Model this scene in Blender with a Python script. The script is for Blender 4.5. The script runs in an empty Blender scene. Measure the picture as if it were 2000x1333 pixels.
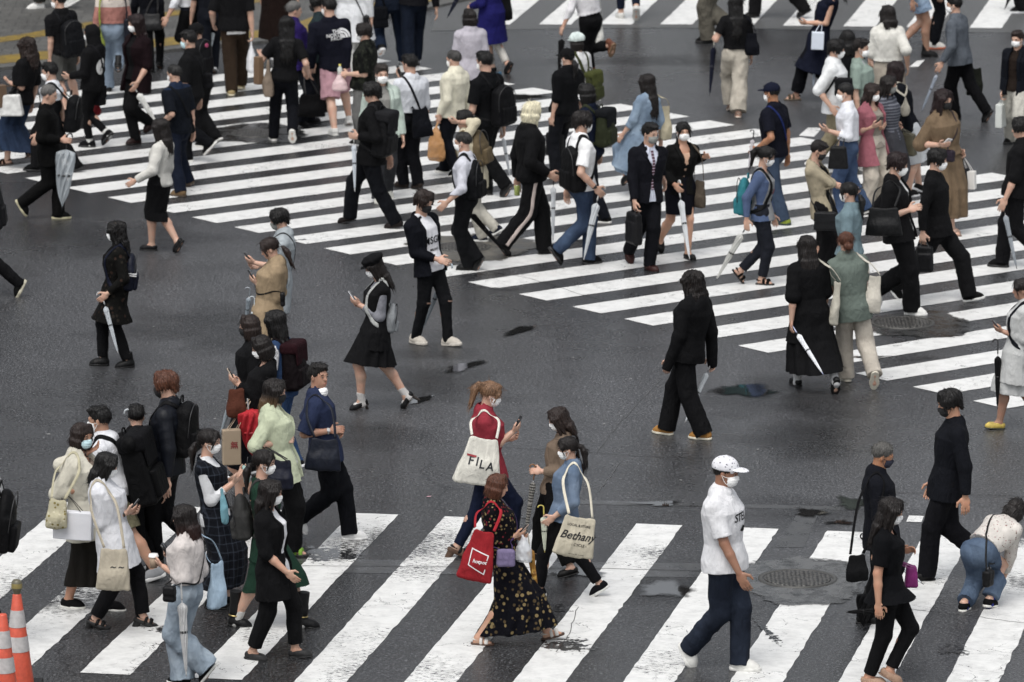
import bpy, math, random
import numpy as np
from mathutils import Vector, Matrix
from mathutils.bvhtree import BVHTree
import openvdb as vdb

SC = bpy.context.scene
COL = SC.collection
R = math.radians
# ------------------------------------------------------------------ camera, sky, sun
FPX, PITCH, CAMH = 12368.0, 0.20227, 13.682
cam_d = bpy.data.cameras.new('camera')
cam_d.sensor_width = 36.0
cam_d.lens = FPX / 2000 * 36
cam_d.clip_start, cam_d.clip_end = 1.0, 2000.0
cam_d.dof.use_dof = True
cam_d.dof.focus_distance = 57.5
cam_d.dof.aperture_fstop = 4.5
cam = bpy.data.objects.new('camera', cam_d)
cam.location = (0, 0, CAMH)
cam.rotation_euler = (math.pi / 2 - PITCH, 0, 0)
COL.objects.link(cam)
SC.camera = cam
W_ = bpy.data.worlds.new('World'); SC.world = W_; W_.use_nodes = True
nt = W_.node_tree; nt.nodes.clear()
wo = nt.nodes.new('ShaderNodeOutputWorld'); bg = nt.nodes.new('ShaderNodeBackground'); sk = nt.nodes.new('ShaderNodeTexSky')
hs = nt.nodes.new('ShaderNodeHueSaturation'); hs.inputs['Saturation'].default_value = 0.22
SUN_EL, SUN_ROT = R(62), R(200)
sk.sky_type = 'NISHITA'; sk.sun_disc = False; sk.sun_elevation = SUN_EL; sk.sun_rotation = SUN_ROT
sk.air_density = 1.0; sk.dust_density = 3.0
nt.links.new(sk.outputs[0], hs.inputs['Color']); nt.links.new(hs.outputs[0], bg.inputs[0]); nt.links.new(bg.outputs[0], wo.inputs[0])
bg.inputs[1].default_value = 0.12
sd = bpy.data.lights.new('sun', 'SUN'); sd.energy = 0.9; sd.angle = R(35); sd.color = (1, 0.97, 0.93)
so = bpy.data.objects.new('sun', sd); COL.objects.link(so)
# sun direction: azimuth like the sky texture (rotation clockwise from +Y)
sdir = Vector((math.sin(SUN_ROT) * math.cos(SUN_EL), math.cos(SUN_ROT) * math.cos(SUN_EL), math.sin(SUN_EL)))
so.rotation_euler = sdir.to_track_quat('Z', 'Y').to_euler(); so.location = (0, 40, 60)
SC.view_settings.view_transform = 'Standard'; SC.view_settings.look = 'None'
SC.view_settings.exposure = 0.86; SC.view_settings.gamma = 1.0
SC.cycles.use_denoising = True
SC.cycles.max_bounces = 5; SC.cycles.transparent_max_bounces = 12

def ray(px, py):
    u = (px - 1000) / FPX; v = (py - 666.5) / FPX
    c, s = math.cos(PITCH), math.sin(PITCH)
    return Vector((u, c - v * s, -s - v * c))
def gp(px, py, z=0.0):            # the point of the plane at height z seen at a pixel
    d = ray(px, py); t = (z - CAMH) / d.z
    return Vector((0, 0, CAMH)) + d * t
def at_depth(px, py, y):
    d = ray(px, py); return Vector((0, 0, CAMH)) + d * (y / d.y)
def near_ray(px, py, p):          # the point on a pixel's ray closest to p
    d = ray(px, py).normalized(); o = Vector((0, 0, CAMH))
    return o + d * max((p - o).dot(d), 1.0)

# ------------------------------------------------------------------ materials
MATS = {}
def lin(h):
    if isinstance(h, str):
        h = h.lstrip('#'); c = [int(h[i:i + 2], 16) / 255 for i in (0, 2, 4)]
        return tuple(x / 12.92 if x <= 0.04045 else ((x + 0.055) / 1.055) ** 2.4 for x in c)
    return tuple(h)
class NT:
    def __init__(s, name):
        s.m = bpy.data.materials.new(name); s.m.use_nodes = True; s.t = s.m.node_tree
        s.b = s.t.nodes['Principled BSDF']; s.o = s.t.nodes['Material Output']
    def n(s, typ, **kw):
        nd = s.t.nodes.new('ShaderNode' + typ)
        for k, v in kw.items():
            if k.startswith('i_'):
                k = k[2:]; k = int(k) if k.isdigit() else k.replace('_', ' ')
                if hasattr(v, 'outputs'): s.t.links.new(v.outputs[0], nd.inputs[k])
                elif isinstance(v, bpy.types.NodeSocket): s.t.links.new(v, nd.inputs[k])
                else: nd.inputs[k].default_value = v
            else: setattr(nd, k, v)
        return nd
    def set(s, **kw):
        for k, v in kw.items():
            k = k.replace('_', ' ')
            if hasattr(v, 'outputs'): s.t.links.new(v.outputs[0], s.b.inputs[k])
            elif isinstance(v, bpy.types.NodeSocket): s.t.links.new(v, s.b.inputs[k])
            else: s.b.inputs[k].default_value = (*v, 1) if isinstance(v, tuple) and len(v) == 3 else v
    def obj(s, sc=(1, 1, 1)):
        tc = s.n('TexCoord'); mp = s.n('Mapping'); s.t.links.new(tc.outputs['Object'], mp.inputs[0]); mp.inputs['Scale'].default_value = sc
        return mp
    def ramp(s, fac, stops, interp='LINEAR'):
        r = s.n('ValToRGB'); s.t.links.new(fac, r.inputs[0]); cr = r.color_ramp; cr.interpolation = interp
        while len(cr.elements) > 1: cr.elements.remove(cr.elements[-1])
        for i, (p, c) in enumerate(stops):
            e = cr.elements[0] if i == 0 else cr.elements.new(p)
            e.position = p; e.color = (*c, 1) if len(c) == 3 else c
        return r
    def mix(s, f, a, b, mode='MIX'):
        nd = s.n('MixRGB', blend_type=mode)
        for i, v in ((0, f), (1, a), (2, b)):
            if hasattr(v, 'outputs'): s.t.links.new(v.outputs[0], nd.inputs[i])
            elif isinstance(v, bpy.types.NodeSocket): s.t.links.new(v, nd.inputs[i])
            else: nd.inputs[i].default_value = (*v, 1) if isinstance(v, tuple) and len(v) == 3 else v
        return nd
    def math(s, op, a, b=0.0):
        nd = s.n('Math', operation=op)
        for i, v in ((0, a), (1, b)):
            if hasattr(v, 'outputs'): s.t.links.new(v.outputs[0], nd.inputs[i])
            elif isinstance(v, bpy.types.NodeSocket): s.t.links.new(v, nd.inputs[i])
            else: nd.inputs[i].default_value = v
        return nd

def tone(c, kind):
    """dyes read off the picture turned into base colours: a little greyer, dark and middle tones lower than white"""
    g = .3 * c[0] + .55 * c[1] + .15 * c[2]; s = {'skin': .86, 'hair': .8}.get(kind, .84); f = {'skin': .8, 'vinyl': 1.1}.get(kind, .68 + .32 * min(g / .7, 1))
    return tuple((g + (x - g) * s) * f for x in c)
def mat(kind, col='#808080', pat=None, **kw):
    key = (kind, col, pat, tuple(sorted(kw.items())))
    if key in MATS: return MATS[key]
    c = tone(lin(col), kind); m = NT(kind)
    if pat: pat = tuple(tone(lin(x), kind) if isinstance(x, str) and x.startswith('#') else x for x in pat) if not isinstance(pat, str) else tone(lin(pat), kind)
    if kind == 'fabric':
        base = c
        o = m.obj()
        if pat and pat[0] == 'floral':          # scattered small blossoms in two colours
            v = m.n('TexVoronoi', i_Vector=o, i_Scale=pat[3]); d = v.outputs['Distance']
            blob = m.ramp(d, [(0, (1, 1, 1)), (pat[4], (1, 1, 1)), (pat[4] + .06, (0, 0, 0))])
            sel = m.ramp(v.outputs['Color'], [(0, lin(pat[1])), (.55, lin(pat[1])), (.6, lin(pat[2]))], 'CONSTANT')
            pick = m.ramp(m.n('SeparateColor', i_0=v.outputs['Color']).outputs[1], [(0, (0, 0, 0)), (.18, (1, 1, 1))], 'CONSTANT')
            base = m.mix(m.math('MULTIPLY', blob, pick), c, sel)
        elif pat and pat[0] == 'plaid':
            f = None
            for ax in (0, 1):
                mp = m.obj((1, 1, 1)); sx = m.n('SeparateXYZ', i_0=mp)
                s_ = sx.outputs[2] if ax else m.math('ADD', sx.outputs[1], sx.outputs[0]).outputs[0]
                w = m.math('FRACT', m.math('MULTIPLY', s_, pat[2]))
                l = m.math('LESS_THAN', w, 0.14)
                f = l if f is None else m.math('ADD', m.math('MULTIPLY', f, .55), m.math('MULTIPLY', l, .55))
            base = m.mix(f, c, lin(pat[1]))
        elif pat and pat[0] == 'camo':
            nz = m.n('TexNoise', i_Vector=o, i_Scale=pat[3], i_Detail=2.0)
            base = m.ramp(nz.outputs[0], [(0, c), (.47, lin(pat[1])), (.56, c), (.62, lin(pat[2]))], 'CONSTANT')
        elif pat and pat[0] == 'stripe':
            sx = m.n('SeparateXYZ', i_0=o); w = m.math('FRACT', m.math('MULTIPLY', sx.outputs[2 if len(pat) < 4 else pat[3]], pat[2]))
            base = m.mix(m.math('LESS_THAN', w, 0.4), c, lin(pat[1]))
        elif pat and pat[0] == 'yoke':
            sx = m.n('SeparateXYZ', i_0=o); base = m.mix(m.math('GREATER_THAN', sx.outputs[2], pat[2]), c, lin(pat[1]))
        elif pat and pat[0] == 'raglan':
            sx = m.n('SeparateXYZ', i_0=o); a = m.math('ABSOLUTE', sx.outputs[1]); base = m.mix(m.math('GREATER_THAN', a, pat[2]), c, lin(pat[1]))
        elif pat and pat[0] == 'fade':
            nz = m.n('TexNoise', i_Vector=o, i_Scale=4.0, i_Detail=3.0)
            base = m.mix(m.ramp(nz.outputs[0], [(.4, (0, 0, 0)), (.7, (1, 1, 1))]), c, lin(pat[1]))
        nz2 = m.n('TexNoise', i_Vector=o, i_Scale=9.0, i_Detail=6.0, i_Roughness=.65)
        var = m.ramp(nz2.outputs[0], [(.3, (.8,) * 3), (.7, (1.12,) * 3)])
        base = m.mix(1.0, base, var, 'MULTIPLY')
        wr = m.n('TexNoise', i_Vector=m.obj((1, 1, .55)), i_Scale=11.0, i_Detail=4.0, i_Distortion=1.2)
        wv = m.n('TexNoise', i_Vector=o, i_Scale=420.0, i_Detail=1.0)
        h = m.math('ADD', m.math('MULTIPLY', wr, 1.0), m.math('MULTIPLY', wv, .05))
        bm = m.n('Bump', i_Height=h, i_Strength=kw.get('bump', .6), i_Distance=.035)
        m.set(Base_Color=base, Roughness=kw.get('rough', .85), Normal=bm)
        m.b.inputs['Specular IOR Level'].default_value = .1
        m.b.inputs['Sheen Weight'].default_value = 0.0
        if kw.get('alpha'): m.set(Alpha=kw['alpha'])
    elif kind == 'skin':
        o = m.obj(); nz = m.n('TexNoise', i_Vector=o, i_Scale=14.0, i_Detail=4.0)
        m.set(Base_Color=m.mix(m.ramp(nz.outputs[0], [(.3, (0, 0, 0)), (.7, (1, 1, 1))]), c, tuple(x * y for x, y in zip(c, (1.12, .96, .92)))), Roughness=.5)
        m.b.inputs['Subsurface Weight'].default_value = 0.06; m.b.inputs['Subsurface Radius'].default_value = (.012, .005, .003)
    elif kind == 'hair':
        o = m.obj((1, 1, .12)); nz = m.n('TexNoise', i_Vector=o, i_Scale=130.0, i_Detail=3.0, i_Distortion=.6)
        ramp = m.ramp(nz.outputs[0], [(.3, tuple(x * .4 for x in c)), (.72, tuple(min(x * 1.6 + .003, 1) for x in c))])
        if pat:
            sx = m.n('SeparateXYZ', i_0=m.obj()); g = m.ramp(m.math('MULTIPLY', sx.outputs[2], -1.0).outputs[0], [(.02, (0, 0, 0)), (.16, (1, 1, 1))])
            ramp = m.mix(g, ramp, lin(pat))
        m.set(Base_Color=ramp, Roughness=.42, Normal=m.n('Bump', i_Height=nz.outputs[0], i_Strength=.6, i_Distance=.012))
        m.b.inputs['Specular IOR Level'].default_value = .3
    elif kind == 'leather':
        o = m.obj(); nz = m.n('TexNoise', i_Vector=o, i_Scale=60.0, i_Detail=5.0)
        wr = m.n('TexNoise', i_Vector=o, i_Scale=14.0, i_Detail=3.0)
        base = c
        if pat and pat[0] == 'stripe':
            sx = m.n('SeparateXYZ', i_0=o); base = m.mix(m.math('LESS_THAN', m.math('FRACT', m.math('MULTIPLY', sx.outputs[2], pat[2])), .4), c, lin(pat[1]))
        base = m.mix(1.0, base, m.ramp(wr.outputs[0], [(.3, (.75,) * 3), (.7, (1.15,) * 3)]), 'MULTIPLY')
        m.set(Base_Color=base, Roughness=kw.get('rough', .5), Normal=m.n('Bump', i_Height=m.math('ADD', wr, m.math('MULTIPLY', nz, .2)), i_Strength=.4, i_Distance=.02))
        m.b.inputs['Specular IOR Level'].default_value = .2
    elif kind == 'paper':
        o = m.obj(); nz = m.n('TexNoise', i_Vector=o, i_Scale=8.0, i_Detail=3.0)
        m.set(Base_Color=c, Roughness=.7, Normal=m.n('Bump', i_Height=nz, i_Strength=.3, i_Distance=.02))
    elif kind == 'vinyl':                          # thin see-through umbrella cover or bag
        o = m.obj(); nz = m.n('TexNoise', i_Vector=o, i_Scale=22.0, i_Detail=3.0)
        base = c
        if pat and pat[0] == 'stripe':
            sx = m.n('SeparateXYZ', i_0=o); base = m.mix(m.math('LESS_THAN', m.math('FRACT', m.math('MULTIPLY', sx.outputs[2], pat[2])), .5), c, lin(pat[1]))
        m.set(Base_Color=base, Roughness=.28, Alpha=kw.get('alpha', .72), Normal=m.n('Bump', i_Height=nz, i_Strength=.5, i_Distance=.02))
    elif kind == 'metal':
        m.set(Base_Color=c, Metallic=1.0, Roughness=.3)
    else:
        o = m.obj(); nz = m.n('TexNoise', i_Vector=o, i_Scale=30.0, i_Detail=3.0)
        m.set(Base_Color=m.mix(1.0, c, m.ramp(nz.outputs[0], [(.3, (.85,) * 3), (.7, (1.08,) * 3)]), 'MULTIPLY'), Roughness=kw.get('rough', .45))
    m.m.diffuse_color = (*c, 1)
    MATS[key] = m.m
    return m.m

# ------------------------------------------------------------------ meshes
def to_mesh(name, V, faces_list, smooth=True, midx=None):
    """V (n,3) array; faces_list: list of (m,k) integer arrays"""
    me = bpy.data.meshes.new(name)
    V = np.asarray(V, np.float32)
    F = [np.asarray(f, np.int32) for f in faces_list if len(f)]
    me.vertices.add(len(V)); me.vertices.foreach_set('co', V.ravel())
    tot = sum(f.size for f in F); me.loops.add(tot)
    me.loops.foreach_set('vertex_index', np.concatenate([f.ravel() for f in F]))
    npoly = sum(len(f) for f in F); me.polygons.add(npoly)
    st = []; s0 = 0
    for f in F:
        st.append(s0 + np.arange(len(f)) * f.shape[1]); s0 += f.size
    me.polygons.foreach_set('loop_start', np.concatenate(st).astype(np.int32))
    if smooth: me.polygons.foreach_set('use_smooth', np.ones(npoly, bool))
    if midx is not None: me.polygons.foreach_set('material_index', np.asarray(midx, np.int32))
    me.update(calc_edges=True); me.validate()
    return me
def link(name, me, mats=(), parent=None, M=None):
    o = bpy.data.objects.new(name, me); COL.objects.link(o)
    if me is not None:
        if len(me.materials) == 0:
            for m_ in mats: me.materials.append(m_)
        else:
            for i, m_ in enumerate(mats):
                o.material_slots[i].link = 'OBJECT'; o.material_slots[i].material = m_
    if parent is not None: o.parent = parent
    if M is not None: o.matrix_local = M
    return o
def tag(o, label=None, cat=None, group=None, kind=None):
    for k, v in (('label', label), ('category', cat), ('group', group), ('kind', kind)):
        if v: o[k] = v
    return o

A = lambda *v: np.array(v, float)
def nrm(v):
    v = np.asarray(v, float); return v / (np.linalg.norm(v) + 1e-9)
def seg(a, b, ra, rb, k=.02, c0=False, c1=False, flat=None):
    a = np.asarray(a, float); b = np.asarray(b, float); ab = b - a; L2 = float(ab @ ab) + 1e-12; L = L2 ** .5
    r = max(ra, rb); lo = np.minimum(a, b) - r; hi = np.maximum(a, b) + r
    def fn(X, Y, Z):
        dx, dy, dz = X - a[0], Y - a[1], Z - a[2]
        tt = (dx * ab[0] + dy * ab[1] + dz * ab[2]) / L2
        t = np.clip(tt, 0, 1)
        qx, qy, qz = dx - t * ab[0], dy - t * ab[1], dz - t * ab[2]
        if flat is not None:
            u, s = flat; w = (qx * u[0] + qy * u[1] + qz * u[2]) * (1 / s - 1)
            qx, qy, qz = qx + u[0] * w, qy + u[1] * w, qz + u[2] * w
        d = np.sqrt(qx * qx + qy * qy + qz * qz) - (ra + (rb - ra) * t)
        if flat is not None: d = d * flat[1]
        if c0: d = np.maximum(d, -tt * L)
        if c1: d = np.maximum(d, (tt - 1) * L)
        return d
    return lo, hi, fn, k
def ell(c, r, B=None, k=.02):
    c = np.asarray(c, float); r = np.asarray(r, float); B = np.eye(3) if B is None else np.asarray(B, float)
    e = np.sqrt(((B.T * r) ** 2).sum(1))
    def fn(X, Y, Z):
        dx, dy, dz = X - c[0], Y - c[1], Z - c[2]
        q = [dx * B[i, 0] + dy * B[i, 1] + dz * B[i, 2] for i in range(3)]
        k0 = np.sqrt(sum((q[i] / r[i]) ** 2 for i in range(3))); k1 = np.sqrt(sum((q[i] / r[i] ** 2) ** 2 for i in range(3))) + 1e-9
        return k0 * (k0 - 1) / k1
    return c - e, c + e, fn, k
def rbox(c, h, rd, B=None, k=.01, taper=0.0):
    c = np.asarray(c, float); h = np.asarray(h, float); B = np.eye(3) if B is None else np.asarray(B, float)
    e = (np.abs(B.T) * h * (1 + abs(taper))).sum(1)
    def fn(X, Y, Z):
        dx, dy, dz = X - c[0], Y - c[1], Z - c[2]
        q = [dx * B[i, 0] + dy * B[i, 1] + dz * B[i, 2] for i in range(3)]
        s = 1 + taper * q[2] / h[2] if taper else 1.0
        w = [np.abs(q[0]) - h[0] * s + rd, np.abs(q[1]) - h[1] * s + rd, np.abs(q[2]) - h[2] + rd]
        o = np.sqrt(sum(np.maximum(x, 0) ** 2 for x in w)); i = np.minimum(np.maximum(np.maximum(w[0], w[1]), w[2]), 0)
        return o + i - rd
    return c - e, c + e, fn, k
def loft(pts, u, rx, ry, k=.02, c0=True, c1=True, pleat=None):
    """stack of ellipses along a centre line; u is the sideways axis, rx half width along it, ry half depth"""
    P = np.asarray(pts, float); Ax = P[-1] - P[0]; L = np.linalg.norm(Ax); Ad = Ax / L
    u = np.asarray(u, float); u = nrm(u - Ad * (u @ Ad)); v = np.cross(Ad, u) * -1
    s_k = (P - P[0]) @ Ad / L; rx = np.asarray(rx, float); ry = np.asarray(ry, float)
    m = max(rx.max(), ry.max()) * (1.0 + (pleat[1] if pleat else 0))
    lo = P.min(0) - m; hi = P.max(0) + m
    def fn(X, Y, Z):
        dx, dy, dz = X - P[0, 0], Y - P[0, 1], Z - P[0, 2]
        s = (dx * Ad[0] + dy * Ad[1] + dz * Ad[2]) / L; sc = np.clip(s, 0, 1); sh = sc.shape; f = sc.ravel()
        g = lambda a: np.interp(f, s_k, a).reshape(sh).astype(np.float32)
        qx, qy, qz = X - g(P[:, 0]), Y - g(P[:, 1]), Z - g(P[:, 2])
        a = qx * u[0] + qy * u[1] + qz * u[2]; b = qx * v[0] + qy * v[1] + qz * v[2]
        RX, RY = g(rx), g(ry)
        ov = (s - sc) * L / np.minimum(RX, RY); r = np.sqrt((a / RX) ** 2 + (b / RY) ** 2 + ov * ov)
        if pleat:
            r = r - pleat[1] * np.clip((1 - sc) * 1.3, 0, 1) * np.cos(np.arctan2(b, a) * pleat[0] + 2 * np.sin(np.arctan2(b, a) * 2 + 1))
        d = (r - 1) * np.minimum(RX, RY)
        if c0: d = np.maximum(d, -s * L)
        if c1: d = np.maximum(d, (s - 1) * L)
        return d
    return lo, hi, fn, k

def wave_noise(V, seed, f=14.0, n=10):
    rg = np.random.RandomState(seed); o = np.zeros(len(V))
    for i in range(n):
        kv = rg.normal(size=3) * f * (1 + .35 * i) / 1.7 * np.array([1, 1, .6])
        ph = V @ kv; o += (1 - 2 * np.abs(np.sin(ph + 1.1 * np.sin(ph * .37 + i) + rg.rand() * 9))) / (1 + .3 * i)
    return o / 3
def vnormals(V, T, Q):
    N = np.zeros_like(V)
    for F in (T, Q):
        if len(F):
            n = np.cross(V[F[:, 2]] - V[F[:, 0]], V[F[:, -1]] - V[F[:, 1]]) if F.shape[1] == 4 else np.cross(V[F[:, 1]] - V[F[:, 0]], V[F[:, 2]] - V[F[:, 0]])
            for j in range(F.shape[1]): np.add.at(N, F[:, j], n)
    return N / (np.linalg.norm(N, axis=1, keepdims=True) + 1e-12)
def sdf(prims, vox, sub=(), adapt=.0, folds=None, warp=None, clip=None):
    """polygonise a smooth union of prims; returns V, tris, quads"""
    lo = np.min([p[0] for p in prims], 0) - vox * 4; hi = np.max([p[1] for p in prims], 0) + vox * 4
    n = np.ceil((hi - lo) / vox).astype(int) + 1
    D = np.full(n, 1.0, np.float32)
    ax = [(lo[i] + vox * np.arange(n[i])).astype(np.float32) for i in range(3)]
    def sl(p, m):
        i0 = np.clip(np.floor((p[0] - m - lo) / vox).astype(int), 0, n); i1 = np.clip(np.ceil((p[1] + m - lo) / vox).astype(int) + 1, 0, n)
        S = tuple(slice(a, b) for a, b in zip(i0, i1))
        return S, ax[0][S[0]][:, None, None], ax[1][S[1]][None, :, None], ax[2][S[2]][None, None, :]
    for p in prims:
        k = p[3]; S, X, Y, Z = sl(p, k + vox * 4)
        if 0 in D[S].shape: continue
        d = p[2](X, Y, Z).astype(np.float32); o = D[S]
        h = np.maximum(k - np.abs(d - o), 0) / k
        D[S] = np.minimum(d, o) - h * h * (k * .25)
    for p in sub:
        S, X, Y, Z = sl(p, vox * 4)
        if 0 in D[S].shape: continue
        D[S] = np.maximum(D[S], -p[2](X, Y, Z).astype(np.float32))
    if clip is not None:
        D = np.maximum(D, clip(ax[0][:, None, None], ax[1][None, :, None], ax[2][None, None, :]).astype(np.float32))
    bgv = vox * 3; np.clip(D, -bgv, bgv, out=D)
    g = vdb.FloatGrid(bgv); g.copyFromArray(D)
    V, T, Q = g.convertToPolygons(0.0, adapt)
    V = V * vox + lo
    if folds:
        N = vnormals(V, T, Q); w = wave_noise(V, folds[0], folds[2] if len(folds) > 2 else 14.0) * folds[1]
        V = V + N * w[:, None]
    if warp: V = warp(V, vnormals(V, T, Q))
    return V, T, Q
def sdf_mesh(name, prims, vox, **kw):
    V, T, Q = sdf(prims, vox, **kw)
    return to_mesh(name, V, [T, Q])
def tube(pts, rad, nside=8, normals=None, flat=1.0, cap=True):
    """tube along points; with normals given the section is flat along them (a strap)"""
    P = np.asarray(pts, float); n = len(P); rad = np.broadcast_to(np.asarray(rad, float), (n,))
    Tn = np.gradient(P, axis=0); Tn /= np.linalg.norm(Tn, axis=1, keepdims=True) + 1e-9
    V = []
    ref = A(0, 0, 1) if abs(Tn[0][2]) < .9 else A(1, 0, 0)
    for i in range(n):
        nn = normals[i] if normals is not None else ref
        nn = nrm(nn - Tn[i] * (nn @ Tn[i])); 
        if normals is None: ref = nn
        b = np.cross(Tn[i], nn)
        for j in range(nside):
            t = 2 * math.pi * (j + .5) / nside
            V.append(P[i] + rad[i] * (nn * math.cos(t) * flat + b * math.sin(t)))
    Q = [[i * nside + j, i * nside + (j + 1) % nside, (i + 1) * nside + (j + 1) % nside, (i + 1) * nside + j] for i in range(n - 1) for j in range(nside)]
    V = np.array(V); Q = np.array(Q); T = np.zeros((0, 3), int)
    if cap:
        V = np.vstack([V, P[0], P[-1]]); a, b = len(V) - 2, len(V) - 1; o = (n - 1) * nside
        T = np.array([[a, (j + 1) % nside, j] for j in range(nside)] + [[b, o + j, o + (j + 1) % nside] for j in range(nside)])
    return V, T, Q
def join(parts):
    V = []; T = []; Q = []; o = 0
    for v, t, q in parts:
        V.append(v); 
        if len(t): T.append(np.asarray(t) + o)
        if len(q): Q.append(np.asarray(q) + o)
        o += len(v)
    return np.vstack(V), (np.vstack(T) if T else np.zeros((0, 3), int)), (np.vstack(Q) if Q else np.zeros((0, 4), int))
def uvball(c, r, B=None, n=8, m=5):
    B = np.eye(3) if B is None else np.asarray(B)
    V = [];
    for i in range(m + 1):
        for j in range(n):
            p = math.pi * i / m; t = 2 * math.pi * j / n
            q = A(r[0] * math.sin(p) * math.cos(t), r[1] * math.sin(p) * math.sin(t), r[2] * math.cos(p)); V.append(np.asarray(c) + q @ B)
    Q = [[i * n + j, (i + 1) * n + j, (i + 1) * n + (j + 1) % n, i * n + (j + 1) % n] for i in range(m) for j in range(n)]
    return np.array(V), np.zeros((0, 3), int), np.array(Q)
def bezier_path(pts, n=24):
    P = np.asarray(pts, float); m = len(P); out = []
    for i in range(n):
        t = i / (n - 1) * (m - 1); k = min(int(t), m - 2); f = t - k
        p0, p1, p2, p3 = P[max(k - 1, 0)], P[k], P[k + 1], P[min(k + 2, m - 1)]
        out.append(.5 * ((2 * p1) + (-p0 + p2) * f + (2 * p0 - 5 * p1 + 4 * p2 - p3) * f * f + (-p0 + 3 * p1 - 3 * p2 + p3) * f ** 3))
    return np.array(out)
def lathe(prof, n=20, ax=None):
    V = []; Q = []
    for r, z in prof:
        for j in range(n): V.append((r * math.cos(2 * math.pi * j / n), r * math.sin(2 * math.pi * j / n), z))
    for i in range(len(prof) - 1):
        for j in range(n): Q.append((i * n + j, i * n + (j + 1) % n, (i + 1) * n + (j + 1) % n, (i + 1) * n + j))
    return np.array(V), np.zeros((0, 3), int), np.array(Q)
# ------------------------------------------------------------------ the crossing: road, paint, pavement, covers, puddles
RNG = random.Random(11)
def asphalt_nodes(m, dark=1.0, o=None):
    """colour, roughness and bump height of wet asphalt, in metres"""
    o = o or m.obj()
    fine = m.n('TexNoise', i_Vector=o, i_Scale=40.0, i_Detail=4.0, i_Roughness=.8)
    v = m.n('TexVoronoi', i_Vector=o, i_Scale=48.0)
    mid = m.n('TexNoise', i_Vector=o, i_Scale=1.7, i_Detail=6.0, i_Roughness=.62)
    big = m.n('TexNoise', i_Vector=m.obj((.16, .1, 1)), i_Scale=1.0, i_Detail=3.0)
    grain = m.ramp(fine.outputs[0], [(.34, (.008, .0083, .0092)), (.48, (.024, .0245, .026)), (.58, (.066, .067, .07)), (.7, (.25, .25, .254))])
    chunk = m.n('TexNoise', i_Vector=o, i_Scale=19.0, i_Detail=2.0, i_Roughness=.8)
    grain = m.mix(1.0, grain, m.ramp(chunk.outputs[0], [(.3, (.65,) * 3), (.5, (1.0,) * 3), (.7, (1.5,) * 3)]), 'MULTIPLY')
    c = m.mix(1.0, grain, m.ramp(v.outputs['Color'], [(0, (.7,) * 3), (1, (1.3,) * 3)]), 'MULTIPLY')
    c = m.mix(1.0, c, m.ramp(mid.outputs[0], [(.25, (.78 * dark,) * 3), (.75, (1.22 * dark,) * 3)]), 'MULTIPLY')
    wet = m.ramp(big.outputs[0], [(.38, (0, 0, 0)), (.62, (1, 1, 1))])
    c = m.mix(1.0, c, m.ramp(wet.outputs[0], [(0, (.72,) * 3), (1, (1.25,) * 3)]), 'MULTIPLY')
    rough = m.ramp(m.math('ADD', m.math('MULTIPLY', mid, .5), m.math('MULTIPLY', wet, .5)).outputs[0], [(.2, (.17,) * 3), (.8, (.38,) * 3)])
    h = m.math('ADD', fine, m.math('MULTIPLY', v.outputs['Distance'], .8))
    return c, rough, h
def asphalt(key='asphalt', dark=1.0):
    if key in MATS: return MATS[key]
    m = NT(key); c, r, h = asphalt_nodes(m, dark)
    # hairline cracks and paving joints
    cr = m.n('TexVoronoi', i_Vector=m.n('VectorMath', operation='ADD', i_0=m.obj(), i_1=m.n('VectorMath', operation='SCALE', i_0=m.n('TexNoise', i_Vector=m.obj(), i_Scale=1.3, i_Detail=4.0).outputs['Color'], i_3=.9)), i_Scale=.17, feature='DISTANCE_TO_EDGE')
    msk = m.ramp(m.n('TexNoise', i_Vector=m.obj(), i_Scale=.35).outputs[0], [(.5, (0, 0, 0)), (.6, (1, 1, 1))])
    crack = m.math('MULTIPLY', m.math('LESS_THAN', cr.outputs['Distance'], .0016), msk)
    c = m.mix(m.math('MULTIPLY', crack, .8), c, (.008, .008, .009))
    m.set(Base_Color=c, Roughness=r, Normal=m.n('Bump', i_Height=h, i_Strength=.45, i_Distance=.01)); m.b.inputs['Specular IOR Level'].default_value = .5
    MATS[key] = m.m; return m.m
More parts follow.
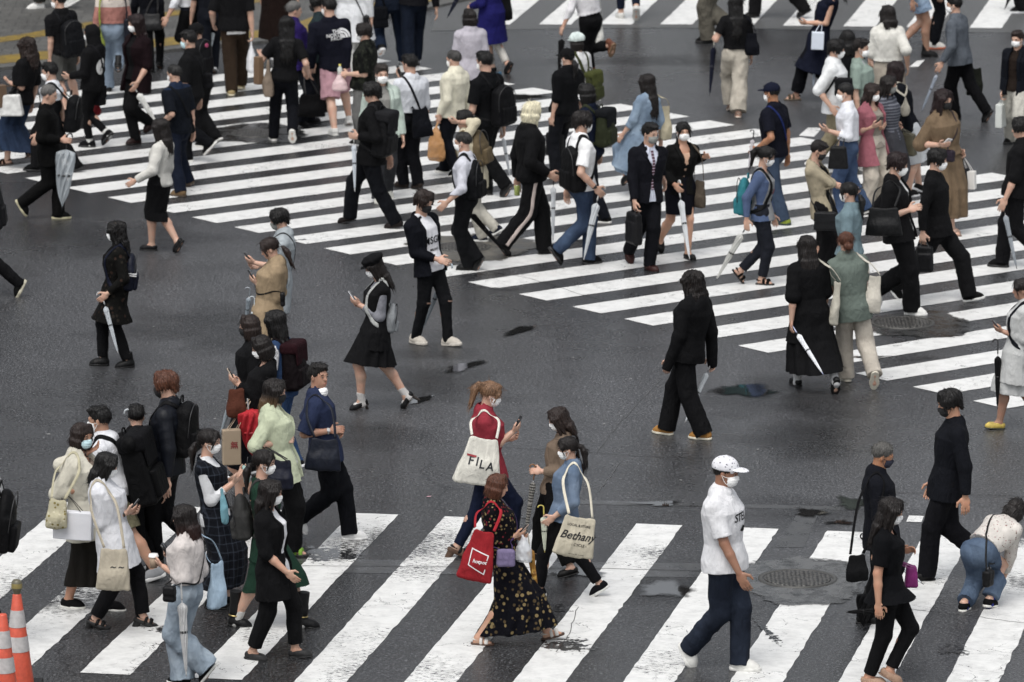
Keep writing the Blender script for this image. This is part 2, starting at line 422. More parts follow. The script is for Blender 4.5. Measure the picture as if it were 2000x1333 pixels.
def paint_mat(key, wear):
    m = NT(key); o = m.obj(); ac, ar, ah = asphalt_nodes(m, 1.0, o)
    wob = m.n('VectorMath', operation='ADD', i_0=o, i_1=m.n('VectorMath', operation='SCALE', i_0=m.n('TexNoise', i_Vector=o, i_Scale=3.0, i_Detail=6.0).outputs['Color'], i_3=.8))
    cr = m.n('TexVoronoi', i_Vector=wob, i_Scale=1.7, feature='DISTANCE_TO_EDGE')
    crm = m.ramp(m.n('TexNoise', i_Vector=o, i_Scale=.9, i_Detail=2.0).outputs[0], [(.46, (0, 0, 0)), (.58, (1, 1, 1))])
    crw = m.math('MULTIPLY', m.n('TexNoise', i_Vector=o, i_Scale=14.0, i_Detail=3.0).outputs[0], .03)
    crack = m.math('MULTIPLY', m.math('LESS_THAN', cr.outputs['Distance'], m.math('SUBTRACT', crw, .0105)), crm)
    sc = m.n('TexNoise', i_Vector=m.obj((9, 30, 1)), i_Scale=1.6, i_Detail=6.0, i_Roughness=.75)     # scuffs drawn along the traffic
    area = m.n('TexNoise', i_Vector=o, i_Scale=.55, i_Detail=2.0)
    thr = m.ramp(area.outputs[0], [(.35, (.8,) * 3), (.7, (.8 - wear,) * 3)])
    chip = m.math('GREATER_THAN', sc, thr)
    big = m.math('GREATER_THAN', m.n('TexNoise', i_Vector=o, i_Scale=4.5, i_Detail=8.0, i_Roughness=.78), .735 - wear * .22)
    worn = m.math('MAXIMUM', m.math('MAXIMUM', crack, chip), big)
    dirt = m.n('TexNoise', i_Vector=o, i_Scale=6.0, i_Detail=6.0, i_Roughness=.7)
    grime = m.n('TexNoise', i_Vector=m.obj((3, 14, 1)), i_Scale=4.0, i_Detail=4.0)
    pc = m.mix(1.0, m.ramp(dirt.outputs[0], [(.25, (.5, .5, .485)), (.55, (.70, .70, .68)), (.8, (.77, .77, .755))]), m.ramp(grime.outputs[0], [(.3, (.9,) * 3), (.6, (1.0,) * 3)]), 'MULTIPLY')
    m.set(Base_Color=m.mix(worn, pc, ac), Roughness=m.mix(worn, (.42, .42, .42), ar), Normal=m.n('Bump', i_Height=m.math('ADD', m.math('MULTIPLY', worn, -.6), m.math('MULTIPLY', dirt, .4)), i_Strength=.4, i_Distance=.01))
    return m.m
def flat_mesh(name, polys, z, m, parent=None):
    V = []; F = {}
    for p in polys:
        b = len(V); V += [(x, y, z) for x, y in p]; F.setdefault(len(p), []).append(list(range(b, b + len(p))))
    me = to_mesh(name, np.array(V), [np.array(v) for v in F.values()], smooth=False)
    # face up
    import bmesh
    bm = bmesh.new(); bm.from_mesh(me)
    for f in bm.faces:
        if f.normal.z < 0: f.normal_flip()
    bm.to_mesh(me); bm.free(); return link(name, me, [m], parent)
def jag(p, q, amp, step=.11):
    L = math.hypot(q[0] - p[0], q[1] - p[1]); n = max(int(L / step), 1); nx, ny = -(q[1] - p[1]) / L, (q[0] - p[0]) / L; out = []
    for i in range(n):
        t = i / n; a = RNG.gauss(0, amp) if i else 0; out.append((p[0] + (q[0] - p[0]) * t + nx * a, p[1] + (q[1] - p[1]) * t + ny * a))
    return out
def jagpoly(c, amps): return sum((jag(c[i], c[(i + 1) % len(c)], amps[i]) for i in range(len(c))), [])

road = flat_mesh('road', [[(-260, -60), (260, -60), (260, 620), (-260, 620)]], 0.0, asphalt()); tag(road, 'wet dark asphalt road of the crossing', kind='structure')
PA = paint_mat('road paint', .25); PB = paint_mat('road paint worn', .33)
# diagonal crosswalk
dA = R(36.873); dd_ = (math.cos(dA), math.sin(dA)); nd_ = (-math.sin(dA), math.cos(dA))
OFF = {0: 63.21, 1: 62.35, 2: 61.5, 3: 60.67, 4: 59.77, 5: 58.94, 6: 58.08, 7: 57.19, 8: 56.3, 9: 55.4, 10: 54.47, 11: 53.59, 12: 52.66, 13: 51.71, 14: 50.78, 15: 49.85, 16: 48.97, 17: 48.07, 18: 47.18, 19: 46.3, 20: 45.4, 21: 44.5}
for i in range(-1, -9, -1): OFF[i] = OFF[i + 1] + .862
def hit(o, m_, c): x = (o - nd_[1] * c) / (nd_[0] + nd_[1] * m_); return (x, m_ * x + c)
polys = []
for i in sorted(OFF):
    o = OFF[i]; wd = .485
    a, b = hit(o, -1.2159, 69.4015), hit(o, -1.1531, 83.8836); c, d = hit(o - wd, -1.1531, 83.8836), hit(o - wd, -1.2159, 69.4015)
    polys.append(jagpoly([a, b, c, d], (.003, .002, .003, .002)))
tag(flat_mesh('diagonal_crosswalk_stripes', polys, .004, PA), 'white diagonal scramble crosswalk stripes painted across the crossing', kind='structure')
# near crosswalk
bA = R(78.823); db = (math.cos(bA), math.sin(bA)); nb_ = (-math.sin(bA), math.cos(bA))
def hitb(o, m_, c): x = (o - nb_[1] * c) / (nb_[0] + nb_[1] * m_); return (x, m_ * x + c)
polys = []
for hi in (15.64, 14.73, 13.82, 12.84, 11.95, 11.03, 10.12, 9.20, 8.31, 7.40, 6.50, 5.60, 4.70):
    lo = hi - (.44 if hi != 9.20 else .43)
    T_, B_ = (-.165, 58.33), (-.177, 51.911)
    polys.append(jagpoly([hitb(hi, *B_), hitb(lo, *B_), hitb(lo, *T_), hitb(hi, *T_)], (.003, .005, .003, .003)))
tag(flat_mesh('near_crosswalk_stripes', polys, .004, PB), 'white crosswalk stripes with cracked worn paint nearest the viewer', kind='structure')
# lighter asphalt and far crosswalk
l0 = [gp(842, 61), gp(1250, 55), gp(1500, 57), gp(2100, 67)]
flt = asphalt('asphalt of the side street', 1.0)
ms = NT('pale wet asphalt'); c_, r_, h_ = asphalt_nodes(ms, 1.0); c_ = ms.mix(.55, c_, (.105, .107, .105)); ms.set(Base_Color=c_, Roughness=.45, Normal=ms.n('Bump', i_Height=h_, i_Strength=.4, i_Distance=.008))
tag(flat_mesh('side_street_road', [[(p.x, p.y) for p in l0] + [(22, 120), (-.2, 120)]], .003, ms.m), 'paler smooth asphalt of the side street beyond the crossing', kind='structure')
polys = []
for px in (933.5, 1052.5, 1171, 1289.5, 1409, 1529, 1647, 1770, 1893.5, 2015, 2135):
    g = gp(px, 49 + max(px - 1300, 0) * .0115); w = .455; d_ = (.18, 1.0)
    polys.append(jagpoly([(g.x, g.y), (g.x + w, g.y - .02), (g.x + w + d_[0] * 5, g.y + 5), (g.x + d_[0] * 5, g.y + 5)], (.003, .003, .003, .003)))
tag(flat_mesh('far_crosswalk_stripes', polys, .008, PA), 'white crosswalk stripes on the far side of the crossing', kind='structure')
# old half worn dashes
PC = paint_mat('road paint almost gone', .42)
polys = [[tuple(gp(*q)[:2]) for q in pl] for pl in ([(1560, 266), (1578, 250), (1606, 251), (1590, 268)], [(1776, 132), (1790, 120), (1806, 118), (1794, 131)], [(1770, 1020), (1775, 1008), (1804, 1009), (1800, 1021)])]
tag(flat_mesh('old_road_marking', polys, .004, PC), 'scraps of half worn road marking', kind='structure')
# pavement corner with two yellow tactile strips and a dropped kerb
ks = [(-60, 140), (90, 126), (320, 100), (428, 89), (600, 76), (680, 57), (726, 38), (844, 14), (930, -6), (990, -20)]
kg = [gp(*q) for q in ks]
def pave_mat():
    m = NT('paving'); o = m.obj(); br = m.n('TexBrick', i_Vector=m.obj((1, 1, 1)), i_Scale=1.0, i_Color1=(.07, .069, .064, 1), i_Color2=(.092, .09, .083, 1), i_Mortar=(.03, .03, .028, 1)); br.inputs['Brick Width'].default_value = .3; br.inputs['Row Height'].default_value = .3; br.inputs['Mortar Size'].default_value = .008
    nz = m.n('TexNoise', i_Vector=o, i_Scale=25.0, i_Detail=5.0); big = m.n('TexNoise', i_Vector=o, i_Scale=1.2, i_Detail=3.0)
    c = m.mix(1.0, br.outputs[0], m.ramp(nz.outputs[0], [(.3, (.6,) * 3), (.7, (1.45,) * 3)]), 'MULTIPLY'); c = m.mix(1.0, c, m.ramp(big.outputs[0], [(.3, (.75,) * 3), (.7, (1.15,) * 3)]), 'MULTIPLY')
    m.set(Base_Color=c, Roughness=.5, Normal=m.n('Bump', i_Height=nz, i_Strength=.4, i_Distance=.01)); return m.m
pm = pave_mat()
edge = [(p.x, p.y) for p in kg]; PZ = .03
def sheet(name, poly, z, m, drop=None):
    V = [(x, y, z) for x, y in poly]; n = len(V); F = [list(range(n))]
    import bmesh
    bm = bmesh.new(); vs = [bm.verts.new(v) for v in V]; f = bm.faces.new(vs); 
    if f.normal.z < 0: f.normal_flip()
    if drop:
        lo = [bm.verts.new((x, y, drop)) for x, y in poly]
        for i in range(n): bm.faces.new((vs[i], vs[(i + 1) % n], lo[(i + 1) % n], lo[i]))
        bmesh.ops.recalc_face_normals(bm, faces=bm.faces[:])
    else: bmesh.ops.triangulate(bm, faces=bm.faces[:])
    me = bpy.data.meshes.new(name); bm.to_mesh(me); bm.free(); return link(name, me, [m])
tag(sheet('pavement', edge + [(8, 135), (-30, 135), (-30, 86)], PZ, pm, -.05), 'grey paved pavement corner', kind='structure')
def offset_line(pl, d):
    out = []
    for i in range(len(pl)):
        a, b = pl[max(i - 1, 0)], pl[min(i + 1, len(pl) - 1)]; L = math.hypot(b[0] - a[0], b[1] - a[1]); out.append((pl[i][0] - (b[1] - a[1]) / L * d, pl[i][1] + (b[0] - a[0]) / L * d))
    return out
mk = NT('kerb concrete'); nz = mk.n('TexNoise', i_Vector=mk.obj(), i_Scale=18.0, i_Detail=5.0); mk.set(Base_Color=mk.ramp(nz.outputs[0], [(.3, (.045, .045, .043)), (.7, (.11, .108, .1))]), Roughness=.6)
tag(sheet('kerb', offset_line(edge, -.12) + offset_line(edge, .1)[::-1], PZ + .006, mk.m, -.04), 'dropped concrete kerb along the crossing', kind='structure')
def tact_mat():
    m = NT('tactile yellow'); o = m.obj(); nz = m.n('TexNoise', i_Vector=o, i_Scale=7.0, i_Detail=5.0, i_Roughness=.7)
    v = m.n('TexVoronoi', i_Vector=o, i_Scale=17.0, feature='F1'); v.inputs['Randomness'].default_value = 0.0
    c = m.mix(m.ramp(nz.outputs[0], [(.35, (0, 0, 0)), (.72, (1, 1, 1))]), (.3, .2, .025), (.12, .09, .04))
    m.set(Base_Color=m.mix(1.0, c, m.ramp(v.outputs['Distance'], [(0, (1.15,) * 3), (.5, (.78,) * 3)]), 'MULTIPLY'), Roughness=.5, Normal=m.n('Bump', i_Height=v.outputs['Distance'], i_Strength=.5, i_Distance=.01, invert=True)); return m.m
tm = tact_mat()
lowl = offset_line(edge, .2); tag(sheet('tactile_paving', lowl + offset_line(edge, .82)[::-1], PZ + .004, tm), 'yellow tactile paving strip along the kerb', kind='structure')
upl = [tuple(gp(*q)[:2]) for q in [(-60, 96), (90, 75), (184, 56), (320, 39), (420, 24), (560, 0), (700, -25)]]
o_ = sheet('tactile_paving', upl + offset_line(upl, .36)[::-1], PZ + .004, tm); tag(o_, 'narrow yellow tactile paving strip across the pavement', kind='structure')
# manhole covers, each in a ring of smooth patching
def blob(cx, cy, rx, ry, n=48, am=.08, ph=0, rot_=0):
    out = []
    for i in range(n):
        a = 2 * math.pi * i / n; r = 1 + am * (math.sin(3 * a + ph) + .6 * math.sin(5 * a + 2 * ph) + .4 * math.sin(9 * a + ph)); x, y = rx * r * math.cos(a), ry * r * math.sin(a)
        out.append((cx + x * math.cos(rot_) - y * math.sin(rot_), cy + x * math.sin(rot_) + y * math.cos(rot_)))
    return out
def patch_mat(name, c1, c2, rough):
    m = NT(name); nz = m.n('TexNoise', i_Vector=m.obj(), i_Scale=5.0, i_Detail=8.0, i_Roughness=.65); f = m.n('TexNoise', i_Vector=m.obj(), i_Scale=70.0, i_Detail=2.0)
    c = m.mix(1.0, m.ramp(nz.outputs[0], [(.35, c1), (.65, c2)]), m.ramp(f.outputs[0], [(.3, (.8,) * 3), (.7, (1.2,) * 3)]), 'MULTIPLY')
    m.set(Base_Color=c, Roughness=m.ramp(nz.outputs[0], [(.4, (rough,) * 3), (.6, (rough + .25,) * 3)]), Normal=m.n('Bump', i_Height=f, i_Strength=.2, i_Distance=.006)); return m.m
mp1 = patch_mat('patch grey', (.045, .046, .048), (.1, .101, .1), .14); mp2 = patch_mat('patch dark', (.016, .0165, .017), (.042, .042, .041), .14); mp3 = patch_mat('patch tan', (.03, .03, .028), (.13, .12, .1), .35)
mi_ = NT('cast iron'); vv = mi_.n('TexVoronoi', i_Vector=mi_.obj(), i_Scale=26.0); vv.inputs['Randomness'].default_value = .35; nn_ = mi_.n('TexNoise', i_Vector=mi_.obj(), i_Scale=12.0, i_Detail=4.0)
mi_.set(Base_Color=mi_.mix(1.0, mi_.ramp(vv.outputs['Distance'], [(.3, (.13, .125, .115)), (.5, (.03, .029, .028))]), mi_.ramp(nn_.outputs[0], [(.3, (.7,) * 3), (.7, (1.2,) * 3)]), 'MULTIPLY'), Roughness=.4, Normal=mi_.n('Bump', i_Height=vv.outputs['Distance'], i_Strength=1.0, i_Distance=.02, invert=True)); mi_.b.inputs['Metallic'].default_value = .5
mrim = mat('plain', '#4a4945', rough=.45)
MANHOLES = []
for px, py, rr, prx, pry, mm, lab, off in ((1558, 1132, .34, .62, .95, mp1, 'round cast iron manhole cover with a studded lid beside the striding polka dot cap', (0.03, -.05)), (1763, 632, .33, .62, .75, mp2, 'dark round manhole cover set in wet patching below the white sneakers', (.18, -.1)),
                               (500, 262, .3, .72, .75, mp2, 'dark manhole cover in the stripes under the couple holding hands', (-.05, 0)), (905, 484, .3, .75, .85, mp3, 'manhole cover in a worn tan patch behind the red and white stripes gap', (.12, 0))):
    g = gp(px, py); lab = lab.replace('behind the red and white stripes gap', 'behind the person with ripped jeans')
    MANHOLES.append((g, off, prx, pry, mm, px))
    root = bpy.data.objects.new('manhole_cover', None); COL.objects.link(root); root.location = (g.x, g.y, .007); tag(root, lab, 'manhole cover', 'manhole covers in the road')
    link('lid', to_mesh('lid', *(lambda r: (r[0], [r[1], r[2]]))(lathe([(rr * .9, -.005), (rr * .9, .006), (rr * .86, .009), (rr * .3, .009), (rr * .28, .006), (rr * .25, .006), (rr * .23, .009), (.002, .009)], 56))), [mi_.m], root)
    link('rim', to_mesh('rim', *(lambda r: (r[0], [r[1], r[2]]))(lathe([(rr * 1.06, -.005), (rr * 1.06, .007), (rr * .97, .009), (rr * .93, .005), (rr * .93, -.005)], 56))), [mrim], root)
# water lying in the hollows: thin sheets that fade out at a ragged shore
def faded_sheet(name, outline, cx, cy, z, m, kind='structure', label=None, rings=(1.0, .82, .6, .3)):
    n = len(outline); V = []; at = []
    for k, r in enumerate(rings):
        for x, y in outline: V.append((cx + (x - cx) * r, cy + (y - cy) * r, z)); at.append((1 - r) / (1 - rings[-1]))
    V.append((cx, cy, z)); at.append(1.0); c = len(V) - 1
    Q = [(k * n + i, k * n + (i + 1) % n, (k + 1) * n + (i + 1) % n, (k + 1) * n + i) for k in range(len(rings) - 1) for i in range(n)]
    b = (len(rings) - 1) * n; T_ = [(b + i, b + (i + 1) % n, c) for i in range(n)]
    me = to_mesh(name, np.array(V), [np.array(T_), np.array(Q)], smooth=False)
    a = me.attributes.new('shore', 'FLOAT', 'POINT'); a.data.foreach_set('value', np.array(at, np.float32))
    return tag(link(name, me, [m]), label, kind=kind)
def shore(m, amt=.9, sc=5.0, lo=.25, hi=.6):
    a = m.n('Attribute', attribute_name='shore'); nz = m.n('TexNoise', i_Vector=m.obj(), i_Scale=sc, i_Detail=6.0, i_Roughness=.65)
    v = m.math('ADD', m.math('MULTIPLY', a.outputs['Fac'], .8), m.math('MULTIPLY', m.math('SUBTRACT', nz.outputs[0], .5), amt))
    return m.ramp(v.outputs[0], [(lo, (0, 0, 0)), (hi, (1, 1, 1))])
def puddle_mat():
    m = NT('puddle water'); nz = m.n('TexNoise', i_Vector=m.obj(), i_Scale=9.0, i_Detail=3.0)
    m.set(Base_Color=(.012, .012, .012), Roughness=.03, Alpha=shore(m), Normal=m.n('Bump', i_Height=nz, i_Strength=.02, i_Distance=.01)); m.b.inputs['IOR'].default_value = 1.33; return m.m
pw = puddle_mat()
mdamp = NT('damp asphalt'); c_, r_, h_ = asphalt_nodes(mdamp, .62); mdamp.set(Base_Color=c_, Roughness=.3, Alpha=mdamp.math('MULTIPLY', shore(mdamp, 1.1, 1.6, .1, .9), .5), Normal=mdamp.n('Bump', i_Height=h_, i_Strength=.4, i_Distance=.01))
def pud(px, py, w, h, rot_=0, am=.16, n=40):
    g = gp(px, py); s = g.y / FPX; return blob(g.x, g.y, w / 2 * s, h / 2 * s / .24, n, am, px * .37, rot_), g
for i, a in enumerate([(1455, 764, 175, 42), (1014, 647, 175, 12, 1.05), (908, 717, 190, 14, 1.02), (818, 783, 140, 11, 1.0), (1300, 1152, 150, 44), (1583, 1003, 90, 24, 0, .25), (1668, 984, 100, 34, 0, .2), (1640, 1022, 80, 10, 0, .3), (1022, 190, 120, 20), (1288, 985, 110, 14, 0, .3), (1700, 700, 90, 14, .3, .3), (1130, 1120, 150, 26, 0, .3)]):
    o_, g = pud(*a); faded_sheet('puddle', o_, g.x, g.y, .0095, pw, label='shallow rain puddle on the asphalt')
for i, a in enumerate([(850, 750, 330, 120, .6), (720, 850, 300, 110, .4), (1520, 780, 420, 120), (1600, 1000, 420, 90), (1290, 1150, 330, 80), (840, 690, 240, 50), (1560, 860, 300, 120), (500, 1190, 260, 60), (420, 640, 500, 160), (1660, 640, 200, 50), (240, 470, 420, 120), (1250, 120, 500, 40)]):
    o_, g = pud(*a); faded_sheet('damp_patch', o_, g.x, g.y, .0015, mdamp.m, label='darker damp area of the road')
mworn = NT('flaked asphalt'); c_, r_, h_ = asphalt_nodes(mworn, 1.0); mworn.set(Base_Color=c_, Roughness=r_, Alpha=shore(mworn, 2.2, 13.0, .56, .64))
for a in [(640, 1085, 190, 60, .9), (1105, 1262, 190, 46, .9), (1085, 1190, 110, 26, .5), (1790, 700, 130, 18, .4), (985, 565, 120, 12), (330, 1230, 120, 24), (1860, 1270, 110, 30), (1010, 1010, 120, 16), (560, 470, 120, 10), (1500, 1236, 30, 90, .2)]:
    o_, g = pud(*a); faded_sheet('worn_paint', o_, g.x, g.y, .0055, mworn.m, label='flaked and worn away road paint')
# buildings across the street: out of frame, but they stand in every reflection on the wet road
def building(label, x0, x1, y0, dep, hgt, wall, glass, nx, nz_, sign=None):
    root = bpy.data.objects.new('office_building', None); COL.objects.link(root); root.location = ((x0 + x1) / 2, y0, 0); tag(root, label, 'building', 'buildings across the street')
    w = (x1 - x0) / 2
    def bx(name, a, b, m, par):
        V = np.array([(x, y, z) for x in (a[0], b[0]) for y in (a[1], b[1]) for z in (a[2], b[2])]); Q = np.array([(0, 1, 3, 2), (4, 6, 7, 5), (0, 4, 5, 1), (2, 3, 7, 6), (0, 2, 6, 4), (1, 5, 7, 3)])
        return link(name, to_mesh(name, V, [Q], smooth=False), [m], par)
    bx('facade', (-w, 0, 0), (w, dep, hgt), mat('plain', wall, rough=.8), root); bx('parapet', (-w - .1, -.1, hgt), (w + .1, dep, hgt + .8), mat('plain', wall, rough=.7), root)
    for i in range(nx):
        for k in range(nz_):
            cx = -w + (i + .5) * 2 * w / nx; cz = 3.6 + k * (hgt - 4.2) / nz_
            f = bx('window', (cx - w / nx * .8, -.08, cz), (cx + w / nx * .8, .02, cz + (hgt - 4.2) / nz_ * .68), mat('plain', '#2e3033', rough=.5), root); bx('pane', (cx - w / nx * .72, -.09, cz + .1), (cx + w / nx * .72, -.081, cz + (hgt - 4.2) / nz_ * .68 - .1), mat('plain', glass, rough=.06), f)
    if sign: bx('sign_board', (-w, -.6, hgt * .3), (-w + sign[1], -.12, hgt * .92), mat('plain', sign[0], rough=.5), root)
building('grey office block at the left of the street opposite', -60, -5.2, 128, 14, 26, '#4b4a48', '#14181c', 12, 5)
building('narrow dark building opposite with a plain front', -1.4, .9, 126, 12, 24, '#2a2b2d', '#101316', 3, 6)
building('dark building opposite with a teal sign board', 4.3, 9.5, 126, 12, 22, '#26282b', '#101418', 4, 5, ('#0f4a4a', 1.1))
building('brown building at the right of the street opposite', 22, 60, 130, 14, 24, '#55504a', '#15191d', 9, 5)
for g, off, prx, pry, mm, px in MANHOLES: faded_sheet('manhole_patch', blob(g.x + off[0], g.y + off[1], prx * 1.12, pry * 1.12, ph=px), g.x + off[0], g.y + off[1], .0065, mm, label='smooth repair patch round a manhole cover')
for m_ in (mp1, mp2, mp3):
    q_ = NT.__new__(NT); q_.m = m_; q_.t = m_.node_tree; q_.b = q_.t.nodes['Principled BSDF']; q_.set(Alpha=shore(q_, .5, 6.0, .12, .2))
# trench patch and seams
mt = patch_mat('trench', (.03, .0305, .032), (.06, .061, .061), .22)
def quad_px(q): return [tuple(gp(*p)[:2]) for p in q]
tag(flat_mesh('trench_patch', [quad_px([(560, 1092), (1480, 1102), (1480, 1130), (560, 1118)]), quad_px([(1080, 976), (1640, 990), (1640, 997), (1080, 984)]), quad_px([(1560, 1000), (1600, 1000), (1570, 1070), (1515, 1070)])], .002, mt), 'strips of smoother repaired asphalt', kind='structure')
md = mat('plain', '#141414', rough=.6)
def seam(pts, w): return [x for x in [(p.x, p.y) for p in [gp(*q) for q in pts]]], w
def strip(pts, w):
    pl = [(gp(*q).x, gp(*q).y) for q in pts]; fine = []
    for i in range(len(pl) - 1):
        for k in range(8): t = k / 8; fine.append((pl[i][0] * (1 - t) + pl[i + 1][0] * t + RNG.gauss(0, .006), pl[i][1] * (1 - t) + pl[i + 1][1] * t + RNG.gauss(0, .012)))
    fine.append(pl[-1]); o2 = offset_line(fine, w)
    return [[fine[i], fine[i + 1], o2[i + 1], o2[i]] for i in range(len(fine) - 1)]
qs = []
for pts, w in (([(560, 1107), (900, 1109), (1240, 1113), (1500, 1120)], .011), ([(985, 876), (1100, 882), (1250, 893), (1420, 897)], .009), ([(1680, 962), (1850, 966), (2010, 972)], .009), ([(850, 510), (1035, 545), (1180, 590)], .008), ([(1128, 1188), (1112, 1240), (1085, 1275)], .006), ([(1760, 1190), (1900, 1205), (2010, 1220)], .008)):
    qs += strip(pts, w)
tag(flat_mesh('road_seam', qs, .0062, md), 'thin dark cracks and paving seams', kind='structure')
ml = mat('plain', '#5a5b5b', rough=.6)
qs = []
for pts, w in (([(1290, 742), (1210, 826), (1165, 885)], .008), ([(1210, 905), (1170, 960)], .008), ([(600, 1000), (585, 1010)], .02)): qs += strip(pts, w)
tag(flat_mesh('road_scratch', qs, .0045, ml), 'pale scraped lines on the asphalt', kind='structure')
# ------------------------------------------------------------------ shared templates (head frame: x forward, y left, z up)
TPL = {}
def tpl(key, fn):
    if key not in TPL: TPL[key] = fn()
    me = TPL[key]
    if me.users and len(me.materials) == 0: pass
    return me
def inst(name, me, m, parent, M, label=None):
    """an object that shares template mesh ME with a material of its own"""
    if len(me.materials) == 0: me.materials.append(mat('plain', '#808080'))
    o = bpy.data.objects.new(name, me); COL.objects.link(o)
    o.material_slots[0].link = 'OBJECT'; o.material_slots[0].material = m
    o.parent = parent; o.matrix_local = M
    if label: o['label'] = label
    return o
def strands(amp, f=26, seed=0):
    def w(V, N):
        a = np.arctan2(V[:, 1], V[:, 0] + .01)
        g = np.sin(a * f + 3 * np.sin(V[:, 2] * 18 + seed)) + .6 * np.sin(a * f * 2.3 + V[:, 2] * 25 + seed)
        big = wave_noise(V, seed + 5, 18.0)
        return V + N * (g * amp * .5 + big * amp)[:, None]
    return w
def hair_mesh(style, seed=0):
    """hair as a thick shell over the skull with locks; head frame"""
    cr = ell((-.016, 0, .034), (.104, .086, .091), k=.025)
    face = [ell((.112, 0, -.045), (.066, .075, .1))]
    P = [cr]; S = list(face); clip = None; amp = .006; f = 22; drop = None
    lock = lambda a, b, r0, r1: seg(a, b, r0, r1, k=.018)
    rg = random.Random(seed + len(style))
    def fringe(n=7, z=.02, top=.09, r=.017, side=.06):
        for i in range(n):
            y = (i / (n - 1) * 2 - 1) * side; P.append(lock((.045, y * .75, top), (.086 - abs(y) * .28, y + rg.uniform(-.01, .01), z + rg.uniform(-.008, .012) - abs(y) * .2), r * 1.2, r * .55))
    if style in ('short', 'grey', 'thin'):
        P[0] = ell((-.018, 0, .05), (.101, .084, .084), k=.03); P.append(ell((-.013, 0, .03), (.0965, .0785, .09), k=.02)); P.append(ell((-.045, 0, .03), (.074, .076, .07), k=.03))
        if style == 'short':
            for i in range(9):
                a = i * 2.4; P.append(lock((-.02 + .05 * math.cos(a), .045 * math.sin(a), .11), (.0 + .075 * math.cos(a) + .02, .07 * math.sin(a), .098), .02, .012))
            fringe(5, .068, .11, .016, .045)
        clip = lambda X, Y, Z: np.maximum(-.066 - Z, (-.028 - Z) + np.where(X > .0, X * 1.1, 0) + np.where(X < -.045, (X + .045) * 1.3, 0)) + 0 * Y + .006 * np.sin(X * 160 + Y * 120)
        amp = .006 if style != 'thin' else .003
        if style == 'grey': S.append(ell((.105, 0, .06), (.04, .06, .05)))
    elif style == 'thick':
        P += [ell((-.018, 0, .052), (.112, .098, .088), k=.03)]
        fringe(8, .022, .1, .022, .066)
        for s in (1, -1):
            for x in (.045, .01, -.03): P.append(lock((x, s * .08, .04), (x + .008, s * .086, -.03 + rg.uniform(-.012, .012)), .024, .011))
        for y in (-.05, 0, .05): P.append(lock((-.09, y, .02), (-.098, y * .9, -.06), .03, .014))
        clip = lambda X, Y, Z: (-.085 - Z) + 0 * X + 0 * Y; amp = .009
    elif style == 'bob':
        P += [loft([(-.004, 0, -.125), (-.01, 0, -.05), (-.015, 0, .04)], (0, 1, 0), [.084, .1, .09], [.08, .1, .1], k=.03)]
        fringe(8, .024, .1, .018, .064)
        for i in range(16):
            a = R(60 + i * 16); P.append(lock((-.01 + .095 * math.cos(a), .09 * math.sin(a), -.04), (-.006 + .088 * math.cos(a), .082 * math.sin(a), -.13 + rg.uniform(-.018, .012)), .022, .009))
        amp = .005; f = 30
    elif style in ('mid', 'long', 'xlong', 'wavy'):
        z = {'mid': -.23, 'long': -.36, 'xlong': -.5, 'wavy': -.3}[style]; w = 1.18 if style == 'wavy' else 1.0
        P += [ell((-.02, 0, .045), (.108, .092, .086), k=.03), loft([(-.105, 0, z * .92), (-.09, 0, z * .6), (-.05, 0, -.07), (-.018, 0, .05)], (0, 1, 0), [.074 * w, .098 * w, .1 * w, .088], [.03, .05, .085, .1], k=.03)]
        for i in range(13):   # separate ends
            y = (i / 12 * 2 - 1); e = z * rg.uniform(.9, 1.08) + abs(y) * .03; P.append(lock((-.085 - .03 * (1 - y * y), y * .085 * w, z * .45), (-.1 - .02 * (1 - y * y) + rg.uniform(-.012, .012), y * .088 * w + rg.uniform(-.012, .012), e), .026, .007))
        for s in (1, -1):
            P.append(lock((.06, s * .03, .1), (.075, s * .068, .02), .02, .018)); P.append(lock((.05, s * .078, .03), (.03, s * .088 * w, max(z, -.3) * .8), .026, .012)); P.append(lock((.01, s * .085, .02), (-.02, s * .098 * w, max(z, -.32) * .92), .028, .01))
        if style in ('mid', 'long'): fringe(6, .03, .1, .016, .05)
        amp = .016 if style == 'wavy' else .006; f = 30
    elif style in ('pony', 'tied', 'highpony'):
        hz = .065 if style == 'highpony' else (-.005 if style == 'pony' else -.05)
        P += [ell((-.02, 0, .04), (.106, .089, .09), k=.02), seg((-.1, 0, hz), (-.145, 0, hz - .015), .026, .024), seg((-.145, 0, hz - .015), (-.172, 0, hz - .09), .034, .04, k=.03)]
        for i in range(5): y = (i - 2) * .014; P.append(lock((-.168, y, hz - .06), (-.15 + rg.uniform(-.02, .02), y * 1.8, hz - .25 + rg.uniform(-.03, .03)), .03, .006))
        for s in (1, -1): P.append(lock((.06, s * .01, .098), (.07, s * .066, .03), .018, .013)); P.append(lock((.068, s * .066, .03), (.05, s * .08, -.06), .012, .006))
        if style != 'tied': fringe(6, .035, .1, .014, .05)
        clip = lambda X, Y, Z: np.where((X > -.13) & (X < .03), np.maximum(-.075 - Z, (-.03 - Z) + np.where(X > -.05, (X + .05) * .5, 0)), -1.0) + 0 * Y; amp = .004; f = 30
    elif style in ('bun', 'lowbun'):
        P += [ell((-.128, 0, .03 if style == 'bun' else -.04), (.042, .055, .047), k=.012)]
        for s in (1, -1): P.append(lock((.06, s * .01, .098), (.07, s * .066, .03), .018, .013)); P.append(lock((.068, s * .066, .03), (.05, s * .08, -.05), .012, .006))
        clip = lambda X, Y, Z: np.where((X > -.12) & (X < .03), np.maximum(-.075 - Z, (-.03 - Z) + np.where(X > -.05, (X + .05) * .5, 0)), -1.0) + 0 * Y; amp = .004; f = 28
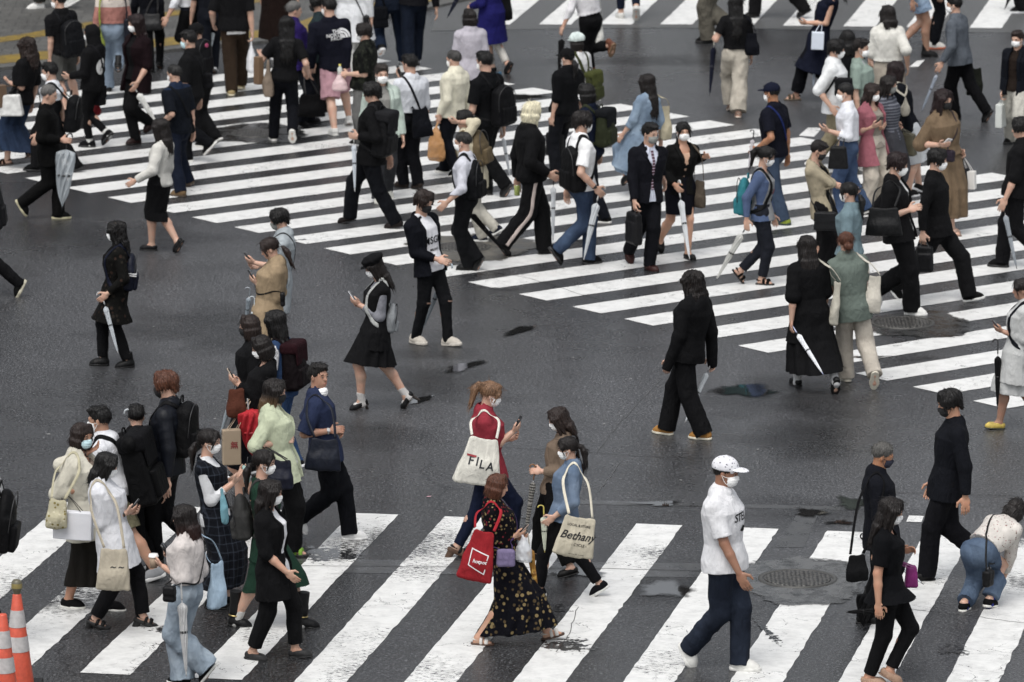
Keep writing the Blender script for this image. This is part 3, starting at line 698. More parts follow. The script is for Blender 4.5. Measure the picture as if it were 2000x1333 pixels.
    V, T, Q = sdf(P, .0062, sub=S, clip=clip, warp=strands(amp, f, seed))
    # loose strands lying on the shell and running past its edge
    N = vnormals(V, T, Q); out = [(V, T, Q)]; nr = np.random.RandomState(seed + 40)
    short = style in ('short', 'grey', 'thin', 'thick'); cnt = {'thin': 40, 'grey': 150}.get(style, 230)
    ok = np.where((V[:, 2] > -.06) | (V[:, 2] < V[:, 2].min() + .16) if not short else V[:, 2] > -.05)[0]
    ok = ok[(N[ok, 0] < .75) | (V[ok, 2] > .07)]
    for i in nr.choice(ok, cnt):
        p, n = V[i], N[i]
        if np.linalg.norm(n) < .5: continue
        g = A(0, 0, -1) if not short else nrm(A(p[0] + .05, p[1], -.03) * 1.0 + nr.normal(size=3) * .05)
        pts = [p]; L = nr.uniform(.03, .055) if short else nr.uniform(.05, .1); lift = nr.uniform(.05, .3 if not short else .45)
        for s_ in range(4):
            t = nrm(g - n * (g @ n) + nr.normal(size=3) * .14 + n * lift * (s_ * .35 if not short else .6)); pts.append(pts[-1] + t * L / 4)
            if not short and pts[-1][2] < V[:, 2].min() - .035: break
        if short and pts[-1][0] > .1: continue
        out.append(tube(pts, np.linspace(.0024, .0007, len(pts)), 3, cap=False))
    V, T, Q = join(out)
    return to_mesh('hair', V, [T, Q])
def mask_mesh(low=False):
    dz = -.1 if low else 0.0
    P = [ell((.036, 0, -.052), (.072, .0675, .064), k=.01), seg((.09, 0, -.01), (.104, 0, -.03), .011, .0125, k=.02)]
    clip = lambda X, Y, Z: np.maximum(np.maximum(.035 - X, Z - (-.004 - np.abs(Y) * .28)), -.118 - Z + np.abs(Y) * .25)
    V, T, Q = sdf(P, .005, clip=clip)
    # three pleats
    V[:, 0] += .0018 * np.sin(V[:, 2] * 260)
    loops = []
    for s in (1, -1):
        for z in (-.022, -.085):
            loops.append(tube(bezier_path([(.05, s * .069, z), (.02, s * .08, z * .7 - .004), (-.012, s * .082, -.008)], 6), .0022, 5))
    V, T, Q = join([(V, T, Q)] + loops)
    V[:, 2] += dz; V[:, 0] += dz * .12
    return to_mesh('mask', V, [T, Q])
def cap_mesh(kind):
    if kind == 'cap':
        P = [ell((-.012, 0, .052), (.112, .097, .088), k=.01), ell((.105, 0, .042), (.085, .078, .011), k=.012), ell((-.012, 0, .139), (.012, .012, .008), k=.004)]
        clip = lambda X, Y, Z: (.03 - Z) + np.where(X > .05, -.02, 0) + 0 * Y
        w = lambda V, N: V - N * (.002 * (np.abs(np.sin(3 * np.arctan2(V[:, 1], V[:, 0] + .012))) < .08))[:, None]
    elif kind == 'beret':
        P = [ell((-.01, 0, .06), (.112, .1, .06), k=.01), ell((-.02, 0, .095), (.135, .125, .055), k=.03), ell((.1, 0, .045), (.05, .07, .01), k=.012)]
        clip = lambda X, Y, Z: (.03 - Z) + 0 * X + 0 * Y
        w = lambda V, N: V + N * (wave_noise(V, 3, 22) * .006)[:, None]
    elif kind == 'hood':
        P = [ell((-.02, 0, .03), (.125, .108, .11), k=.03), loft([(-.05, 0, -.17), (-.03, 0, -.06), (-.02, 0, .03)], (0, 1, 0), [.12, .11, .1], [.1, .11, .11], k=.03)]
        clip = lambda X, Y, Z: np.where((X > .055) & (Z < .09) & (np.abs(Y) < .085), .02, -1.0) + 0 * Y
        w = lambda V, N: V + N * (wave_noise(V, 3, 16) * .006)[:, None]
    else:   # soft bonnet
        P = [ell((-.02, 0, .06), (.125, .115, .095), k=.02), ell((.08, 0, .035), (.06, .08, .01), k=.02)]
        clip = lambda X, Y, Z: (.015 - Z) + 0 * X + 0 * Y
        w = lambda V, N: V + N * (wave_noise(V, 3, 24) * .008)[:, None]
    return sdf_mesh('cap', P, .006, clip=clip, warp=w)
def shoe_mesh(kind, part):
    """foot frame: x to the toe, z up, origin on the sole under the ankle"""
    out = [seg((-.035, 0, .012), (.075, .004, .012), .036, .046, k=.02, flat=((0, 0, 1), .5)), seg((.075, .004, .012), (.13, .006, .012), .046, .036, k=.02, flat=((0, 0, 1), .5))]
    if part == 'sole':
        h = {'sneaker': .03, 'canvas': .024, 'runner': .036, 'loafer': .014, 'boot': .022, 'tallboot': .022, 'sandal': .022, 'pump': .008, 'platform': .04}[kind]
        w = .004 if kind in ('sneaker', 'canvas', 'runner', 'platform') else .001
        P = [seg((-.035, 0, h / 2), (.075, .004, h / 2), .037 + w, .046 + w, k=.01), seg((.075, .004, h / 2), (.122, .006, h / 2), .046 + w, .034 + w, k=.02)]
        clip = lambda X, Y, Z: np.maximum(Z - h - np.where(X > .1, (X - .1) * .3, 0), np.maximum(-Z, .0) * 1.0 - (Z > 0) * 0 + np.where(Z < 0, .0, -1)) + 0 * Y
        clip = lambda X, Y, Z: np.maximum(Z - h, -Z) + 0 * X + 0 * Y
        V, T, Q = sdf(P, .006, clip=clip)
        if kind in ('pump', 'platform', 'loafer'):
            hh = {'pump': .085, 'platform': .07, 'loafer': .012}[kind]; r = {'pump': .012, 'platform': .03, 'loafer': .03}[kind]
            s_ = sdf([seg((-.03, 0, .01), (-.036, 0, -hh), r + .006, r, k=.01, c1=True)], .005)
            if kind != 'loafer': V, T, Q = join([(V, T, Q), s_])
        return to_mesh('sole', V, [T, Q])
    P = [seg((-.03, 0, .04), (.03, 0, .042), .039, .042, k=.03), seg((.03, 0, .042), (.085, .004, .03), .043, .042, k=.03), seg((.085, .004, .03), (.122, .006, .022), .041, .03, k=.03)]
    sub = []; clip = None; zc = {'sneaker': .088, 'canvas': .08, 'runner': .095, 'loafer': .066, 'boot': .17, 'tallboot': .33, 'pump': .06, 'platform': .07, 'sandal': .2}[kind]
    if kind in ('sneaker', 'canvas', 'runner'):
        P.append(seg((-.02, 0, .05), (-.012, 0, .11), .038, .037, k=.03)); P.append(seg((.02, 0, .075), (.07, 0, .055), .024, .02, k=.03))
        clip = lambda X, Y, Z: np.maximum(Z - zc, .004 - Z) + 0 * X + 0 * Y
    elif kind in ('boot', 'tallboot'):
        P += [seg((-.018, 0, .05), (-.014, 0, .17), .042, .044, k=.03)]
        if kind == 'tallboot': P.append(seg((-.014, 0, .15), (-.02, 0, .4), .046, .06, k=.03))
        clip = lambda X, Y, Z: np.maximum(Z - zc, .004 - Z) + 0 * X + 0 * Y
    elif kind in ('loafer', 'pump'):
        sub = [ell((.0, 0, .085), (.058 if kind == 'loafer' else .075, .034, .04))]
        clip = lambda X, Y, Z: np.maximum(Z - zc, .003 - Z) + 0 * X + 0 * Y
    else:   # sandal straps: two bands over the foot and one round the heel
        clip = lambda X, Y, Z: np.maximum(np.minimum(np.minimum(np.abs(X - .085) - .017, np.abs(X - .035) - .014), np.maximum(np.abs(Z - .06) - .008, X + .0)), np.maximum(.01 - Z, Z - .085)) + 0 * Y
    return sdf_mesh('shoe', P, .0055, sub=sub, clip=clip)

SKIN = '#c8a28a'
HAIRC = {'blk': '#0f0c0b', 'dk': '#1c1411', 'br': '#2f201a', 'aub': '#64371f', 'gry': '#6a6865', 'blond': '#d9cdab', 'ltbr': '#86603f', 'red': '#241011'}
MASKC = {'w': '#e8e8e6', 'k': '#131316', 'g': '#8b8d88', 'b': '#b9dbe0', 'n': '#20243a'}
PEOPLE = []
def rot(u, v, n):      # a 4x4 from three axes
    return Matrix(((u[0], v[0], n[0], 0), (u[1], v[1], n[1], 0), (u[2], v[2], n[2], 0), (0, 0, 0, 1)))
def place(p, u, v, n, s=1.0):
    return Matrix.Translation(Vector(p)) @ rot(u, v, n) @ Matrix.Scale(s, 4)
def ik(a, b, l1, l2, pole):
    d = b - a; L = np.linalg.norm(d)
    if L > (l1 + l2) * .995: d = d / L * (l1 + l2) * .995; L = (l1 + l2) * .995; b = a + d
    x = (L * L + l1 * l1 - l2 * l2) / (2 * L); h = math.sqrt(max(l1 * l1 - x * x, 0)); e = d / L
    p = pole - e * (pole @ e); p = nrm(p)
    return a + e * x + p * h, b
NOM = {'down': (.035, .062, -.40), 'fwd': (.20, -.04, -.17), 'phone': (.19, -.075, -.12), 'waist': (.15, -.01, -.25), 'carry': (.04, .055, -.39), 'face': (.11, -.05, .06),
       'pocket': (.035, .05, -.30), 'out': (.10, .12, -.2), 'back': (-.1, .07, -.36), 'floor': (.25, 0, -.36), 'strap': (.10, -.01, -.07), 'cross': (.15, -.14, -.2)}
CURL = {'down': .45, 'fwd': .55, 'phone': .8, 'waist': .7, 'carry': 1.15, 'face': .7, 'pocket': .5, 'out': .5, 'back': .5, 'floor': .55, 'strap': 1.1, 'cross': .6}
def hand_prims(w, d, pn, th, curl, s):
    """five separate fingers on a palm; d along the hand, pn out of the palm, th towards the thumb"""
    P = []; c = w + d * .045 * s
    P.append(ell(c, (.046 * s, .038 * s, .016 * s), (d, th, pn), k=.012))
    for i, (off, ln) in enumerate(((.028, .068), (.0095, .077), (-.0095, .072), (-.027, .057))):
        b = w + (d * .082 + th * off) * s; a = curl * (.5 + .07 * i); dd = d
        for j, f in enumerate((.45, .32, .25)):
            ang = a * (1.0 if j else .8) * 1.15
            dd = nrm(dd * math.cos(ang) + nrm(pn - dd * (pn @ dd)) * math.sin(ang)) if ang else dd
            e = b + dd * ln * f * s; r = (.0088 - .001 * j) * s
            P.append(seg(b, e, r, r - .0008, k=.004)); b = e
    b = w + (d * .025 + th * .03) * s; dd = nrm(d * .7 + th * .75 + pn * .25)
    e = b + dd * .042 * s; P.append(seg(b, e, .0125 * s, .0105 * s, k=.012))
    dd = nrm(d * .9 + th * (.3 - .3 * curl) + pn * .45 * curl); P.append(seg(e, e + dd * .032 * s, .0105 * s, .008 * s, k=.006))
    return P

def person(who, rest, head, feet, yaw, sex='f', L='down', Rr='down', top=None, inner=None, bot=None, hair=('short', 'blk'), shoe=('sneaker', '#222222', '#dddddd'), mask=None,
           hat=None, hy=0, hp=6, skin=SKIN, H=None, it=(), pelx=.5, fat=1.0, seed=None, lowmask=False, extra=None, pelvis_back=0.0, sk2=None, tw=0):
    idx = len(PEOPLE); seed = idx * 7 + 3
    ya = R(yaw); fw = Vector((math.cos(ya), math.sin(ya), 0)); lf = Vector((-fw.y, fw.x, 0))
    # feet on the ground
    ft = []
    for f in feet:
        px, py, pitch = f[:3]; lift = f[3] if len(f) > 3 else 0.0
        ft.append([gp(px, py, lift), pitch + (20 if shoe[0] in ('pump', 'platform') and abs(pitch) < 21 else 0), f[4] if len(f) > 4 else None])
    # the planted foot fixes the depth; a trailing one is found on its pixel's ray near the line of travel
    si = 0 if (ft[0][1], -ft[0][0].y * -1) <= (ft[1][1], -ft[1][0].y * -1) else 1
    st, tr = ft[si], ft[1 - si]; q = feet[1 - si]
    if tr[1] > 25 and len(q) < 4 or (tr[0] - st[0]).length > .85:
        if abs(fw.x) > .4:
            d_ = ray(q[0], q[1]); o_ = Vector((0, 0, CAMH)); t_ = (st[0] - o_).dot(lf) / d_.dot(lf); p_ = o_ + d_ * t_
        else: p_ = near_ray(q[0], q[1], st[0] - fw * (.45 if tr[1] > 25 else -.3) + Vector((0, 0, .1 if tr[1] > 25 else 0)))
        p_.z = min(max(p_.z, 0.0), .42)
        v_ = p_ - st[0]; v_.z = 0
        if v_.length > .9: p_ = Vector((st[0].x + v_.x / v_.length * .9, st[0].y + v_.y / v_.length * .9, p_.z))
        tr[0] = p_
    if ft[0][0].dot(lf) < ft[1][0].dot(lf): ft.reverse()
    wts = [.35 if abs(f[1]) > 26 else .5 for f in ft]
    mid = (ft[0][0] * wts[0] + ft[1][0] * wts[1]) / sum(wts)
    hx = at_depth(head[0], head[1], mid.y)
    root = Vector((mid.x + (hx.x - mid.x) * pelx, mid.y, 0))
    root += fw * (-pelvis_back)
    top_w = at_depth(head[0], head[1], root.y + fw.y * .03)
    if H is None: H = min(max(top_w.z * 1.015, 1.4), 1.95)
    u = H / 1.65
    Minv = (Matrix.Translation(root) @ Matrix.Rotation(ya, 4, 'Z')).inverted()
    loc = lambda w: np.array(Minv @ Vector(w))
    X_, Y_, Z_ = A(1, 0, 0), A(0, 1, 0), A(0, 0, 1)
    hip_w = .048 * H if sex == 'f' else .046 * H
    # legs
    legs = []
    for i, (c, pitch, fy) in enumerate(ft):
        s = 1 if i == 0 else -1
        a = R(fy if fy is not None else 7 * s); d = A(math.cos(a), math.sin(a), 0)
        p = R(pitch); fx = d * math.cos(p) - Z_ * math.sin(p); fz = d * math.sin(p) + Z_ * math.cos(p); fyv = np.cross(fz, fx)
        c = loc(c)
        if pitch > 25: org = c - fx * .115 * u + fz * .0
        elif pitch < -10: org = c + fx * .05 * u
        elif pitch > 8: org = c + Z_ * .085 * math.sin(p) * u - d * .03 * u * 1.0 + Z_ * 0
        else: org = c - d * .03 * u
        org = org - A(0, 0, min(org[2] - 0.0, 0) if pitch <= 25 else 0)
        legs.append(dict(org=org, fx=fx, fy=fyv, fz=fz, ank=org + fz * .068 * u))
    l1, l2 = .245 * H, .246 * H
    zmax = .518 * H
    for i, g in enumerate(legs):
        h = A(0, hip_w * (1 if i == 0 else -1), 0); hd = np.linalg.norm((g['ank'] - h)[:2])
        z = g['ank'][2] + math.sqrt(max(((l1 + l2) * .992) ** 2 - hd * hd, .01)); zmax = min(zmax, z)
    if extra and 'pz' in extra: zmax = extra['pz']
    pel = A(0, 0, zmax)
    for i, g in enumerate(legs):
        g['hip'] = pel + A(0, hip_w * (1 if i == 0 else -1), 0)
        g['knee'], _ = ik(g['hip'], g['ank'], l1, l2, X_ * 1.0 + g['fx'] * .3 + Y_ * (.06 if i == 0 else -.06))
    # head and trunk
    T = loc(top_w); hyr = R(hy); hpr = R(hp)
    hf0 = A(math.cos(hyr), math.sin(hyr), 0); hf = hf0 * math.cos(hpr) - Z_ * math.sin(hpr); hu = hf0 * math.sin(hpr) + Z_ * math.cos(hpr); hl = np.cross(hu, hf)
    hs_ = .126 * H / .225
    if extra and 'headup' in extra:
        hu = nrm(extra['headup']); hf = nrm(extra['headf']); hf = nrm(hf - hu * (hf @ hu)); hl = np.cross(hu, hf)
    hc = T - hu * .118 * hs_
    nb = hc - hu * .06 * hs_ - Z_ * .068 * H * (0 if extra and 'headup' in extra else 1) - X_ * (.018 + .0006 * hp) * H
    if extra and 'nb' in extra: nb = pel + A(*extra['nb']); hc = nb + hu * .17 * hs_
    up = nrm(nb - pel); tl = np.linalg.norm(nb - pel)
    tf = nrm(X_ - up * (X_ @ up)); 
    if extra and 'tf' in extra: tf = nrm(np.array(extra['tf'])); tf = nrm(tf - up * (tf @ up))
    lt = np.cross(up, tf)
    if tw: lt2 = nrm(lt + tf * math.tan(R(tw)))
    else: lt2 = lt
    shw = (.108 if sex == 'f' else .124) * H * (.5 + .5 * fat)
    sc = nb - up * .035 * H
    arms = []
    lg = [g['ank'][0] - 0 for g in legs]
    for i, hs in enumerate((L, Rr)):
        s = 1 if i == 0 else -1
        sh = sc + lt2 * s * (shw - .018 * H)
        if isinstance(hs, str): kind, px = hs, None
        else: kind, px = hs[0], hs[1:]
        n = A(*NOM[kind])
        if kind in ('down', 'carry'): n[0] += -.09 * np.clip((lg[i] - lg[1 - i]) / .6, -1, 1)
        tgt = sh + (X_ * n[0] + Y_ * s * n[1] + Z_ * n[2]) * H
        if px:
            wp = near_ray(px[0], px[1], (Matrix.Translation(root) @ Matrix.Rotation(ya, 4, 'Z')) @ Vector(tgt)); tgt = loc(wp)
            if len(px) > 2: tgt = tgt + X_ * px[2]
        d = nrm(tgt - sh)
        for _ in range(3):
            wr = tgt - d * .05 * H
            el, wr = ik(sh, wr, .172 * H, .148 * H, -X_ * .8 + Y_ * s * (.12 if kind == 'pocket' else .32) - Z_ * .6)
            d = nrm(wr - el)
        if kind in ('phone', 'fwd', 'face', 'strap', 'cross'): pn = nrm(-X_ * .6 - Y_ * s * .5 + Z_ * .5)
        elif kind in ('waist', 'out'): pn = nrm(-Y_ * s * .8 - Z_ * .4)
        else: pn = -Y_ * s
        pn = nrm(pn - d * (pn @ d)); th = np.cross(pn, d) * s
        arms.append(dict(sh=sh, el=el, wr=wr, d=d, pn=pn, th=th, kind=kind, palm=wr + d * .045 * H + pn * .02))
    # ---------------- body: one surface
    hB = (hf, hl, hu); hq = lambda x, y, z: hc + (hf * x + hl * y + hu * z) * hs_
    P = [ell(hq(-.012, 0, .03), A(.092, .074, .086) * hs_, hB), ell(hq(.03, 0, -.025), A(.062, .061, .088) * hs_, hB), ell(hq(.042, 0, -.078), A(.044, .04, .034) * hs_, hB),
         seg(hq(.086, 0, .006), hq(.1, 0, -.028), .009 * hs_, .0115 * hs_, k=.012), seg(hq(.08, -.035, .022), hq(.08, .035, .022), .012 * hs_, .012 * hs_, k=.014),
         seg(hq(.082, -.018, -.064), hq(.082, .018, -.064), .0085 * hs_, .0085 * hs_, k=.008)]
    for s in (1, -1): P.append(ell(hq(-.008, s * .077, -.012), A(.019, .008, .031) * hs_, hB, k=.008))
    nr = .034 * H if sex == 'm' else .029 * H
    P.append(seg(hq(-.02, 0, -.045), nb - up * .02 * H, nr, nr * 1.12, k=.03))
    P.append(loft([pel - up * .03 * H, pel + up * .1 * H, pel + up * tl * .7, nb - up * .03 * H, nb], lt2, A(.08, .065, .08, .085, .035) * H, A(.055, .048, .055, .045, .03) * H, k=.03))
    P.append(seg(arms[0]['sh'], arms[1]['sh'], .034 * H, .034 * H, k=.03))
    for i, a in enumerate(arms):
        P += [seg(a['sh'], a['el'], .031 * H * fat, .0235 * H, k=.02), seg(a['el'], a['el'] * .6 + a['wr'] * .4, .0235 * H, .0225 * H, k=.015), seg(a['el'] * .6 + a['wr'] * .4, a['wr'], .0225 * H, .0155 * H, k=.015)]
        P += hand_prims(a['wr'], a['d'], a['pn'], a['th'], CURL[a['kind']], .6 * H * (1 if sex == 'f' else 1.08))
    for g in legs:
        m1 = g['knee'] * .68 + g['ank'] * .32 - X_ * .012 * H
        kk = .8 if bot and (bot[0] == 'trousers') else 1.0
        P += [seg(g['hip'], g['knee'], .05 * H * fat * kk, .033 * H * kk, k=.03), seg(g['knee'], m1, .033 * H * kk, .034 * H * kk, k=.02), seg(m1, g['ank'], .034 * H * kk, .0205 * H, k=.02)]
        q = lambda x, y, z: g['org'] + (g['fx'] * x + g['fy'] * y + g['fz'] * z) * u
        P += [seg(g['ank'], q(-.025, 0, .03), .021 * H, .027 * u, k=.02), seg(g['ank'], q(.08, .003, .026), .021 * H, .024 * u, k=.02), seg(q(.08, .003, .026), q(.115, .005, .02), .026 * u, .017 * u, k=.02, flat=(g['fy'], 1.5)), seg(q(-.02, 0, .024), q(.08, 0, .022), .024 * u, .024 * u, k=.02)]
    V, Tt, Q = sdf(P, .0058, adapt=.12)
    parts = [(V, Tt, Q)]; nm = [len(Tt) + len(Q)]
    eyes = [uvball(hq(.0835, s * .031, .001), A(.008, .0125, .0055) * hs_, hB) for s in (1, -1)]
    iris = [uvball(hq(.0885, s * .031, .001), A(.0045, .0062, .0056) * hs_, hB) for s in (1, -1)]
    brow = [uvball(hq(.0895, s * .033, .026), A(.007, .018, .0042) * hs_, hB) for s in (1, -1)]
    lips = [uvball(hq(.0885, 0, -.064), A(.007, .021, .0065) * hs_, hB)]
    tris = [Tt]; quads = [Q]; mi = [np.zeros(len(Tt) + len(Q), int)]
    allp = [(V, Tt, Q)]; midx_t = np.zeros(len(Tt), int); midx_q = [np.zeros(len(Q), int)]
    for k_, grp in ((1, eyes), (2, iris), (3, brow), (4, lips)):
        for e in grp: allp.append(e); midx_q.append(np.full(len(e[2]), k_))
    V, Tt, Q = join(allp)
    hcol = HAIRC.get(hair[1], hair[1]) if hair else '#17120f'
    me = to_mesh('person', V, [Tt, Q], midx=np.concatenate([midx_t] + midx_q))
    body = link('person', me, [mat('skin', skin), mat('plain', '#8f837a'), mat('plain', '#15100e'), mat('hair', '#17120f' if hcol in ('#e4d6ae',) else hcol), mat('skin', '#a8685a')])
    body.location = root; body.rotation_euler = (0, 0, ya)
    tag(body, (who + ' ' + rest).strip(), 'person', 'pedestrians on the crossing')
    D = dict(body=body, H=H, u=u, pel=pel, nb=nb, up=up, tf=tf, lt=lt2, tl=tl, legs=legs, arms=arms, hc=hc, hB=hB, hs=hs_, who=who, sc=sc, shw=shw, fw=fw, root=root, loc=loc, ya=ya, sex=sex)
    PEOPLE.append(D)
    hM = place(hc, hf, hl, hu, hs_)
    # ---------------- hair, hat, mask
    if hair:
        o = inst('hair', tpl(('hair', hair[0]), lambda: hair_mesh(hair[0], len(TPL))), mat('hair', hcol, pat=hair[2] if len(hair) > 2 else None), body, hM @ Matrix.Diagonal((.93, .93, .9, 1)) if hat else hM)
    if mask:
        inst('face_mask', tpl(('mask', lowmask), lambda: mask_mesh(lowmask)), mat('plain', MASKC[mask], rough=.8), body, hM)
    if hat:
        inst({'cap': 'cap', 'beret': 'cap', 'hood': 'hood', 'bonnet': 'cap'}[hat[0]], tpl(('hat', hat[0]), lambda: cap_mesh(hat[0])), mat('fabric', hat[1], pat=hat[2] if len(hat) > 2 else None, bump=.25), body, hM)
    # ---------------- shoes
    for i, g in enumerate(legs):
        kind = shoe[0]
        M = place(g['org'], g['fx'], g['fy'], g['fz'], u * (1.0 if sex == 'f' else 1.04))
        if sk2 and i == sk2[0]: pass
        so = inst('shoe', tpl(('shoe', kind), lambda: shoe_mesh(kind, 'upper')), mat('leather', shoe[1]) if kind in ('loafer', 'pump', 'boot', 'tallboot', 'platform') else mat('fabric', shoe[1], bump=.2), body, M)
        inst('sole', tpl(('sole', kind), lambda: shoe_mesh(kind, 'sole')), mat('plain', shoe[2], rough=.6), so, Matrix.Identity(4))
        if len(shoe) > 3:   # a sock
            sk_ = sdf_mesh('sock', [seg(g['ank'] - g['fz'] * .035 * u, g['ank'] * .75 + g['knee'] * .25, .026 * H, .026 * H, k=.01, c1=True), seg(g['ank'] - g['fz'] * .035 * u, g['ank'] - g['fz'] * .03 * u + g['fx'] * .07 * u, .027 * H, .02 * H)], .007)
            link('sock', sk_, [mat('fabric', shoe[3], bump=.2)], body)
    # ---------------- clothes
    D['bvh'] = None
    if bot: bottom(D, seed, *bot)
    if inner: shirt(D, seed + 2, inner[0], inner[1], inner[2] if len(inner) > 2 else {}, is_inner=True)
    if top: shirt(D, seed + 2, top[0], top[1], top[2] if len(top) > 2 else {})
    for x in it: ITEMS[x[0]](D, *[y for y in x[1:] if not isinstance(y, dict)], **(x[-1] if isinstance(x[-1], dict) else {}))
    return D

# kind: sleeve (0..2 along the arm), hem (H below the hip joint is negative), ease, flare, sleeve ease
TOPK = {'tee': (.78, -.025, .012, 0, .014), 'shirt': (1.93, -.05, .013, .004, .010), 'tucked': (1.93, .055, .014, 0, .010), 'teetuck': (.75, .055, .013, 0, .014), 'half': (1.12, -.05, .017, .006, .013),
        'sleeveless': (.12, -.03, .012, .004, .008), 'jacket': (1.95, -.06, .02, .006, .014), 'cardigan': (1.9, -.05, .02, .008, .013), 'hoodie': (1.97, -.05, .024, 0, .016), 'coat': (1.95, -.24, .026, .03, .018),
        'dress': (1.1, -.3, .016, .03, .016), 'sweat': (1.95, -.035, .022, -.004, .017), 'rolled': (1.35, -.05, .016, .006, .016), 'polo': (.78, -.03, .014, 0, .015), 'big': (1.12, -.06, .026, .01, .016)}
def shirt(D, seed, kind, col, o=None, is_inner=False):
    o = dict(o or {}); H = D['H']; pel, nb, up, lt, tf, tl = D['pel'], D['nb'], D['up'], D['lt'], D['tf'], D['tl']; f = D['sex'] == 'f'
    sl, hem, ease, flare, se = TOPK[kind]
    sl = o.get('s', sl); hem = o.get('hem', hem); ease = o.get('ease', ease); flare = o.get('flare', flare); se = o.get('se', se)
    if is_inner: ease -= .005; se -= .006; sl = min(sl, o.get('s', .6))
    if not is_inner and 'in_e' in D: ease = max(ease, D['in_e'][0] + .0075); se = max(se, D['in_e'][1] + .006)
    e = ease * H
    at = lambda t: pel + up * tl * t
    W = A(.098, .078, .092, .104, .098, .044) * H if f else A(.093, .086, .102, .122, .112, .048) * H
    Dp = A(.066, .055, .066, .066, .05, .036) * H if f else A(.066, .06, .068, .07, .052, .038) * H
    if hem <= 0: Dp[0] += .013 * H; W[0] += .003 * H
    fat = o.get('fat', 1.0); W = W * fat; Dp = Dp * fat
    ts = [0.0, .27, .55, .76, .9, 1.0]
    cen = [at(t) + tf * (.006 * H if .4 < t < .8 else 0) for t in ts]
    if f and not o.get('flat'): Dp = Dp + A(0, 0, .006, .008, 0, 0) * H; cen = [c + tf * b * H for c, b in zip(cen, (-.006, 0, .006, .008, 0, 0))]
    P = []; parts_c = []
    low = hem * H
    if hem > 0:   # tucked in
        k0 = [i for i, t in enumerate(ts) if t * tl > low + .01]
        wid = np.interp(low / tl, ts, W); dep = np.interp(low / tl, ts, Dp)
        cc = [pel + up * low] + [cen[i] for i in k0]; ww = np.r_[wid, W[k0]]; dd = np.r_[dep, Dp[k0]]
        blouse = np.linspace(.004 * H, 0, len(ww)) if not o.get('tight') else 0
        ww = ww + blouse; dd = dd + blouse
    else:         # hangs below the hips, following the thighs
        lean = (D['legs'][0]['knee'] + D['legs'][1]['knee']) / 2 - pel
        drop = -Z3 * abs(low) + A(lean[0] * .5 * min(abs(low) / (.245 * H), 1.2), lean[1] * .3, 0)
        kx = abs(D['legs'][0]['knee'][0] - D['legs'][1]['knee'][0]) * .5 * min(abs(low) / (.245 * H), 1.3)
        hemc = pel + drop + (up - Z3 * (up @ Z3)) * 0
        w0 = W[0] + flare * H; d0 = max(Dp[0] + flare * H, .055 * H + kx)
        if hem < -.12: hm = pel + (hemc - pel) * .45; cc = [hemc, hm] + cen; ww = np.r_[w0 + .006 * H, W[0] * 1.02 + flare * H * .4, W]; dd = np.r_[d0, max(Dp[0] * 1.02, .06 * H + kx * .5), Dp]
        else: cc = [hemc] + cen; ww = np.r_[w0, W]; dd = np.r_[d0, Dp]
    ww = ww + e; dd = dd + e * .9
    if o.get('blouse'):      # gathered over the waistband
        ww[0:2] += o['blouse'] * H; dd[0:2] += o['blouse'] * H
    pl = o.get('pleat')
    P.append(loft(cc, lt, ww, dd, k=.025, c0=True, c1=False, pleat=pl))
    clipp = pel + up * low if hem > 0 else None
    a0, a1 = D['arms']
    P.append(seg(a0['sh'] + lt * -.01 * H, a1['sh'] + lt * .01 * H, .033 * H + e * .6, .033 * H + e * .6, k=.03))
    P.append(seg(a0['sh'], nb - up * .0 * H, .03 * H + e * .4, .022 * H, k=.03)); P.append(seg(a1['sh'], nb, .03 * H + e * .4, .022 * H, k=.03))
    puff = o.get('puff', 0)
    if sl > .15:
        s_ = se * H
        for a in D['arms']:
            t1 = min(sl, 1.0); ee = a['sh'] + (a['el'] - a['sh']) * t1
            wide = s_ * (1.25 if sl <= 1.15 and not is_inner else 1.0)
            P.append(seg(a['sh'] - up * .004 * H, ee, .034 * H + s_ * .8, .026 * H + wide + puff * H, k=.016, c1=sl <= 1.0))
            if sl > 1.0:
                t2 = sl - 1.0; we = a['el'] + (a['wr'] - a['el']) * t2
                P.append(seg(a['el'], we, .026 * H + s_ + puff * H, .0185 * H + s_ * .75 + (.0 if t2 > .8 else .004 * H), k=.02, c1=True))
    sub = []
    if kind == 'hoodie' or o.get('hood'):
        P.append(ell(nb - tf * .045 * H - up * .015 * H, A(.035, .07, .05) * H, (tf, lt, up), k=.03))
    if o.get('neck'):    # scooped neckline
        sub.append(ell(nb + tf * .035 * H + up * .01 * H, A(.05, .05, .05) * H * o['neck'], (tf, lt, up)))
    if o.get('vneck'): 
        sub.append(seg(nb + tf * .07 * H + up * .02 * H, nb + tf * .085 * H - up * .13 * H * o['vneck'], .04 * H, .004 * H))
    sub.append(ell(nb + up * .03 * H, A(.036, .036, .03) * H, (tf, lt, up)))
    op = o.get('open')   # front opening: half width at the top and at the hem
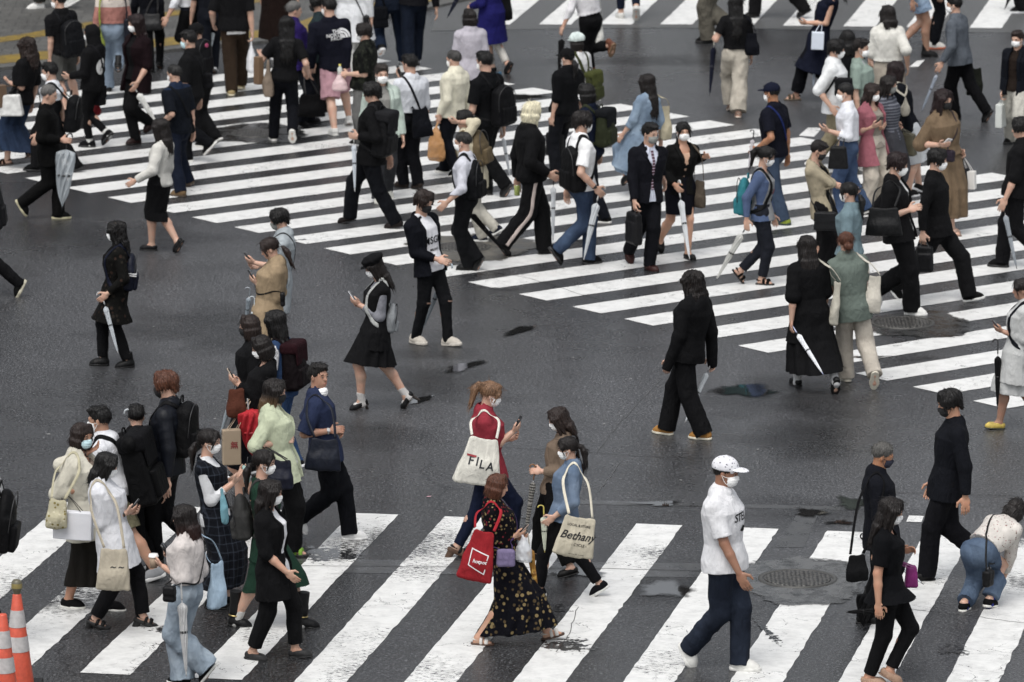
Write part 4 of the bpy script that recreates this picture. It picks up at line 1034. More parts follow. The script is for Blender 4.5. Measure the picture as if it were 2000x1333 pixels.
    def clip(X, Y, Z):
        d = -1.0 + 0 * X + 0 * Y + 0 * Z
        if clipp is not None:
            d = np.maximum(d, -((X - clipp[0]) * up[0] + (Y - clipp[1]) * up[1] + (Z - clipp[2]) * up[2]))
        if op:
            q = [X - nb[0], Y - nb[1], Z - nb[2]]; vv = sum(q[i] * up[i] for i in range(3)); a = sum(q[i] * lt[i] for i in range(3)); b = sum(q[i] * tf[i] for i in range(3))
            tt = np.clip(-vv / (tl - low if low < 0 else tl), 0, 1)
            w = np.interp(tt.ravel(), [0, .12, op[2] if len(op) > 2 else .5, 1], [op[0] * .9, op[0], op[1] * .6 + op[0] * .3 if len(op) < 3 else .0, op[1]]).reshape(tt.shape) * H
            d = np.maximum(d, np.minimum(w - np.abs(a), b + .0 * H) )
        return d
    need = op or clipp is not None
    amp = o.get('fold', .007)
    if is_inner: D['in_e'] = (ease, se, sl)
    V, T, Q = sdf(P, .0095 if not is_inner else .0095, sub=sub, clip=clip if need else None, adapt=.0, folds=(seed, amp, 10.5))
    name = o.get('name') or {'tee': 'tee_shirt', 'teetuck': 'tee_shirt', 'tucked': 'shirt', 'half': 'blouse', 'sweat': 'sweater', 'sleeveless': 'sleeveless_top', 'rolled': 'shirt', 'polo': 'polo_shirt', 'big': 'loose_shirt'}.get(kind, kind)
    ob = link(name, to_mesh(name, V, [T, Q]), [mat('leather' if o.get('leather') else 'fabric', col, pat=o.get('pat'))], D['body'])
    D['top'] = ob; D.setdefault('cloth', []).append((V, T, Q)); D['bvh'] = None
    if o.get('collar'):
        cl = sdf_mesh('collar', [loft([nb - up * .012 * H, nb + up * .018 * H], lt, A(.047, .041) * H, A(.043, .037) * H, k=.006), seg(nb + tf * .038 * H + lt * .02 * H, nb + tf * .055 * H + lt * .035 * H - up * .035 * H, .01 * H, .006 * H), seg(nb + tf * .038 * H - lt * .02 * H, nb + tf * .055 * H - lt * .035 * H - up * .035 * H, .01 * H, .006 * H)],
                      .007, sub=[ell(nb, A(.034, .036, .06) * H, (tf, lt, up)), seg(nb + tf * .03 * H, nb + tf * .07 * H, .008 * H, .014 * H)])
        link('collar', cl, [mat('fabric', o['collar'] if isinstance(o['collar'], str) else col, bump=.2)], ob)
    if op and kind in ('jacket', 'cardigan') and not o.get('nolapel'):
        for s in (1, -1):
            tb = op[2] if len(op) > 2 else .75
            pts = [nb + tf * .2 * H + lt * s * (.03 * H) + up * .004 * H] + [nb + tf * .25 * H + lt * s * (op[0] * (1 - i / 9) + op[1] * (i / 9 if len(op) < 3 else 0) + .016 - .006 * i / 9) * H - up * tl * tb * (.06 + .94 * i / 9) for i in range(10)]
            ribbon_on(D, 'lapel' if kind == 'jacket' else 'placket', bezier_path(pts, 30), -tf, .026 if kind == 'jacket' else .014, mat('fabric', col, bump=.15, rough=.8), ob)
    if o.get('tie'):
        pts = [nb + tf * .05 * H - up * .01 * H, nb + tf * .075 * H - up * .08 * H, nb + tf * .095 * H - up * .2 * H, nb + tf * .09 * H - up * .27 * H]
        strap_obj(D, 'tie', pts, .018, mat('fabric', o['tie'][0], pat=o['tie'][1]), ob)
    return ob
Z3 = A(0, 0, 1)
def bottom(D, seed, kind, col, o=None):
    o = dict(o or {}); H = D['H']; pel, up, lt, legs = D['pel'], D['up'], D['lt'], D['legs']; f = D['sex'] == 'f'; u = D['u']
    wst = pel + up * .075 * H; e = o.get('ease', .006) * H; P = []; clip = None
    yl = A(0, 1, 0)
    hipw = (.1 if f else .094) * H * o.get('fat', 1.0); hipd = (.07 if f else .066) * H * o.get('fat', 1.0)
    if kind in ('trousers', 'shorts'):
        w = o.get('w', .35); ln = o.get('len', 1.0)
        P.append(loft([pel - Z3 * .035 * H, pel + up * .0, wst], lt, [hipw * .92 + e, hipw + e, hipw * .86 + e], [hipd * .9 + e, hipd + e, hipd * .86 + e], k=.03, c0=False))
        if f or True: 
            for s in (1, -1): P.append(ell(pel - A(.03 * H, 0, .012 * H) + yl * s * .04 * H, A(.05, .048, .055) * H, k=.03))
        for g in legs:
            r0, r1, r2 = (.054 + .012 * w) * H, (.036 + .03 * w) * H, (.025 + .044 * w) * H
            if kind == 'shorts':
                t = o.get('len', .75); k_ = g['hip'] + (g['knee'] - g['hip']) * t
                P.append(seg(g['hip'], k_, r0 + e, r0 * (.86 + .2 * w) + e, k=.03, c1=True))
            else:
                a = g['ank'] - (g['ank'] - g['knee']) * (0 if ln >= 1 else 1 - ln) + ((g['org'] - g['ank']) * .35 if ln >= 1 else 0)
                P.append(seg(g['hip'], g['knee'], r0 + e, r1 + e, k=.03)); P.append(seg(g['knee'], a, r1 + e, r2 + e, k=.02, c1=True))
        V, T, Q = sdf(P, .0095, folds=(seed, o.get('fold', .010) * (.55 + w), 13.0), clip=lambda X, Y, Z: ((X - wst[0]) * up[0] + (Y - wst[1]) * up[1] + (Z - wst[2]) * up[2]))
        name = 'trousers' if kind == 'trousers' else 'shorts'
    else:   # skirt: len as a share of the leg
        ln = o.get('len', .6); fl = o.get('flare', .35)
        z1 = pel[2] - ln * (pel[2] - .04 * H); pts = []; rx = []; ry = []
        for t in (1.0, .75, .5, .25, 0.0):
            z = pel[2] - (pel[2] - z1) * t; xs = []; ys = []
            for g in legs:
                kz = g['knee'][2]
                p = g['hip'] + (g['knee'] - g['hip']) * np.clip((pel[2] - z) / max(pel[2] - kz, .05), 0, 1) if z > kz else g['knee'] + (g['ank'] - g['knee']) * np.clip((kz - z) / max(kz - g['ank'][2], .05), 0, 1)
                xs.append(p[0]); ys.append(p[1])
            pts.append(A((max(xs) + min(xs)) / 2, (max(ys) + min(ys)) / 2, z)); w_ = (.075 - .03 * t) * H
            ry.append(max((max(xs) - min(xs)) / 2 + w_, hipd) + fl * .09 * H * t + e); rx.append(max((max(ys) - min(ys)) / 2 + w_, hipw * (1 - .22 * t * (1 - fl))) + fl * .1 * H * t + e)
        pts.append(wst); rx.append(hipw * .84 + e); ry.append(hipd * .84 + e)
        P.append(loft(pts, yl, rx, ry, k=.02, pleat=o.get('pleat', (9, .05))))
        V, T, Q = sdf(P, .0095, folds=(seed, o.get('fold', .006), 9.0)); name = 'skirt'
    ob = link(name, to_mesh(name, V, [T, Q]), [mat('fabric', col, pat=o.get('pat'))], D['body'])
    D['bot'] = ob; D.setdefault('cloth', []).append((V, T, Q)); D['bvh'] = None
    if o.get('belt'):
        b = sdf_mesh('belt', [loft([wst - up * .008 * H, wst + up * .012 * H], lt, [hipw * .88 + e] * 2, [hipd * .9 + e] * 2, k=.01)], .008); link('belt', b, [mat('leather', o['belt'])], ob)
    if o.get('side'):  # stripe sewn down the outer seam
        for i, g in enumerate(legs):
            s = 1 if i == 0 else -1; q = [g['hip'] + yl * s * .2, g['knee'] + yl * s * .2, g['ank'] + yl * s * .2]; q = bezier_path([q[0], q[0] * .5 + q[1] * .5, q[1], q[1] * .5 + q[2] * .5, q[2]], 40)
            ribbon_on(D, 'side_stripe', q, -yl * s, .022, mat('fabric', o['side'], bump=.2), ob)
    return ob
def get_bvh(D):
    if D['bvh'] is None:
        V, T, Q = join(D['cloth']); F = [tuple(map(int, t)) for t in T] + [tuple(map(int, q)) for q in Q]
        D['bvh'] = BVHTree.FromPolygons([tuple(v) for v in V], F)
    return D['bvh']
def ribbon_on(D, name, pts, dr, w, m, parent):
    """a flat strip laid on the cloth by shooting each point along DR"""
    bv = get_bvh(D); P = []; N = []
    for p in pts:
        h = bv.ray_cast(Vector(p), Vector(dr), .4)
        if h[0] is not None: P.append(np.array(h[0]) + np.array(h[1]) * .004); N.append(np.array(h[1]))
    if len(P) < 4: return
    link(name, to_mesh(name, *(lambda r: (r[0], [r[1], r[2]]))(tube(P, w, 6, N, flat=.12))), [m], parent)
def strap_obj(D, name, pts, w, m, parent, snap=.11, n=40, off=.007):
    """a strap along a nominal path; where it comes near the clothes it lies on them"""
    bv = get_bvh(D); P = bezier_path(pts, n); N = []; out = []
    c = D['nb'] - D['up'] * .12 * D['H']
    for p in P:
        q, nn, _, dist = bv.find_nearest(Vector(p))
        q = np.array(q); nn = np.array(nn); ins = (p - q) @ nn < 0
        if dist < snap or ins: t = 1.0 if ins or dist < snap * .6 else 1 - (dist - snap * .6) / (snap * .4); out.append(p * (1 - t) + (q + nn * off) * t); N.append(nn)
        else: out.append(p); N.append(nrm(p - c))
    out = np.array(out)
    for _ in range(2): out[1:-1] = out[1:-1] * .5 + (out[:-2] + out[2:]) * .25
    V, T, Q = tube(out, w, 8, N, flat=.22)
    return link(name, to_mesh(name, V, [T, Q]), [m], parent)
# ------------------------------------------------------------------ carried things (each a thing of its own)
ITEMS = {}
def world_of(D): return Matrix.Translation(D['root']) @ Matrix.Rotation(D['ya'], 4, 'Z')
def item_root(D, name, label, cat, base, group=None):
    o = bpy.data.objects.new(name, None); COL.objects.link(o); o.empty_display_size = .05
    o.matrix_world = world_of(D) @ Matrix.Translation(Vector(base))
    return tag(o, label, cat, group)
def child(root, base, name, vtq, m, smooth=True):
    V, T, Q = vtq; return link(name, to_mesh(name, np.asarray(V) - base, [T, Q], smooth), [m], root)
def pxm(D, n): return n * (D['root'].y / math.cos(.23)) / FPX       # photo pixels to metres at this person's distance
def pix_local(D, px, nominal):
    return D['loc'](near_ray(px[0], px[1], world_of(D) @ Vector(nominal)))
def own(D, label):
    w = D['who']; n = lambda t: len(t.replace('-', ' ').replace('@', 'the ' + w).split())
    for cut in (' with ', ' and '):
        if n(label) > 16 and cut in w: w = w.rsplit(cut, 1)[0]
    return label.replace('@', 'the ' + w)
CAMDIR = Vector((0, -1, .24)).normalized()
def text_mesh(lines):
    """lines: (text, x, y, size, shear) -> flat mesh in the xy plane"""
    import bmesh
    bm = bmesh.new()
    for tx, x, y, sz, sh in lines:
        cu = bpy.data.curves.new('lettering', 'FONT'); cu.body = tx; cu.size = sz; cu.align_x = 'CENTER'; cu.align_y = 'CENTER'; cu.shear = sh; cu.offset = sz * .018; cu.resolution_u = 3
        ob = bpy.data.objects.new('lettering_source', cu); COL.objects.link(ob); dg = bpy.context.evaluated_depsgraph_get()
        me = bpy.data.meshes.new_from_object(ob.evaluated_get(dg)); me.transform(Matrix.Translation((x, y, 0))); bm.from_mesh(me)
        bpy.data.objects.remove(ob); bpy.data.curves.remove(cu); bpy.data.meshes.remove(me)
    return bm
def conform(bm, bvs, c, rx, uy, n, off=.004, cut=.02):
    import bmesh
    for _ in range(3):
        es = [e for e in bm.edges if e.calc_length() > cut]
        if not es: break
        bmesh.ops.subdivide_edges(bm, edges=es, cuts=1); bmesh.ops.triangulate(bm, faces=bm.faces[:])
    rx, uy, n, c = Vector(rx), Vector(uy), Vector(n), Vector(c)
    for v in bm.verts:
        p = c + rx * v.co.x + uy * v.co.y; best = None
        for bv in bvs:
            h = bv.ray_cast(p + n * .35, -n, .7)
            if h[0] is not None and (best is None or (h[0] - p).dot(n) > (best - p).dot(n)): best = h[0]
        v.co = (best if best is not None else p) + n * off
def poly(bm, pts):
    import bmesh
    f = bm.faces.new([bm.verts.new((x, y, 0)) for x, y in pts]); bmesh.ops.triangulate(bm, faces=[f])
def lettering(name, bm, m, parent, base=(0, 0, 0)):
    me = bpy.data.meshes.new(name)
    import bmesh
    if base is not None: bmesh.ops.translate(bm, verts=bm.verts[:], vec=-Vector(base))
    bm.to_mesh(me); bm.free(); return link(name, me, [m], parent)
def chest_text(D, lines, col, back=False, drop=.12, side=0.0, shapes=None, name='lettering', size=1.0):
    """print on the chest or back of the top the person wears"""
    H = D['H']; s = -1 if back else 1; n = D['tf'] * s; rx = D['lt'] * (-1 if not back else 1) * -1 * (1)
    rx = np.cross(D['up'], n)
    bm = text_mesh(lines) if lines else __import__('bmesh').new()
    if shapes:
        for p in shapes: poly(bm, p)
    conform(bm, [get_bvh(D)], D['nb'] - D['up'] * drop * H + rx * side * H, rx * size, D['up'] * size, n)
    return lettering(name, bm, mat('fabric', col, bump=.1), D['top'], None)

def umb_parts(loose, kind, twist):
    def ring(prof, nf, amp, ns=48):
        V = []; Q = []
        for i, (z, r) in enumerate(prof):
            for j in range(ns):
                a = 2 * math.pi * j / ns; rr = r * (1 + amp * math.cos(nf * a) * (1 if 0 < i < len(prof) - 1 else .2)); a2 = a + twist * z * 6
                V.append((rr * math.cos(a2), rr * math.sin(a2), z))
        for i in range(len(prof) - 1):
            for j in range(ns): Q.append((i * ns + j, (i + 1) * ns + j, (i + 1) * ns + (j + 1) % ns, i * ns + (j + 1) % ns))
        return np.array(V), np.zeros((0, 3), int), np.array(Q)
    if loose > 1.6: pr = [(-.1, .012), (-.12, .035 * loose), (-.2, .036 * loose), (-.35, .033 * loose), (-.5, .026 * loose), (-.62, .019 * loose), (-.72, .012), (-.75, .006)]
    else: pr = [(-.13, .01), (-.15, .03 * loose), (-.2, .034 * loose), (-.22, .03 * loose), (-.26, .027 * loose), (-.45, .024 * loose), (-.62, .017), (-.74, .011), (-.76, .006)]
    zz = np.linspace(pr[0][0], pr[-1][0], 22); rr = np.interp(-zz, [-p[0] for p in pr], [p[1] for p in pr])
    return ring(list(zip(zz, rr)), 8, .24 if loose > 1.6 else .16)
def item_umb(D, side, tip, label, col, kind='vinyl', loose=1.0, handle='#c9c9c6', hook=True, grip=None, pat=None, nom=None, alpha=.72):
    arm = D['arms'][0 if side == 'L' else 1]
    h = arm['palm'].copy()
    s_ = 1 if side == 'L' else -1
    if grip: h = pix_local(D, grip, D['pel'] + A(grip[2], grip[3], .05) if len(grip) > 2 else h)
    nomv = h + (A(*nom) if nom else A(-.12, s_ * .1, -.74)) + A(0, s_ * .06, 0)
    t = pix_local(D, tip, nomv); 
    if t[2] < .01: t = t + (h - t) * ((.01 - t[2]) / max(h[2] - t[2], .05))
    L = np.linalg.norm(t - h); s = L / .8; ax = (t - h) / L
    zz = -ax; xx = nrm(A(1, 0, 0) - zz * zz[0]) if abs(zz[0]) < .95 else nrm(A(0, 0, -1) + zz * zz[2]); yy = np.cross(zz, xx)
    root = item_root(D, 'umbrella', own(D, label), 'umbrella', h, 'closed umbrellas carried by pedestrians')
    M = rot(xx, yy, zz) @ Matrix.Diagonal((min(max(s, .8), 1.15),) * 2 + (s, 1))
    def add(name, key, fn, m):
        me = tpl(key, lambda: to_mesh(name, *(lambda r: (r[0], [r[1], r[2]]))(fn()))); o = inst(name, me, m, root, M); return o
    hp = [(0, 0, -.1), (0, 0, 0), (0, 0, .05)]
    if hook: hp = [(0, 0, -.1), (0, 0, 0), (0, 0, .04), (.008, 0, .07), (.03, 0, .085), (.055, 0, .075), (.064, 0, .045)]
    add('handle', ('uh', hook), lambda: tube(bezier_path(hp, 20), .0085, 8), mat('plain', handle, rough=.3))
    add('shaft', 'us', lambda: tube([(0, 0, -.09), (0, 0, -.75)], .0045, 6), mat('metal', '#b5b5b5'))
    add('tip', 'ut', lambda: tube([(0, 0, -.74), (0, 0, -.8)], [.006, .004], 6), mat('plain', handle if kind == 'vinyl' else '#222222', rough=.3))
    add('canopy', ('uc', loose), lambda: umb_parts(loose, kind, .5), mat(kind, col, pat=pat, **({'alpha': alpha} if kind == 'vinyl' else {'rough': .6})))
    add('tie_band', ('ub', loose), lambda: tube([(0, 0, -.385), (0, 0, -.405)], .0285 * loose * (1 if loose < 1.6 else 1.15), 12), mat('plain', '#1b1b1d' if kind == 'vinyl' else col))
ITEMS['umb'] = item_umb

def item_pack(D, label, col, size=1.0, center=None, flap=None, shape='box', strap=None, tf_off=0.0, two=True, handle=True, pat=None, kind='fabric'):
    H = D['H']; up, tf, lt, nb = D['up'], D['tf'], D['lt'], D['nb']
    w, h, d = .088 * H * size, .138 * H * size, .05 * H * size
    c = nb - up * (.045 * H + h) - tf * (.085 * H + d + tf_off)
    if center: 
        c2 = pix_local(D, center, c); c = c + np.clip(c2 - c, -.16, .16)
    # keep it off the back
    root = item_root(D, 'backpack', own(D, label), 'backpack', c, 'backpacks worn by pedestrians')
    B = (tf, lt, up); m = mat(kind, col, pat=pat, **({'rough': .6} if kind == 'fabric' else {}))
    q = lambda x, y, z: c + tf * x + lt * y + up * z
    if shape == 'round': P = [ell(q(0, 0, 0), (d * 1.05, w * 1.05, h * 1.02), B, k=.03), rbox(q(0, 0, -h * .3), (d * .95, w, h * .6), .04, B, k=.03)]
    elif shape == 'roll': P = [rbox(q(0, 0, -h * .08), (d, w, h * .9), .035, B, k=.03, taper=-.08), seg(q(.0, -w * .8, h * .86), q(.0, w * .8, h * .86), d * .75, d * .75, k=.03)]
    else: P = [rbox(q(0, 0, -h * .06), (d, w, h * .94), .06, B, k=.04, taper=-.1), ell(q(-d * .25, 0, -h * .1), (d * 1.1, w * .95, h * .85), B, k=.04), ell(q(-d * .1, 0, h * .6), (d * .9, w * .82, h * .45), B, k=.04)]
    body = child(root, c, 'pack_body', sdf(P, .009, folds=(len(PEOPLE), .004, 16.0)), m)
    child(root, c, 'front_pocket', sdf([rbox(q(-d * 1.05, 0, -h * .42), (d * .42, w * .8, h * .42), .028, B)], .009, folds=(3, .003)), m)
    if flap: child(root, c, 'lid', sdf([rbox(q(-d * .1, 0, h * .82), (d * 1.12, w * 1.03, h * .24), .04, B), rbox(q(-d * 1.08, 0, h * .5), (.012, w * .9, h * .4), .01, B)], .009, folds=(5, .003)), mat(kind, flap))
    else: child(root, c, 'zip', tube(bezier_path([q(-d * .75, -w * .98, -h * .2), q(-d * .8, -w * .9, h * .62), q(-d * .8, 0, h * .98), q(-d * .8, w * .9, h * .62), q(-d * .75, w * .98, -h * .2)], 24), .005, 6), mat('plain', '#2b2b2d'))
    if handle: child(root, c, 'carry_handle', tube(bezier_path([q(d * .6, -w * .3, h * .95), q(d * .6, -w * .2, h * 1.2), q(d * .6, w * .2, h * 1.2), q(d * .6, w * .3, h * .95)], 14), .008, 6), m)
    sm = mat('fabric', strap or col, rough=.6)
    for s in ((1, -1) if two else (1,)):
        sh = D['sc'] + lt * s * .068 * H
        pts = [q(d * .8, s * w * .45, h * .8), sh + up * .06 * H - tf * .03 * H, sh + up * .055 * H + tf * .03 * H, sh + tf * .09 * H - up * .07 * H, sh + tf * .075 * H - up * .17 * H + lt * s * .02 * H, sh - up * .23 * H + lt * s * .035 * H, q(d * .8, s * w * .8, -h * .75)]
        o = strap_obj(D, 'strap', pts, .022, sm, root, snap=.09); o.matrix_local = Matrix.Translation(-Vector(c))
    D['pack'] = (c, B, (d, w, h), root, body); return root
ITEMS['pack'] = item_pack

def item_bag(D, kind, anchor, center, wh, label, col, rotz=0, text=None, strapc=None, mk=None, thick=None, pat=None, shoulder=None, shapes=None, tcol='#222222', tdir=None, hold=None, name=None, alpha=None, flare=-.1, tilt=None, camoff=None):
    """anchor: shL shR hL hR eL eR xL xR (shoulder, hand, elbow, strap across to the hip)"""
    H = D['H']; s = 1 if anchor[-1] == 'L' else -1; arm = D['arms'][0 if s == 1 else 1]; up, tf, lt = D['up'], D['tf'], D['lt']
    w, h = pxm(D, wh[0]), pxm(D, wh[1])
    hang = {'s': D['sc'] + lt * s * (D['shw']), 'h': arm['palm'], 'e': arm['el'] * .75 + arm['wr'] * .25, 'x': D['sc']}[anchor[0]]
    nom = {'s': D['pel'] + A(0, s * .17 * H, .06 * H), 'h': arm['palm'] - Z3 * (h * .5 + .09), 'e': hang - Z3 * (h * .5 + .1), 'x': D['pel'] + A(-.03, s * .15 * H, .03 * H)}[anchor[0]]
    nom = nom + A(0, s * (.1 if anchor[0] == 'e' else .03), 0) + np.array(Matrix.Rotation(-D['ya'], 3, 'Z') @ CAMDIR) * (camoff if camoff is not None else .1 if anchor[0] in 'sxe' else .02)
    c = pix_local(D, center, nom) if center else nom
    a = R(rotz); X = A(math.cos(a), math.sin(a), 0); Y = A(-math.sin(a), math.cos(a), 0); B = (X, Y, Z3)
    th = thick if thick else {'tote': .05, 'hand': .055, 'paper': .045, 'plastic': .07, 'brief': .05, 'cross': .035, 'sling': .05, 'cloth': .05}[kind]
    if c[2] - h / 2 < .03: c[2] = h / 2 + .03
    Zb = Z3
    tl_ = R(tilt if tilt is not None else ((len(PEOPLE) * 37) % 13 - 6) * (1.0 if kind in ('tote', 'cloth', 'sling') else .4)); X, Zb = X * math.cos(tl_) + Z3 * math.sin(tl_), Z3 * math.cos(tl_) - X * math.sin(tl_); B = (X, Y, Zb)
    q = lambda x, y, z: c + X * x + Y * y + Zb * z
    names = {'tote': 'tote_bag', 'hand': 'handbag', 'paper': 'paper_bag', 'plastic': 'plastic_bag', 'brief': 'briefcase', 'cross': 'crossbody_bag', 'sling': 'sling_bag', 'cloth': 'shoulder_bag'}
    nm = name or names[kind]; root = item_root(D, nm, own(D, label), nm.replace('_', ' '), c, 'bags carried by pedestrians')
    mkind = mk or {'tote': 'fabric', 'hand': 'leather', 'paper': 'paper', 'plastic': 'vinyl', 'brief': 'leather', 'cross': 'leather', 'sling': 'fabric', 'cloth': 'fabric'}[kind]
    m = mat(mkind, col, pat=pat, **({'alpha': alpha} if alpha else {})); sm = mat('fabric' if mkind != 'leather' else 'leather', strapc or col)
    sd = len(PEOPLE) * 3
    if kind == 'plastic':
        P = [loft([q(0, 0, -h / 2), q(0, 0, -h * .38), q(0, 0, 0), q(0, 0, h * .3), q(0, 0, h * .5)], Y, [th * .6, th, th, th * .6, .02], [w * .4, w * .5, w * .46, w * .26, w * .12], k=.02)]
        vtq = sdf(P, .008, folds=(sd, .009, 22.0))
    elif kind == 'paper': vtq = sdf([rbox(c, (w / 2, th, h / 2), .006, B)], .007, folds=(sd, .0025, 8.0))
    elif kind == 'brief': vtq = sdf([rbox(c, (w / 2, th, h / 2), .03, B, taper=-.05), rbox(q(0, th * .9, -h * .1), (w * .4, .02, h * .32), .015, B), rbox(q(0, -th * .9, -h * .1), (w * .4, .02, h * .32), .015, B)], .008, folds=(sd, .003, 12.0))
    elif kind in ('cross', 'sling'): vtq = sdf([rbox(c, (w / 2, th, h / 2), .03, B, taper=flare), rbox(q(0, 0, h * .18), (w * .5, th * 1.15, h * .28), .02, B)], .008, folds=(sd, .003, 14.0))
    elif kind == 'hand': vtq = sdf([rbox(c, (w / 2, th, h / 2), .025, B, taper=-.14)], .008, folds=(sd, .003, 12.0))
    else:
        vtq = sdf([rbox(c - Zb * h * .03, (w / 2, th * .75, h / 2 * .97), .03, B, taper=flare * 1.6, k=.03), ell(c - Zb * h * .2, (w * .47, th * 1.25, h * .28), B, k=.05)], .008, folds=(sd, .009, 13.0))
        V_ = vtq[0]; r_ = (V_ - c) @ np.array((X, Y, Zb)).T; fz = np.clip(r_[:, 2] / h + .5, 0, 1)      # the mouth sags between the straps, the corners droop
        V_ = V_ - np.outer(np.cos(r_[:, 0] / w * 2 * math.pi) * .03 * h * np.clip(fz * 3 - 2, 0, 1), Zb) - np.outer(r_[:, 1] * (.75 * np.clip(fz * 1.6 - .6, 0, 1)), Y); vtq = (V_, vtq[1], vtq[2])
    body = child(root, c, 'bag_body', vtq, m)
    tp = h * .47; wx = w * .32
    if kind in ('hand', 'brief', 'paper') or (kind == 'tote' and anchor[0] in 'he'):
        for sy in (1, -1):
            apex = hang if anchor[0] in 'he' and not hold else q(0, sy * th * .5, h * .5 + .1)
            ap = apex * .96 + q(0, sy * th * .5, tp) * .04
            child(root, c, 'handle', tube(bezier_path([q(-wx * .8, sy * th * .8, tp - .01), (q(-wx * .6, sy * th * .7, tp) + ap * 2) / 3 - X * wx * .2, ap, (q(wx * .6, sy * th * .7, tp) + ap * 2) / 3 + X * wx * .2, q(wx * .8, sy * th * .8, tp - .01)], 18), .006 if kind != 'paper' else .0035, 6), mat('plain', strapc or col))
    elif kind == 'plastic':
        child(root, c, 'handle', tube(bezier_path([q(0, 0, h * .46), (q(0, 0, h * .5) + hang) / 2, hang], 8), .012, 6), m)
    elif anchor[0] == 's':
        sp = D['sc'] + lt * s * (D['shw'] - .035 * H) + up * .05 * H
        pts = [q(wx, 0, tp), (q(wx, 0, tp) + sp * 2) / 3 + tf * .06 * H + lt * s * .02 * H, sp + tf * .02 * H, sp - tf * .02 * H, (q(-wx, 0, tp) + sp * 2) / 3 - tf * .05 * H + lt * s * .02 * H, q(-wx, 0, tp)]
        o = strap_obj(D, 'strap', pts, .014, sm, root, snap=.05); o.matrix_local = Matrix.Translation(-Vector(c))
    elif anchor[0] == 'x':
        so = D['sc'] - lt * s * .075 * H + up * .05 * H; ch = D['sc'] - up * .1 * H
        pts = [q(wx, 0, tp), ch + tf * .1 * H + lt * s * .05 * H - up * .08 * H, ch + tf * .1 * H - lt * s * .02 * H, so + tf * .03 * H, so - tf * .03 * H, ch - tf * .1 * H - lt * s * .01 * H, ch - tf * .1 * H + lt * s * .06 * H - up * .1 * H, q(-wx, 0, tp)]
        o = strap_obj(D, 'strap', pts, .009 if kind == 'cross' else .016, sm, root, snap=.14, n=60); o.matrix_local = Matrix.Translation(-Vector(c))
    if text or shapes:
        bv = BVHTree.FromPolygons([tuple(v) for v in vtq[0]], [tuple(map(int, t)) for t in vtq[1]] + [tuple(map(int, t)) for t in vtq[2]])
        cd = np.array(Matrix.Rotation(-D['ya'], 3, 'Z') @ CAMDIR); n = Y if cd @ Y > 0 else -Y
        rx = np.cross(Zb, n); bm = text_mesh([(t, x * w, y * h, sz * w, sh) for t, x, y, sz, sh in (text or [])])
        for p in shapes or []:
            if isinstance(p, tuple): continue
            poly(bm, [(x * w, y * h) for x, y in p])
        conform(bm, [bv], c, rx, Zb, n)
        lettering('lettering', bm, mat('plain', tcol, rough=.7), body, c)
        for p in shapes or []:
            if isinstance(p, tuple):   # (colour, polygon)
                b2 = __import__('bmesh').new(); poly(b2, [(x * w, y * h) for x, y in p[1]]); conform(b2, [bv], c, rx, Zb, n, off=.005); lettering('emblem', b2, mat('plain', p[0], rough=.7), body, c)
    return root
ITEMS['bag'] = item_bag

def item_phone(D, side, label=None, col='#17181b', px=None, tilt=.5):
    arm = D['arms'][0 if side == 'L' else 1]; c = arm['wr'] + arm['d'] * .095 * D['u'] + arm['pn'] * .024 + Z3 * .015
    if px: c = c + np.clip(pix_local(D, px, c) - c, -.1, .1)
    d = nrm(arm['d'] * .6 + Z3 * tilt); n = nrm(D['hc'] - c); n = nrm(n - d * (n @ d)); y = np.cross(n, d)
    root = item_root(D, 'smartphone', own(D, label or 'dark smartphone held up by @'), 'smartphone', c, 'smartphones in pedestrians\' hands')
    B = (d, y, n)
    child(root, c, 'phone_body', sdf([rbox(c, (.074, .037, .0055), .005, B)], .0045), mat('plain', col, rough=.3))
    V = np.array([c + d * a * .069 + y * b * .034 + n * .0068 for a, b in ((-1, -1), (1, -1), (1, 1), (-1, 1))] + [c + d * a * .069 + y * b * .034 + n * .004 for a, b in ((-1, -1), (1, -1), (1, 1), (-1, 1))])
    Q = np.array([(0, 1, 2, 3), (7, 6, 5, 4), (0, 4, 5, 1), (1, 5, 6, 2), (2, 6, 7, 3), (3, 7, 4, 0)])
    child(root, c, 'screen', (V, np.zeros((0, 3), int), Q), mat('plain', '#0a0b0d', rough=.08), smooth=False)
ITEMS['phone'] = item_phone

